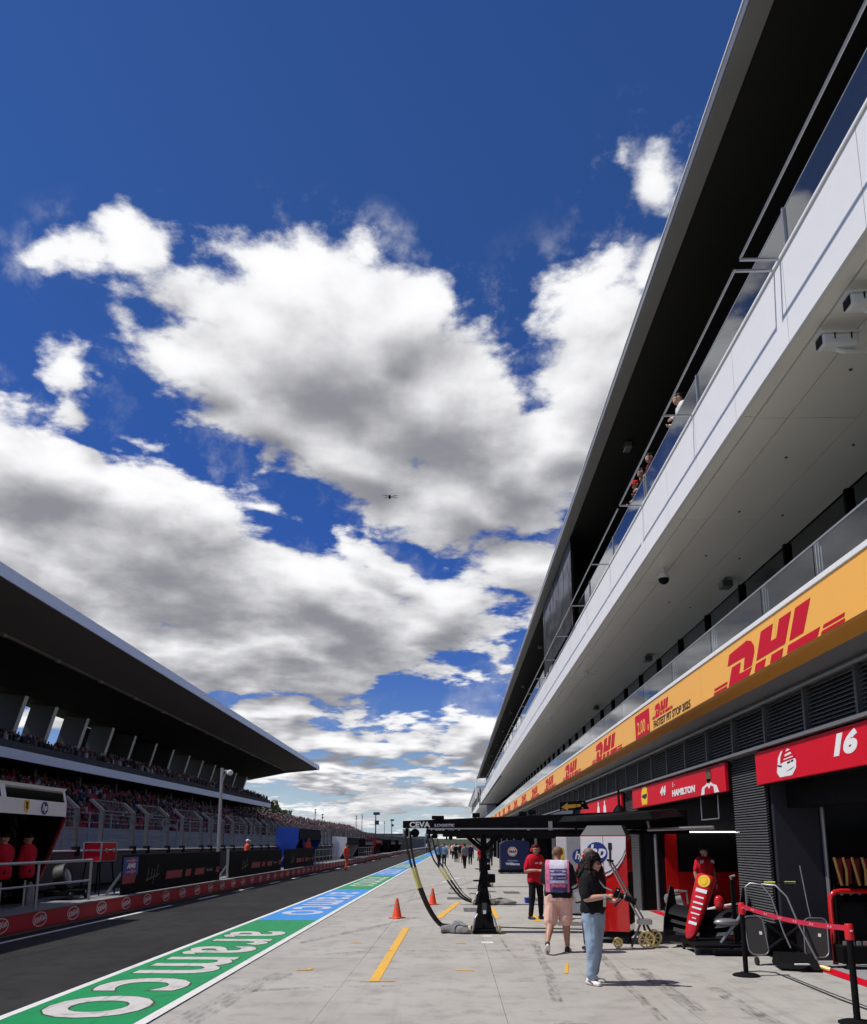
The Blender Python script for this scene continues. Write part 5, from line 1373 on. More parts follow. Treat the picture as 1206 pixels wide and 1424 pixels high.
# wing elements: curved planes at the bottom, spanning to both sides
for k, (dz, ch, cv) in enumerate(((.22, .26, .05), (.36, .20, .07), (.50, .17, .08))):
    m_ = MB(); N_ = 20
    for i in range(N_ + 1):
        u = -1 + 2 * i / N_
        base = Vector((4.46, 14.92, 0)) + Vector((.80, -.58, 0)) * u * .66
        z = dz + .10 * abs(u) ** 1.5
        m_.v += [tuple(base + Vector((-.09, -.12, 0)) * 1.0 + Vector((0, 0, z))), tuple(base + Vector((-.03, -.05, z + ch * .55))), tuple(base + Vector((.06, .08, z + ch))),
                 tuple(base + Vector((.075, .10, z + ch - .01))), tuple(base + Vector((.0, .0, z + ch * .45))), tuple(base + Vector((-.07, -.10, z - .012)))]
    for i in range(N_):
        for j in range(6): m_.f.append((i * 6 + j, i * 6 + (j + 1) % 6, (i + 1) * 6 + (j + 1) % 6, (i + 1) * 6 + j)); m_.m.append(0)
    m_.f += [tuple(range(6)), tuple(reversed(range(N_ * 6, N_ * 6 + 6)))]; m_.m += [0, 0]
    NW('wing_element', m_, M_CARBON, smooth=True)
for u, lab in ((-1, 0), (1, 1)):
    base = Vector((4.46, 14.92, 0)) + Vector((.80, -.58, 0)) * u * .66
    pr = [(-.34, .20), (.20, .17), (.34, .36), (.36, .72), (.26, 1.02), (.10, 1.08), (-.05, .86), (-.26, .52)]
    Me = frame(base, (.58, .80, 0), (0, 0, 1))
    flat([pr], Me, .018).build('end_plate', M_CARBON, nw, bev=.004)
Me = frame(Vector((4.46, 14.92, 0)) + Vector((.80, -.58, 0)) * .66, (.58, .80, 0), (0, 0, 1)); Me.translation += Me.to_3x3() @ Vector((0, 0, .0185))
for s_, o_, ang, sz in (('CEVA', (.04, .60), 40, .15), ('HP', (-.02, .34), 30, .12)):
    txt(s_, sz, Me @ Matrix.Translation((*o_, .004)) @ Matrix.Rotation(R(ang), 4, 'Z'), 'wing_lettering', M_WPRINT, nw, 0, .004, .001, 1.1)
NW('strut', MB().tube([(4.55, 14.35, .17), (4.98, 14.2, .78)], .03, 8), M_GREYM); NW('strut', MB().tube([(4.3, 14.9, .17), (4.5, 15.0, 1.1)], .025, 8), M_BLACK)
NW('mirror_pod', MB().ball((4.62, 14.55, .82), (.09, .07, .13), 14), M_REDG, smooth=True)
NW('cradle_post', MB().box(4.80, 14.40, .17, 4.86, 14.46, 1.22), M_BLACK); NW('cradle_hook', MB().tube([(4.83, 14.43, 1.2), (4.80, 14.43, 1.27), (4.88, 14.43, 1.29)], .02, 8), M_STEEL)
NW('carbon_pod', MB().ball((4.62, 14.22, .52), (.22, .11, .07), 16), M_GREYM, smooth=True)

# folding trolley with round cornered end pads and tall handles, by the pillar
ft = thing('folding_trolley', 'black trolley with two round cornered pads and tall bent steel handles', 'trolley', (5.0, 13.0, 0))
def rrect(x0, z0, x1, z1, r, n=5):
    pts = []
    for cx_, cz_, a0 in ((x1 - r, z1 - r, 0), (x0 + r, z1 - r, 90), (x0 + r, z0 + r, 180), (x1 - r, z0 + r, 270)):
        pts += [(cx_ + r * math.cos(R(a0 + 90 * i / n)), cz_ + r * math.sin(R(a0 + 90 * i / n))) for i in range(n + 1)]
    return pts
M_PAD = pm('dark_pad', (.035, .033, .030), .55, var=.2, scale=20)
for x0, x1, yy, tl in ((4.55, 4.84, 13.02, .07), (5.28, 5.62, 12.75, -.22)):
    M_ = frame((x0, yy, .15), (1, -.12, 0), (-tl * .6, .25, 1))
    flat([rrect(0, 0, x1 - x0, .58, .09)], M_, .03).build('pad', M_PAD, ft)
    pr = rrect(0, 0, x1 - x0, .58, .09); M3 = M_.copy(); M3.translation += M_.to_3x3() @ Vector((0, 0, .031))
    MB().tube([M3 @ Vector((x, z, 0)) for x, z in pr + [pr[0]]], .010, 6).build('pad_rim', M_GREYM, ft)
    flat([[(.2, .30), (.24, .30), (.24, .35), (.2, .35)]], M3, .004).build('tag', M_WPRINT, ft)
F = lambda n, p, r, m: MB().tube(p, r, 8).build(n, m, ft, smooth=True)
F('cross_frame', [(4.82, 13.0, .62), (5.3, 12.85, .22)], .03, M_BLACK); F('cross_frame', [(4.82, 13.0, .22), (5.3, 12.85, .60)], .03, M_BLACK); F('cross_frame', [(4.7, 13.1, .16), (5.5, 12.9, .16)], .035, M_BLACK)
MB().box(4.85, 13.0, .2, 5.28, 13.06, .62).build('back_plate', M_BLACK, ft)
F('handle', [(4.62, 13.2, .8), (4.62, 13.2, 1.16), (4.70, 13.2, 1.22), (4.84, 13.1, 1.20), (4.94, 13.0, 1.02), (5.05, 12.9, .5), (5.10, 12.8, .28)], .012, M_GREYM)
F('handle', [(4.84, 13.1, 1.21), (4.98, 12.9, 1.20), (5.10, 12.8, 1.04), (5.22, 12.7, .6), (5.36, 12.5, .12)], .014, M_GREYM)
F('handle', [(5.42, 13.0, 1.5), (5.45, 12.9, .9), (5.5, 12.8, .3)], .010, M_GREYM)
for xa, xb in ((4.90, 5.06), (5.22, 5.38)):
    F('lime_grip', [(xa, 13.15, 1.235), (xb, 13.12, 1.235)], .016, M_HIVIS)
F('grip_bar', [(4.86, 13.16, 1.235), (5.42, 13.11, 1.235)], .010, M_BLACK)
MB().add([(4.78, 12.45, .03), (5.30, 12.25, .03), (5.45, 12.75, .05), (4.85, 12.95, .05), (4.80, 12.5, .10), (5.28, 12.3, .10), (5.42, 12.75, .22), (4.88, 12.92, .22)], [(3, 2, 1, 0), (4, 5, 6, 7), (0, 1, 5, 4), (1, 2, 6, 5), (2, 3, 7, 6), (3, 0, 4, 7)]).build('ramp_tray', M_BLACK, ft, bev=.01)
MB().box(4.95, 12.28, .105, 5.15, 12.34, .12).build('tray_edge', M_WPRINT, ft)
for x in (4.65, 5.5): MB().lathe([(.06, -.02), (.06, .02)], 12, 0, (x, 13.0, .062), Matrix.Rotation(R(90), 3, 'Y').to_4x4()).build('wheel', M_RUBBER, ft)
hs_ = thing('floor_hose', 'red floor hose end with a brass coupling lying by the trolley', 'hose', (5.4, 12.4, 0))
MB().tube([(5.25, 12.55, .05), (5.38, 12.4, .06), (5.45, 12.3, .04)], .03, 8).build('coupling', M_GOLD, hs_)
MB().tube([(5.1, 12.6, .04), (5.25, 12.55, .05)], .02, 8).build('hose', M_REDG, hs_)

# inside the near garage
rf = thing('tube_frame', 'red tubular frame with a rounded corner inside the near garage', 'frame', (6.2, 12.9, 0))
MB().tube([(5.80, 12.9, .03), (5.80, 12.9, .98), (5.82, 12.9, 1.05), (5.88, 12.9, 1.10), (5.96, 12.9, 1.115), (8.2, 12.9, 1.115), (8.26, 12.9, 1.06), (8.28, 12.9, .98), (8.28, 12.9, .03)], .04, 10).build('tube', M_REDG, rf, smooth=True)
MB().box(5.9, 12.88, .35, 8.2, 12.92, .95).build('panel', M_BLACK, rf)
rk = thing('tool_rack', 'dark rack with hanging yellow sleeved tools inside the near garage', 'rack', (7.1, 13.3, 0))
MB().box(6.09, 13.345, .003, 8.4, 13.41, 2.05).build('back_board', M_BLACK, rk)
for i, x in enumerate((6.10, 6.24, 6.38, 6.54, 6.72)):
    MB().tube([(x, 13.30, 1.62), (x + .03, 13.28, 1.42), (x + (.02 if i % 2 else .08), 13.28, 1.18)], .022, 8).build('sleeve', pm('tool_amber', (.75, .45, .10), .5), rk)
    MB().box(x + .04, 13.29, 1.20, x + .11, 13.335, 1.60).build('tool_body', M_DRED, rk)
    MB().tube([(x + .05, 13.29, 1.10), (x + .08, 13.29, 1.04)], .03, 8).build('socket', M_STEEL, rk)
tr2 = thing('car_floor_part', 'red and gold bodywork piece on the floor of the near garage', 'car part', (7.0, 12.2, 0))
MB().ball((6.75, 12.2, .28), (.45, .25, .16), 18).build('shell', M_REDG, tr2, smooth=True)
MB().tube([(6.05, 12.15, .42), (6.35, 12.1, .44), (6.6, 12.1, .52)], .03, 8).build('gold_edge', M_GOLD, tr2)
MB().box(6.4, 12.0, .003, 7.1, 12.4, .14).build('stand', M_BLACK, tr2)
eq = thing('battery_box', 'dark equipment trolley with small grey fittings behind the belt', 'trolley', (6.0, 12.7, 0))
MB().box(5.75, 12.55, .08, 6.35, 12.85, .34).build('case', M_BLACK, eq, bev=.02)
for i in range(5): MB().box(5.82 + i * .1, 12.60, .342, 5.87 + i * .1, 12.66, .40).build('fitting', M_GREYM, eq)
for x in (5.85, 6.25): MB().lathe([(.04, -.02), (.04, .02)], 10, 0, (x, 12.6, .042), Matrix.Rotation(R(90), 3, 'Y').to_4x4()).build('wheel', M_RUBBER, eq)
sh_ = thing('storage_shelf', 'dark storage shelf with grey and red boxes at the back of the near garage', 'shelf', (8.2, 12.6, 0))
for z in (.25, .75, 1.25, 1.75): MB().box(8.6, 12.2, z, 10.2, 12.8, z + .03).build('board', M_DGREY, sh_)
for x in (8.6, 10.17): MB().box(x, 12.2, .003, x + .03, 12.8, 1.9).build('upright', M_GREYM, sh_)
for i in range(12):
    x = 8.68 + (i % 4) * .37; z = .281 + (i // 4) * .5
    MB().box(x, 12.25, z, x + .28, 12.6, z + random.uniform(.18, .34)).build('box', [M_GREYM, M_RED, M_DGREY, M_WPRINT][(i * 7) % 4], sh_)
# inside the second garage
eg = thing('engine_stand', 'silver machine part on a low stand inside the second garage', 'machine', (5.7, 21.5, 0))
MB().box(5.45, 21.3, .1, 5.95, 21.7, .2).build('stand', M_BLACK, eg)
for x, z, r in ((5.55, .42, .14), (5.75, .36, .17), (5.68, .58, .08)): MB().lathe([(r * .6, -.12), (r, -.08), (r, .08), (r * .5, .14)], 14, 0, (x, 21.45, z), Matrix.Rotation(R(80), 3, 'Y').to_4x4()).build('drum', M_STEEL, eg, smooth=True)
MB().tube([(5.75, 21.4, .64), (5.98, 21.4, .62), (6.0, 21.4, .3)], .03, 8).build('pipe', M_GREYM, eg)
for i, (x, y, lb) in enumerate([(6.35, 19.8, 'left'), (7.6, 19.3, 'right')]):
    t = thing('bodywork_panel', f'{lb} dark red bodywork part with pale stripe on the second garage floor', 'car part', (x, y, 0))
    MB().ball((x, y, .22), (.5, .3, .15), 16).build('shell', M_DRED, t, smooth=True)
    MB().tube([(x - .55, y - .2, .28), (x - .1, y - .32, .40), (x + .3, y - .3, .46)], .025, 8).build('stripe', M_WPRINT, t)
    MB().box(x - .3, y - .15, .003, x + .3, y + .15, .1).build('stand', M_BLACK, t)
bx = thing('floor_matting', 'black rubber mat on the apron in front of the second garage', 'mat', (4.2, 16.5, 0))
MB().box(3.72, 15.7, .004, 5.1, 16.9, .022).build('mat', M_RUBBER, bx, bev=.006)
MB().tube([(3.6, 15.3, .03), (4.0, 15.6, .03), (4.5, 15.4, .03), (4.0, 15.1, .03)], .02, 6).build('cord', M_RUBBER, bx)

# dark blue cabinet farther down
gc = thing('drinks_cabinet', 'dark blue round topped cabinet with an orange ringed logo down the pit lane', 'cabinet', (3.7, 50.5, 0))
pr = [(2.80, .22), (4.60, .22), (4.60, 1.88), (4.3, 1.98), (3.7, 2.03), (3.1, 1.96), (2.80, 1.80)]
MB().prism([(x, z) for x, z in pr], 50.0, 51.2).build('body', M_NAVYP, gc, bev=.02)
MB().box(2.72, 49.9, .06, 4.66, 51.25, .215).build('base', M_BLACK, gc)
for x in (2.9, 3.4, 4.4): MB().lathe([(.06, -.04), (.06, .04)], 10, 0, (x, 50.0, .061), Matrix.Rotation(R(90), 3, 'Y').to_4x4()).build('castor', M_RUBBER, gc)
Mg = frame((3.55, 49.978, 1.32), (1, 0, 0), (0, 0, 1))
flat([disc(0, 0, .29, 28)], Mg, .003).build('logo_disc', M_WPRINT, gc)
flat(ring(0, 0, .26, .045, 28), frame((3.55, 49.974, 1.32), (1, 0, 0), (0, 0, 1)), .003).build('logo_ring', pm('logo_orange', (.75, .14, .02), .5), gc)
txt('GULF', .17, frame((3.55, 49.97, 1.32), (1, 0, 0), (0, 0, 1)), 'logo_lettering', M_NAVYP, gc, 0, .012, .002, 1.0)
txt('Atlassian', .14, frame((3.55, 49.972, .78), (1, 0, 0), (0, 0, 1)), 'lettering', pm('pale_blue_print', (.25, .4, .7), .5), gc, 0, .004, .001, 1.3)
txt('Williams', .2, frame((3.55, 49.972, .58), (1, 0, 0), (0, 0, 1)), 'lettering', M_WPRINT, gc, 0, .01, .001, 1.2)
bb = thing('blue_crate', 'small blue crate on the apron behind the man in the red shirt', 'crate', (2.3, 26.0, 0))
MB().box(2.20, 25.8, .003, 2.45, 26.1, .14).build('crate', M_BLUEP, bb, bev=.01)
MB().box(2.18, 25.78, .141, 2.47, 26.12, .16).build('lid', M_BLUEP, bb, bev=.01)

# drone in the sky
dr = thing('drone', 'tiny dark flying drone in front of the clouds', 'drone', (-12.63, 150, 69.9))
MB().box(-12.83, 149.7, 69.6, -12.43, 150.3, 70.25).build('body', M_BLACK, dr, bev=.08)
for sx, sz, l in ((-1, .35, .9), (1, .25, 1.3), (-1, -.25, .8), (1, -.3, 1.4)):
    MB().tube([(-12.63, 150, 69.9 + sz * .3), (-12.63 + sx * l, 150 + .4 * sz, 69.9 + sz)], .05, 6).build('arm', M_BLACK, dr)
    MB().box(-12.63 + sx * l - .45, 149.95 + .4 * sz, 69.96 + sz, -12.63 + sx * l + .45, 150.05 + .4 * sz, 69.99 + sz).build('rotor_blade', M_DGREY, dr)

# ------------------------------------------------------------------ people
def capsule(mb, A, B, ra, rb, n=12, m=0):
    A, B = Vector(A), Vector(B); d = B - A; L = d.length
    t = d.normalized() if L > 1e-6 else Vector((0, 0, 1)); u = t.orthogonal().normalized(); v = t.cross(u)
    rings = [(A - t * ra * .92, ra * .39), (A - t * ra * .6, ra * .8), (A, ra), (B, rb), (B + t * rb * .6, rb * .8), (B + t * rb * .92, rb * .39)]
    o = len(mb.v)
    for c, r in rings:
        for j in range(n):
            a = 2 * math.pi * j / n; mb.v.append(tuple(c + (u * math.cos(a) + v * math.sin(a)) * r))
    for i in range(len(rings) - 1):
        for j in range(n): mb.f.append((o + i * n + j, o + i * n + (j + 1) % n, o + (i + 1) * n + (j + 1) % n, o + (i + 1) * n + j)); mb.m.append(m)
    mb.f += [tuple(o + j for j in reversed(range(n))), tuple(o + (len(rings) - 1) * n + j for j in range(n))]; mb.m += [m, m]

def fuse(mb, voxel, smooth=4, wrinkle=0.0, wscale=9.0, seed=0.0, name='skin'):
    """fuse overlapping volumes to one continuous smooth surface"""
    me = bpy.data.meshes.new('fuse'); me.from_pydata(mb.v, [], mb.f); me.update()
    o = bpy.data.objects.new('fuse', me); COL.objects.link(o)
    r = o.modifiers.new('r', 'REMESH'); r.mode = 'VOXEL'; r.voxel_size = voxel; r.use_smooth_shade = True
    s = o.modifiers.new('s', 'SMOOTH'); s.factor = .5; s.iterations = smooth
    dg = bpy.context.evaluated_depsgraph_get(); dg.update()
    out = bpy.data.meshes.new_from_object(o.evaluated_get(dg)); out.name = name
    bpy.data.objects.remove(o); bpy.data.meshes.remove(me)
    if wrinkle:
        out.calc_loop_triangles()
        ns = [v.normal.copy() for v in out.vertices]
        for v, n_ in zip(out.vertices, ns):
            p = v.co
            w_ = noise.noise(Vector((p.x * wscale + seed, p.y * wscale, p.z * wscale * .7))) + .5 * noise.noise(Vector((p.x * wscale * 2.3, p.y * wscale * 2.3 + seed, p.z * wscale * 2.0)))
            v.co = p + n_ * wrinkle * w_
        out.update()
    out.materials.clear()
    return out

TORSO = [(.90, .085, .105), (.98, .085, .108), (1.06, .075, .098), (1.14, .075, .097), (1.22, .09, .106), (1.30, .105, .112), (1.38, .115, .102), (1.44, .105, .075)]
def torso(mb, z0, z1, fat=1.0, infl=0.0, lean=(0, 0), n=14, belly=0.0):
    steps = 12
    for i in range(steps + 1):
        z = z0 + (z1 - z0) * i / steps
        k = 0
        while k < len(TORSO) - 2 and TORSO[k + 1][0] < z: k += 1
        a, b_ = TORSO[k], TORSO[k + 1]; t = max(0, min(1, (z - a[0]) / (b_[0] - a[0])))
        hw = (a[1] + (b_[1] - a[1]) * t) * fat; r = (a[2] + (b_[2] - a[2]) * t) * (1 + (fat - 1) * .8) + infl
        if belly and .95 < z < 1.3: r += belly * math.sin(math.pi * (z - .95) / .35)
        f = (z - .9) / .55
        c = Vector((lean[0] * f, lean[1] * f + .01, z))
        capsule(mb, c - Vector((hw, 0, 0)), c + Vector((hw, 0, 0)), r, r, n)

def hand(mb, wrist, d, palm, k=1.0, curl=.5):
    """palm, four unequal fingers and a thumb; d runs along the hand, palm is the palm's normal"""
    d = Vector(d).normalized(); palm = (Vector(palm) - d * Vector(palm).dot(d)).normalized(); s = d.cross(palm)
    W = Vector(wrist)
    for q in (-.027, -.009, .009, .027): capsule(mb, W + s * q * .7 * k, W + d * .085 * k + s * q * k, .015 * k, .013 * k, 8)
    for q, L in ((-.028, .066), (-.0095, .078), (.0095, .072), (.028, .056)):
        p0 = W + d * .09 * k + s * q * k
        d1 = (d + palm * curl * .8).normalized(); d2 = (d + palm * curl * 2.4).normalized()
        p1 = p0 + d1 * L * .5 * k; p2 = p1 + d2 * L * .5 * k
        capsule(mb, p0, p1, .0092 * k, .0086 * k, 8); capsule(mb, p1, p2, .0086 * k, .0075 * k, 8)
    t0 = W + d * .025 * k - s * .03 * k; t1 = t0 + (d * .6 - s * .7 + palm * .4).normalized() * .04 * k; t2 = t1 + (d + palm * .6).normalized() * .034 * k
    capsule(mb, t0, t1, .013 * k, .0105 * k, 8); capsule(mb, t1, t2, .0105 * k, .0085 * k, 8)

def head(mb, c, yaw, pitch=0.0, fine=True):
    """skull, jaw, nose, ears and brow round centre c; the face looks to -Y before turning"""
    Mh = Matrix.Translation(c) @ Matrix.Rotation(yaw, 4, 'Z') @ Matrix.Rotation(pitch, 4, 'X')
    T = lambda x, y, z: Mh @ Vector((x, y, z))
    capsule(mb, T(0, .018, .025), T(0, .006, .03), .093, .088, 16)
    capsule(mb, T(0, -.012, -.02), T(0, -.03, -.06), .074, .050, 14)
    capsule(mb, T(-.028, -.03, -.062), T(.028, -.03, -.062), .036, .036, 10)
    if fine:
        capsule(mb, T(0, -.088, .012), T(0, -.104, -.028), .009, .0135, 8)
        capsule(mb, T(-.038, -.068, .033), T(.038, -.068, .033), .019, .019, 10)
        for q in (-1, 1):
            capsule(mb, T(q * .088, .015, .02), T(q * .089, .01, -.022), .014, .010, 8)
            capsule(mb, T(q * .036, -.06, -.015), T(q * .03, -.062, -.03), .026, .026, 10)
        capsule(mb, T(-.018, -.088, -.058), T(.018, -.088, -.058), .009, .009, 8)
        capsule(mb, T(0, -.068, -.09), T(0, -.062, -.092), .018, .018, 8)
    return Mh

SKIN = {}
def skin_mat(name, col):
    if name not in SKIN:
        m = pm('skin_' + name, col, .5, var=.10, scale=14)
        m.node_tree.nodes['Principled BSDF'].inputs['Subsurface Weight'].default_value = .12
        m.node_tree.nodes['Principled BSDF'].inputs['Subsurface Radius'].default_value = (.012, .005, .003)
        SKIN[name] = m
    return SKIN[name]
def cloth(name, col, rough=.85, var=.14): return pm('cloth_' + name, col, rough, var=var, scale=9, bump=.25, bscale=180, spec=.2)

def put(me, name, mat, parent):
    me.materials.append(mat) if not isinstance(mat, list) else [me.materials.append(q) for q in mat]
    o = bpy.data.objects.new(name, me); COL.objects.link(o); o.parent = parent; return o

def shoe(side, ank, dirv, parent, upper, sole, stripe=None):
    d = Vector((dirv[0], dirv[1], 0)).normalized(); A = Vector(ank); tilt = dirv[2] if len(dirv) > 2 else 0
    base = A + Vector((0, 0, -.06)); dd = (d + Vector((0, 0, tilt))).normalized(); up = Vector((0, 0, 1)); up = (up - dd * up.dot(dd)).normalized()
    m_ = MB(); capsule(m_, base - dd * .055 + up * .01, base + dd * .13 - up * .005, .042, .038, 12); capsule(m_, base - dd * .03 + up * .035, base + dd * .03 + up * .035, .042, .036, 12)
    capsule(m_, base + dd * .10 + d.cross(up) * .012, base + dd * .135 - d.cross(up) * .012, .036, .033, 10)
    me = fuse(m_, .009, 3, name='shoe'); o = put(me, 'shoe', upper, parent)
    m_ = MB(); n = 14; sd = dd.cross(up)
    out = []
    for i in range(n):
        a = 2 * math.pi * i / n; c_, s_ = math.cos(a), math.sin(a)
        out.append(base + dd * (.035 + .135 * c_) + sd * (.046 * s_ * (1 + .12 * c_)))
    m_.v = [tuple(p - up * .042) for p in out] + [tuple(p - up * .014) for p in out]
    m_.f = [tuple(reversed(range(n))), tuple(range(n, 2 * n))] + [(i, (i + 1) % n, (i + 1) % n + n, i + n) for i in range(n)]; m_.m = [0] * (n + 2)
    so = m_.build('sole', sole, o, local=True)
    if stripe:
        m_ = MB(); capsule(m_, base - dd * .02 + up * .03 + sd * .034, base + dd * .07 + up * .0 + sd * .036, .012, .010, 8); capsule(m_, base - dd * .02 + up * .03 - sd * .034, base + dd * .07 + up * .0 - sd * .036, .012, .010, 8)
        put(fuse(m_, .006, 1, name='shoe_stripe'), 'shoe_stripe', stripe, o)

# --- a full figure; joints in local coordinates, facing -Y ---------------------------------------
def figure(name, label, loc, rz, P, O, group=None, voxel=.0095, cat='person'):
    """P: joints, O: outfit"""
    k = O.get('scale', 1.0)
    t = thing(name, label, cat, loc, rz, group); t.scale = (k, k, k)
    fat = O.get('fat', 1.0); lean = P.get('lean', (0, 0)); bl = O.get('belly', 0)
    sh = P['sh']; el = P['el']; wr = P['wr']; hp = P['hp']; kn = P['kn']; an = P['an']; hc = Vector(P['head'])
    lf = O.get('limb', 1.0)
    b_ = MB(); torso(b_, .90, 1.43, fat, 0, lean, 12, bl)
    Mh = head(b_, hc, P.get('yaw', 0), P.get('nod', 0))
    nb = Vector((lean[0], lean[1] + .02, 1.44))
    capsule(b_, nb, hc + Vector((0, .015, -.05)), .062, .056, 12)
    for i in (0, 1):
        capsule(b_, nb + (Vector(sh[i]) - nb) * .35 + Vector((0, 0, -.02)), sh[i], .065, .062 * lf, 12)
        capsule(b_, sh[i], el[i], .056 * lf, .043 * lf, 12); capsule(b_, el[i], Vector(el[i]).lerp(Vector(wr[i]), .3), .043 * lf, .045 * lf, 12); capsule(b_, Vector(el[i]).lerp(Vector(wr[i]), .3), wr[i], .045 * lf, .028 * lf, 12)
        hd = P.get('hd', [None, None])[i] or (Vector(wr[i]) - Vector(el[i]))
        hand(b_, wr[i], hd, P.get('palm', [(1, 0, 0), (-1, 0, 0)])[i], .95, P.get('curl', .45))
        mid = Vector(kn[i]).lerp(Vector(an[i]), .3)
        capsule(b_, hp[i], kn[i], .088 * lf, .058 * lf, 12); capsule(b_, kn[i], mid, .056 * lf, .060 * lf, 12); capsule(b_, mid, an[i], .060 * lf, .037, 12)
        fd = Vector(P.get('ft', [(0, -1, 0)] * 2)[i]).normalized(); A = Vector(an[i])
        capsule(b_, A + Vector((0, 0, -.05)) - fd * .02, A + Vector((0, 0, -.062)) + fd * .11, .035, .026, 10)
    body = put(fuse(b_, voxel, 3, name='body'), 'body', O['skin'], t)
    # hair or cap
    hs_ = O.get('hair')
    if hs_ == 'short':
        m_ = MB(); H = lambda x, y, z: Mh @ Vector((x, y, z))
        capsule(m_, H(0, .026, .045), H(0, .012, .05), .094, .088, 16); capsule(m_, H(0, .05, .0), H(0, .055, -.03), .07, .055, 12)
        put(fuse(m_, .011, 2, .004, 30, name='hair'), 'hair', O['hair_mat'], t)
    if hs_ == 'cap':
        m_ = MB(); H = lambda x, y, z: Mh @ Vector((x, y, z))
        capsule(m_, H(0, .018, .052), H(0, .008, .056), .094, .09, 16)
        capsule(m_, H(-.04, -.10, .048), H(.04, -.10, .048), .022, .022, 10); capsule(m_, H(-.03, -.135, .04), H(.03, -.135, .04), .016, .016, 10)
        put(fuse(m_, .011, 2, name='cap'), 'cap', O['hair_mat'], t)
    if hs_ == 'stubble':
        m_ = MB(); H = lambda x, y, z: Mh @ Vector((x, y, z))
        capsule(m_, H(0, .022, .028), H(0, .010, .034), .0935, .0885, 16)
        put(fuse(m_, .010, 2, name='hair'), 'hair', O['hair_mat'], t)
    # shirt
    if 'shirt' in O:
        m_ = MB(); z0 = O.get('hem', .93)
        torso(m_, z0, 1.425, fat, .018, lean, 12, bl)
        for i in (0, 1):
            capsule(m_, nb + (Vector(sh[i]) - nb) * .35 + Vector((0, 0, -.02)), sh[i], .076, .076 * lf, 12)
            e = Vector(sh[i]).lerp(Vector(el[i]), O.get('sleeve', .72))
            capsule(m_, sh[i], e, .075 * lf, .068 * lf, 12)
            if O.get('long'): capsule(m_, e, el[i], .068 * lf, .058 * lf, 12); capsule(m_, el[i], wr[i], .058 * lf, .042 * lf, 12)
        put(fuse(m_, voxel * 1.1, 3, O.get('wr', .007), 8, hash(name) % 7, 'shirt'), 'shirt', O['shirt'], t)
        if O.get('collar'):
            m_ = MB(); capsule(m_, nb + Vector((0, -.03, .01)), nb + Vector((0, -.01, .035)), .075, .07, 14); put(fuse(m_, .011, 2, name='collar'), 'collar', O['collar'], t)
    # trousers or shorts
    if 'trousers' in O:
        m_ = MB(); torso(m_, .88, O.get('waist', 1.0), fat, .012, lean, 12)
        ln = O.get('leg_len', 1.0); tw_ = O.get('trouser_w', 1.0)
        for i in (0, 1):
            capsule(m_, hp[i], Vector(hp[i]).lerp(Vector(kn[i]), min(1, ln * 2 if ln < .5 else 1)), .102 * tw_ * lf, (.078 if ln >= .5 else .098) * tw_ * lf, 12)
            if ln >= .5: capsule(m_, kn[i], Vector(kn[i]).lerp(Vector(an[i]), (ln - .5) * 2 * .93), .078 * tw_ * lf, .058 * tw_ * lf, 12)
        put(fuse(m_, voxel * 1.1, 3, O.get('twr', .008), 7, 3.3, 'trousers'), 'trousers' if ln >= .5 else 'shorts', O['trousers'], t)
    if 'belt' in O:
        m_ = MB(); torso(m_, 1.0, 1.015, fat, .026, lean, 12); put(fuse(m_, .010, 1, name='belt'), 'belt', O['belt'], t)
    if 'shoe' in O:
        for i in (0, 1): shoe(i, an[i], P.get('ft', [(0, -1, 0)] * 2)[i], t, O['shoe'], O.get('sole', O['shoe']), O.get('stripe'))
    return t, Mh
def rel(t, mb, name, mat, **k): return mb.build(name, mat, t, local=True, **k)

STAND = dict(sh=[(-.185, .01, 1.40), (.185, .01, 1.40)], el=[(-.235, .03, 1.12), (.235, .03, 1.12)], wr=[(-.245, -.04, .87), (.245, -.04, .87)],
             hp=[(-.09, 0, .90), (.09, 0, .90)], kn=[(-.10, -.01, .50), (.10, -.01, .50)], an=[(-.105, .02, .085), (.105, .02, .085)], head=(0, -.015, 1.625))
def pose(**k): d = dict(STAND); d.update(k); return d

SK = skin_mat('light', (.55, .30, .21)); SK2 = skin_mat('tan', (.42, .22, .145)); SK3 = skin_mat('brown', (.17, .085, .055))
HB = pm('dark_hair', (.010, .0065, .005), .6, var=.4, scale=40, spec=.18); HB2 = pm('brown_hair', (.04, .024, .015), .6, var=.4, scale=40, spec=.2)
C_BLK = cloth('black', (.010, .010, .011)); C_DEN = cloth('pale_denim', (.30, .39, .49), .9, .22); C_REDS = cloth('team_red', (.58, .012, .03)); C_TROU = cloth('black_trousers', (.009, .009, .011))
C_SALM = cloth('salmon', (.76, .46, .37)); C_WHT = cloth('white', (.74, .74, .73)); C_ORA = cloth('marshal_orange', (.68, .10, .06))
M_SHW = pm('white_shoe', (.72, .71, .69), .5, var=.06); M_GUM = pm('gum_sole', (.20, .12, .075), .6); M_SHB = pm('black_shoe', (.014, .014, .015), .45)

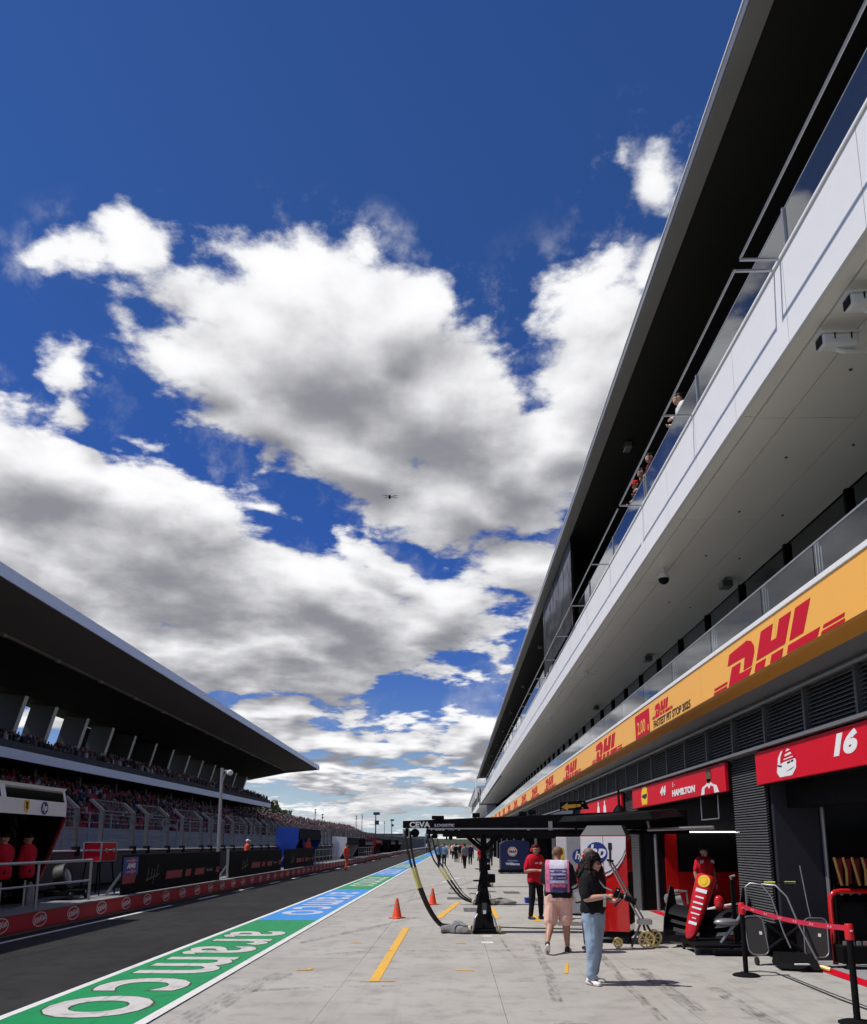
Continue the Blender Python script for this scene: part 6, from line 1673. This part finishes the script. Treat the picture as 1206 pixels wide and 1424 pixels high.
# woman with a camera: faces right and a little towards us
Pw = pose(lean=(0, -.01), sh=[(-.175, .02, 1.385), (.175, .02, 1.385)], el=[(-.235, -.02, 1.13), (.225, -.03, 1.13)], wr=[(-.10, -.25, 1.17), (.08, -.27, 1.10)],
          hd=[(.75, -.6, .15), (-.2, -.9, .2)], palm=[(0.2, .2, -1), (-.3, 0, 1)], curl=.55,
          kn=[(-.105, -.03, .49), (.11, .03, .49)], an=[(-.10, .02, .085), (.12, .10, .085)], ft=[(-.35, -1, 0), (.25, -1, 0)], head=(0, -.03, 1.60), yaw=R(-4), nod=R(5))
wmn, Mh = figure('person', 'person in a black T-shirt and pale jeans holding a black camera, long dark curly hair', (1.88, 11.25, 0), R(54), Pw,
                 dict(skin=SK, fat=1.10, limb=1.06, belly=.012, shirt=C_BLK, hem=.99, sleeve=.80, trousers=C_DEN, waist=1.03, trouser_w=1.14, leg_len=.97, belt=C_BLK, shoe=M_SHW, sole=M_GUM, stripe=M_SHB, scale=.985, wr=.011, twr=.014))
m_ = MB(); H = lambda x, y, z: Mh @ Vector((x, y, z)); rd = random.Random(4)
capsule(m_, H(0, .03, .045), H(0, .018, .055), .116, .108, 16)
for k in range(70):
    a = rd.uniform(-.25, math.pi + .25)
    p = H(.088 * math.cos(a), .03 + .08 * math.sin(a), rd.uniform(-.03, .07)); L = rd.uniform(.15, .30); nseg = 5
    for s_ in range(nseg):
        q = p + Vector((rd.uniform(-.02, .02) + .030 * math.cos(a) * (1 - s_ / nseg), rd.uniform(-.02, .02) + .026 * max(-.2, math.sin(a)) * (1 - s_ / nseg), -L / nseg))
        capsule(m_, p, q, .036 - .004 * s_, .033 - .004 * s_, 7); p = q
put(fuse(m_, .009, 1, .011, 46, 1, 'hair'), 'hair', HB, wmn)
def spectacles(parent, Mh, mat):
    m_ = MB()
    for q in (-1, 1):
        c_ = [Mh @ Vector((q * .035 + .028 * math.cos(a), -.098, .014 + .022 * math.sin(a))) for a in [2 * math.pi * i / 14 for i in range(15)]]
        m_.tube(c_, .0042, 6); m_.tube([Mh @ Vector((q * .063, -.097, .018)), Mh @ Vector((q * .09, -.03, .02)), Mh @ Vector((q * .092, .02, .012))], .0035, 6)
    m_.tube([Mh @ Vector((-.008, -.104, .018)), Mh @ Vector((.008, -.104, .018))], .004, 6)
    m_.build('spectacles', mat, parent, local=True)
spectacles(wmn, Mh, M_BLACK)
def face_bits(parent, Mh, lip=(.32, .10, .09)):
    for q in (-1, 1):
        m_ = MB(); c_ = Mh @ Vector((q * .034, -.083, .012)); m_.ball(tuple(c_), (.011, .010, .008), 10); m_.build('eye', pm('eye_white', (.6, .58, .55), .3), parent, local=True, smooth=True)
        m_ = MB(); c_ = Mh @ Vector((q * .034, -.0925, .012)); m_.ball(tuple(c_), .0048, 8); m_.build('pupil', M_BPRINT, parent, local=True)
        m_ = MB(); m_.tube([Mh @ Vector((q * .016, -.089, .036)), Mh @ Vector((q * .036, -.090, .041)), Mh @ Vector((q * .056, -.080, .034))], .0045, 6); m_.build('eyebrow', HB, parent, local=True)
    m_ = MB(); m_.tube([Mh @ Vector((-.024, -.091, -.056)), Mh @ Vector((0, -.099, -.058)), Mh @ Vector((.024, -.091, -.056))], [.003, .0075, .003], 8); m_.build('mouth', pm('lips', lip, .45), parent, local=True, smooth=True)
face_bits(wmn, Mh)
# the camera is a thing of its own, held in both hands
def local_to_world(t, p): return Matrix.Translation(t.location) @ Matrix.Rotation(t.rotation_euler[2], 4, 'Z') @ Matrix.Diagonal((*t.scale, 1)) @ Vector(p)
cw = local_to_world(wmn, (.0, -.35, 1.20)); ck = thing('camera', 'black camera with a long lens held by the person in jeans', 'camera', cw, R(54 + 22))
Rx = Matrix.Rotation(R(-22), 4, 'X')
def K(n, mb, m, **k): mb.v = [tuple(Rx.inverted() @ Vector(q)) for q in mb.v]; return mb.build(n, m, ck, local=True, **k)
K('camera_body', MB().box(-.07, -.03, -.05, .07, .035, .05), M_BLACK, bev=.01); K('prism_hump', MB().box(-.028, -.03, .051, .028, .03, .08), M_BLACK, bev=.008)
K('grip', MB().box(-.085, -.055, -.05, -.05, -.031, .045), M_RUBBER, bev=.01)
lz = Matrix.Rotation(R(90), 3, 'X').to_4x4()
K('lens', MB().lathe([(.036, .031), (.036, .09), (.04, .10), (.04, .17), (.037, .175), (.037, .19)], 20, 0, (0, 0, 0), lz), M_BLACK, smooth=True)
K('lens_hood', MB().lathe([(.040, .19), (.046, .27), (.043, .27), (.037, .19)], 20, 0, (0, 0, 0), lz), M_BLACK, smooth=True)
K('lens_ring', MB().lathe([(.0385, .10), (.0415, .105), (.0415, .115), (.0385, .12)], 20, 0, (0, 0, 0), lz), M_GREYM)
K('top_dial', MB().lathe([(.013, .05), (.013, .062), (0, .062)], 12, 0, (.05, 0, 0)), M_STEEL)
K('top_plate', MB().box(-.065, -.012, .0505, -.032, .012, .056), M_WPRINT)
m_ = MB()
m_.tube([local_to_world(wmn, p) - wmn.location for p in ((-.07, -.06, 1.44), (-.06, -.135, 1.36), (-.05, -.20, 1.28), (-.05, -.31, 1.24))], .011, 6)
sto = bpy.data.objects.new('camera_strap', None); bpy.data.objects.remove(sto)
st_ = m_
st_.v = [tuple(Vector(q) + wmn.location - Vector(cw)) for q in st_.v]
st_.v = [tuple(Matrix.Rotation(-R(76), 4, 'Z') @ Vector(q)) for q in st_.v]
st_.build('strap', M_GREYM, ck, local=True)
m_ = MB(); w0 = Vector(Pw['wr'][0]); e0 = Vector(Pw['el'][0])
for q in (.10, .16): c_ = w0.lerp(e0, q); d_ = (e0 - w0).normalized(); m_.tube([c_ - d_ * .007, c_ + d_ * .007], .0335, 12)
m_.build('bracelet', M_SILVER, wmn, local=True)
m_ = MB(); m_.add([(-.03, -.16, 1.02), (.05, -.16, 1.02), (.05, -.165, 1.12), (-.03, -.165, 1.12), (-.03, -.164, 1.02), (.05, -.164, 1.02), (.05, -.169, 1.12), (-.03, -.169, 1.12)], [(0, 1, 2, 3), (7, 6, 5, 4), (0, 4, 5, 1), (1, 5, 6, 2), (2, 6, 7, 3), (3, 7, 4, 0)])
m_.build('pass_card', M_WPRINT, wmn, local=True)

# man in a tabard and salmon shorts walking away
Pv = pose(lean=(0, -.02), el=[(-.26, .02, 1.14), (.25, -.05, 1.15)], wr=[(-.25, -.16, .98), (.17, -.24, 1.10)], palm=[(1, 0, 0), (-1, 0, 0)],
          kn=[(-.11, -.05, .50), (.14, .04, .49)], an=[(-.12, -.10, .085), (.17, .36, .20)], hp=[(-.11, 0, .90), (.11, 0, .90)], ft=[(-.15, -1, 0), (.1, -.55, -.8)], head=(.0, -.04, 1.635), yaw=R(18), nod=R(8))
vst, Mh = figure('person', 'person with a shaved head in a pink printed tabard and salmon shorts, walking away', (1.80, 14.35, 0), R(168), Pv,
                 dict(skin=SK2, fat=1.18, limb=1.12, belly=.02, shirt=C_BLK, hem=.95, sleeve=.85, trousers=C_SALM, leg_len=.46, waist=.97, trouser_w=1.06, hair='stubble', hair_mat=pm('stubble_hair', (.17, .09, .055), .7, var=.1), shoe=M_SHB, sole=M_SHW, stripe=M_SHW, scale=1.02, twr=.012))
face_bits(vst, Mh)
# tabard: front and back cloth with printed bands, cut from the shape of the torso
m_ = MB(); torso(m_, 1.0, 1.43, 1.16, .034, (0, -.02), 14, .02)
me = fuse(m_, .011, 3, .006, 9, 2, 'tabard')
bmh = bmesh.new(); bmh.from_mesh(me)
bmesh.ops.delete(bmh, geom=[v for v in bmh.verts if v.co.z < .985 or v.co.z > 1.53 or abs(v.co.x) > .205], context='VERTS')
bmh.to_mesh(me); bmh.free()
TB = [pm('tabard_' + n, c, .7, var=.15, scale=12) for n, c in (('pink', (.62, .16, .28)), ('pale', (.62, .58, .68)), ('purple', (.09, .035, .16)), ('lilac', (.42, .44, .62)), ('plum', (.26, .04, .12)), ('navy', (.035, .04, .11)))]
tb = put(me, 'tabard', TB, vst)
for p in me.polygons:
    c = p.center; x, z = c.x, c.z; i_ = 0
    if c.y > -.0 and abs(x + .02) < .145:
        if z > 1.385: i_ = 1
        elif z > 1.355: i_ = 2
        elif z > 1.21: i_ = 3 if (abs(x + .02) < .13) else 4
        elif z > 1.19: i_ = 2
        elif z > 1.14: i_ = 3
        elif z > 1.06: i_ = 4
        elif z > 1.035: i_ = 2
        else: i_ = 5
        if i_ == 3 and abs((z - 1.315)) < .012: i_ = 2
        if i_ == 3 and abs((z - 1.258)) < .008: i_ = 5
    p.material_index = i_; p.use_smooth = True
s_ = tb.modifiers.new('thick', 'SOLIDIFY'); s_.thickness = .006
for zz, ss, s2, mm in ((1.335, .036, 'ABC', 2), (1.23, .05, 'PHOTO', 2), (1.165, .05, 'PHOTO', 1), (1.10, .06, 'MEDIA', 0)):
    oo = txt('PHOTO' if mm != 0 else 'PHOTO', ss, Matrix.Identity(4), 'tabard_lettering', TB[mm], None, .15, .003, .003, 1.1)
    oo.data.transform(frame((-.02, .175 if zz > 1.25 else .172, zz), (-1, 0, 0), (0, -.02, 1))); oo.parent = tb
lb_ = local_to_world(vst, (.27, -.10, .93))
bg_ = thing('lens_pouch', 'white cylindrical lens hanging at the side of the person in the tabard', 'lens', local_to_world(vst, (-.30, -.02, 1.0)) , R(168))
for n_ in (0,):
    Ml = Matrix.Rotation(R(22), 4, 'Y') @ Matrix.Rotation(R(-14), 4, 'X')
    MB().lathe([(.075, -.16), (.085, -.15), (.088, .02), (.075, .03), (.06, .06), (.06, .12)], 20, 0, (0, 0, 0), Ml).build('barrel', pm('lens_white', (.68, .67, .64), .4), bg_, local=True, smooth=True)
    MB().lathe([(.076, -.18), (.09, -.175), (.09, -.155), (.076, -.15)], 20, 0, (0, 0, 0), Ml).build('rim', M_BLACK, bg_, local=True)
    MB().lathe([(.062, .06), (.066, .07), (.066, .085), (.062, .09)], 20, 0, (0, 0, 0), Ml).build('ring', M_BLACK, bg_, local=True)
    MB().tube([(0, .03, .10), (.04, .03, .26), (.1, .05, .42)], .010, 6).build('strap', M_BLACK, bg_, local=True)

# team member in a red shirt, hands together
Pr = pose(el=[(-.27, .02, 1.13), (.25, .0, 1.13)], wr=[(-.09, -.21, 1.15), (.07, -.24, 1.13)], hd=[(.8, -.4, .1), (-.7, -.5, .2)], palm=[(0, .4, -1), (0, .4, -1)], kn=[(-.12, -.01, .5), (.12, -.02, .5)], an=[(-.15, .02, .085), (.13, .0, .085)], yaw=R(-10), nod=R(10))
rm, Mh = figure('person', 'person in a red team shirt and black trousers with hands together, looking down', (2.02, 20.5, 0), R(28), Pr,
                dict(skin=SK2, fat=1.08, shirt=C_REDS, hem=.90, sleeve=.75, trousers=C_TROU, hair='short', hair_mat=HB, shoe=M_SHB, sole=M_SHB, scale=1.03))
face_bits(rm, Mh)
def earmuffs(t, Mh, mat):
    for q in (-1, 1): m_ = MB(); c_ = Mh @ Vector((q * .10, .012, .0)); m_.ball(tuple(c_), (.03, .038, .045), 12); m_.build('ear_defender', mat, t, local=True, smooth=True)
    m_ = MB(); m_.tube([Mh @ Vector((.105 * math.cos(a), .012, .0 + .13 * math.sin(a))) for a in [math.pi * i / 10 for i in range(11)]], .009, 6); m_.build('headband', mat, t, local=True)
earmuffs(rm, Mh, M_REDG)
flat([[(-.10, 1.30), (-.02, 1.30), (-.02, 1.33), (-.10, 1.33)], [(.03, 1.29), (.10, 1.29), (.10, 1.34), (.03, 1.34)]], frame((0, -.142, 0), (1, 0, 0), (0, 0, 1)), .004).build('chest_print', M_WPRINT, rm, local=True)
# team member half hidden between the woman and the cabinet
Pb = pose(yaw=R(-25), el=[(-.26, .02, 1.13), (.25, .02, 1.13)], wr=[(-.12, -.22, 1.08), (.10, -.22, 1.08)])
bm2, Mh = figure('person', 'person in a red team shirt and ear defenders, half hidden before the white cabinet', (2.42, 14.75, 0), R(195), Pb,
                 dict(skin=SK2, shirt=C_REDS, sleeve=.8, trousers=cloth('dark_grey', (.06, .06, .062)), hair='short', hair_mat=pm('grey_hair', (.16, .14, .12), .6), shoe=M_SHB, sole=M_SHB, scale=1.0))
earmuffs(bm2, Mh, M_REDG)
flat([[(-.19, 1.33), (-.08, 1.36), (-.10, 1.45), (-.17, 1.43)], [(.19, 1.33), (.08, 1.36), (.10, 1.45), (.17, 1.43)]], frame((0, .095, 0), (1, 0, 0), (0, 0, 1)), .008).build('shoulder_patch', C_WHT, bm2, local=True)
# mechanic inside the second garage
gm, Mh = figure('person', 'person in a red and white team shirt standing inside the second garage', (6.15, 20.3, 0), R(20), pose(el=[(-.27, .02, 1.12), (.27, .02, 1.12)], wr=[(-.26, -.06, .86), (.26, -.06, .86)]),
                dict(skin=SK2, fat=1.12, shirt=C_REDS, sleeve=.7, trousers=C_TROU, hair='short', hair_mat=HB, shoe=M_SHB, sole=M_SHB, scale=1.0), voxel=.012)
face_bits(gm, Mh)
flat([[(-.2, 1.35), (-.10, 1.37), (-.11, 1.44), (-.19, 1.43)], [(.2, 1.35), (.10, 1.37), (.11, 1.44), (.19, 1.43)]], frame((0, -.10, 0), (1, 0, 0), (0, 0, 1)), .02).build('shoulder_patch', C_WHT, gm, local=True)
# marshals
om, Mh = figure('person', 'person in orange overalls walking on the pit lane beside the pit wall', (-7.44, 56.2, 0), R(60), pose(kn=[(-.1, -.1, .5), (.1, .05, .5)], an=[(-.1, -.12, .09), (.1, .16, .1)]),
                dict(skin=SK2, shirt=C_ORA, long=True, sleeve=.8, trousers=C_ORA, hair='cap', hair_mat=C_BLK, shoe=M_SHB, scale=1.03), voxel=.014)
MB().box(-.17, -.02, .98, .17, .17, 1.4).build('back_pack', pm('grey_pack', (.35, .30, .30), .8), om, local=True, bev=.05)
figure('person', 'person in an orange and white top standing behind the middle black board', (-9.7, 38, .40), R(100), pose(), dict(skin=SK2, shirt=C_ORA, long=True, trousers=C_ORA, hair='cap', hair_mat=C_WHT, shoe=M_SHB, fat=1.25, limb=1.15, scale=.92), voxel=.014)
figure('person', 'person in an orange top leaning over the farthest black board', (-9.55, 52.6, .40), R(60), pose(lean=(0, -.1), head=(0, -.12, 1.6), el=[(-.26, -.1, 1.15), (.26, -.1, 1.15)], wr=[(-.2, -.34, 1.12), (.2, -.34, 1.12)]), dict(skin=SK2, shirt=C_ORA, trousers=C_ORA, hair='cap', hair_mat=C_ORA, shoe=M_SHB, scale=1.02), voxel=.014)
# two team members seated at the near stand, seen from behind
SIT = pose(hp=[(-.09, 0, .90), (.09, 0, .90)], kn=[(-.12, -.42, .88), (.12, -.42, .88)], an=[(-.12, -.40, .48), (.12, -.40, .48)], el=[(-.25, -.06, 1.13), (.25, -.06, 1.13)], wr=[(-.2, -.3, 1.08), (.2, -.3, 1.08)])
for i, (yy, lb_) in enumerate(((17.95, 'person in a red jacket sitting at the stand by the left edge'), (18.98, 'person in a red jacket sitting at the stand, right one of the pair'))):
    t, Mh = figure('person', lb_, (-10.05, yy, .22), R(-90 + 6 * i), SIT, dict(skin=SK2, fat=1.2, limb=1.1, shirt=C_REDS, long=True, hem=.88, trousers=C_TROU, hair='cap', hair_mat=C_BLK, shoe=M_SHB, scale=1.05), voxel=.012)
    s_ = thing('bar_stool', f'black stool under the {["left", "right"][i]} seated person in a red jacket', 'stool', (-10.05, yy, .4))
    MB().lathe([(.2, 1.0), (.2, 1.045), (.02, 1.05)], 18, 0, (-10.05, yy, 0)).build('seat', M_BLACK, s_)
    MB().tube([(-10.05, yy, .42), (-10.05, yy, 1.0)], .03, 8).build('stem', M_STEEL, s_); MB().lathe([(.2, .402), (.2, .42), (.03, .43)], 18, 0, (-10.05, yy, 0)).build('foot', M_STEEL, s_)
# guests on the top balcony
for i, (x, yy, lb_, sh_, hr_, sk_, hm) in enumerate([
    (4.78, 15.0, 'balcony guest in a white top and blue trousers leaning on the glass', C_WHT, 'short', SK, HB2), (4.80, 17.6, 'balcony guest in a dark red top by the glass, head over the rail', cloth('wine', (.10, .015, .02)), 'short', SK, HB),
    (4.80, 18.3, 'balcony guest in black between the dark red top and the red cap', C_BLK, 'short', SK2, HB), (4.80, 19.05, 'balcony guest in a bright red cap looking over the rail', C_BLK, 'cap', SK, C_REDS)]):
    figure('person', lb_, (x, yy, 9.06), R(-90 + 20 * (i % 2)), pose(lean=(0, -.14), head=(0, -.2, 1.60), nod=R(18), el=[(-.27, -.18, 1.16), (.27, -.18, 1.16)], wr=[(-.16, -.34, 1.12), (.16, -.34, 1.12)]),
           dict(skin=sk_, shirt=sh_, trousers=cloth('denim', (.06, .10, .22)), hair=hr_, hair_mat=hm, shoe=M_SHB, long=i == 0, scale=1.02), 'guests on the top balcony', voxel=.014)

# people farther down the pit lane: four figures built once, copied with their own clothes
bases = []
for i, P_ in enumerate([pose(kn=[(-.1, -.12, .5), (.1, .04, .5)], an=[(-.1, -.16, .09), (.1, .2, .12)]), pose(), pose(el=[(-.27, 0, 1.13), (.25, 0, 1.13)], wr=[(-.1, -.22, 1.12), (.09, -.23, 1.12)]), pose(kn=[(-.1, .02, .5), (.1, -.14, .5)], an=[(-.1, .2, .12), (.1, -.14, .09)])]):
    t, Mh = figure('person', 'x', (0, 0, 0), 0, P_, dict(skin=SK2, shirt=C_BLK, trousers=C_TROU, leg_len=1.0 if i != 3 else .4, hair='short' if i != 1 else 'cap', hair_mat=HB, shoe=M_SHB), 'people far down the pit lane', voxel=.02)
    bases.append(t)
CL = {'black': C_BLK, 'white': C_WHT, 'red': C_REDS, 'grey': cloth('mid_grey', (.18, .18, .19)), 'blue': cloth('light_blue', (.16, .28, .46)), 'navy': cloth('navy', (.015, .02, .06)), 'green': cloth('dark_green', (.03, .06, .04)), 'denim': cloth('denim', (.06, .10, .22)), 'khaki': cloth('khaki', (.3, .25, .18)), 'pink': cloth('pink', (.6, .3, .33))}
fp_ = [(.75, 60, 0, 'grey', 'black', 200), (1.72, 52, 1, 'red', 'black', 20), (2.10, 56, 2, 'green', 'navy', 160), (-1.25, 66, 0, 'blue', 'black', 20), (-.85, 67, 1, 'blue', 'navy', 170), (.15, 80, 2, 'black', 'black', 200), (.55, 78, 3, 'black', 'khaki', 10), (-.2, 95, 0, 'white', 'black', 30),
       (.3, 97, 1, 'white', 'denim', 180), (-.9, 105, 2, 'white', 'grey', 40), (1.0, 92, 3, 'red', 'black', 190), (1.35, 70, 0, 'navy', 'black', 0), (2.5, 72, 1, 'white', 'denim', 90), (2.9, 66, 2, 'black', 'navy', 180), (.0, 125, 0, 'white', 'denim', 0), (-.6, 130, 1, 'red', 'black', 50), (.8, 120, 2, 'grey', 'navy', 220),
       (1.5, 110, 3, 'white', 'khaki', 30), (-1.6, 118, 0, 'black', 'black', 10), (-1.9, 140, 1, 'white', 'navy', 180), (2.2, 100, 2, 'pink', 'denim', 20), (.2, 150, 0, 'white', 'grey', 0), (-2.8, 128, 1, 'navy', 'black', 0), (1.9, 145, 2, 'black', 'black', 60), (2.6, 85, 0, 'grey', 'black', 140), (-4.6, 150, 1, 'black', 'black', 30), (-5.6, 165, 2, 'white', 'black', 80)]
for i, (x, yy, k, a, c, rz_) in enumerate(fp_):
    src = bases[k]
    t = src if not src.get('used') else copy_tree(src)
    src['used'] = 1
    t.location = (x, yy, 0.002); t.rotation_euler = (0, 0, R(rz_)); t.scale = (random.uniform(.96, 1.04),) * 3
    t['_c'] = i
for o in [q for q in bpy.data.objects if q.get('_c') is not None]:
    x, yy, k, a, c, rz_ = fp_[o['_c']]
    for ch in [q for q in bpy.data.objects if q.parent == o]:
        m_ = CL[a] if ch.name.startswith('shirt') else (CL[c] if ch.name[:5] in ('trous', 'short') else None)
        if m_ and ch.material_slots:
            ch.material_slots[0].link = 'OBJECT'; ch.material_slots[0].material = m_
    do = ['walking', 'standing', 'hands joined', 'walking in shorts'][k]
    side = ['left of', 'behind', 'right of'][(x > .1) + (x > 1.25)] + ' the gantry'
    o['label'] = f'{["near", "far"][yy > 85]} person in {a} top, {c} {"shorts" if k == 3 else "trousers"}, {do}, {side}'
    del o['_c']
    if 'used' in o: del o['used']
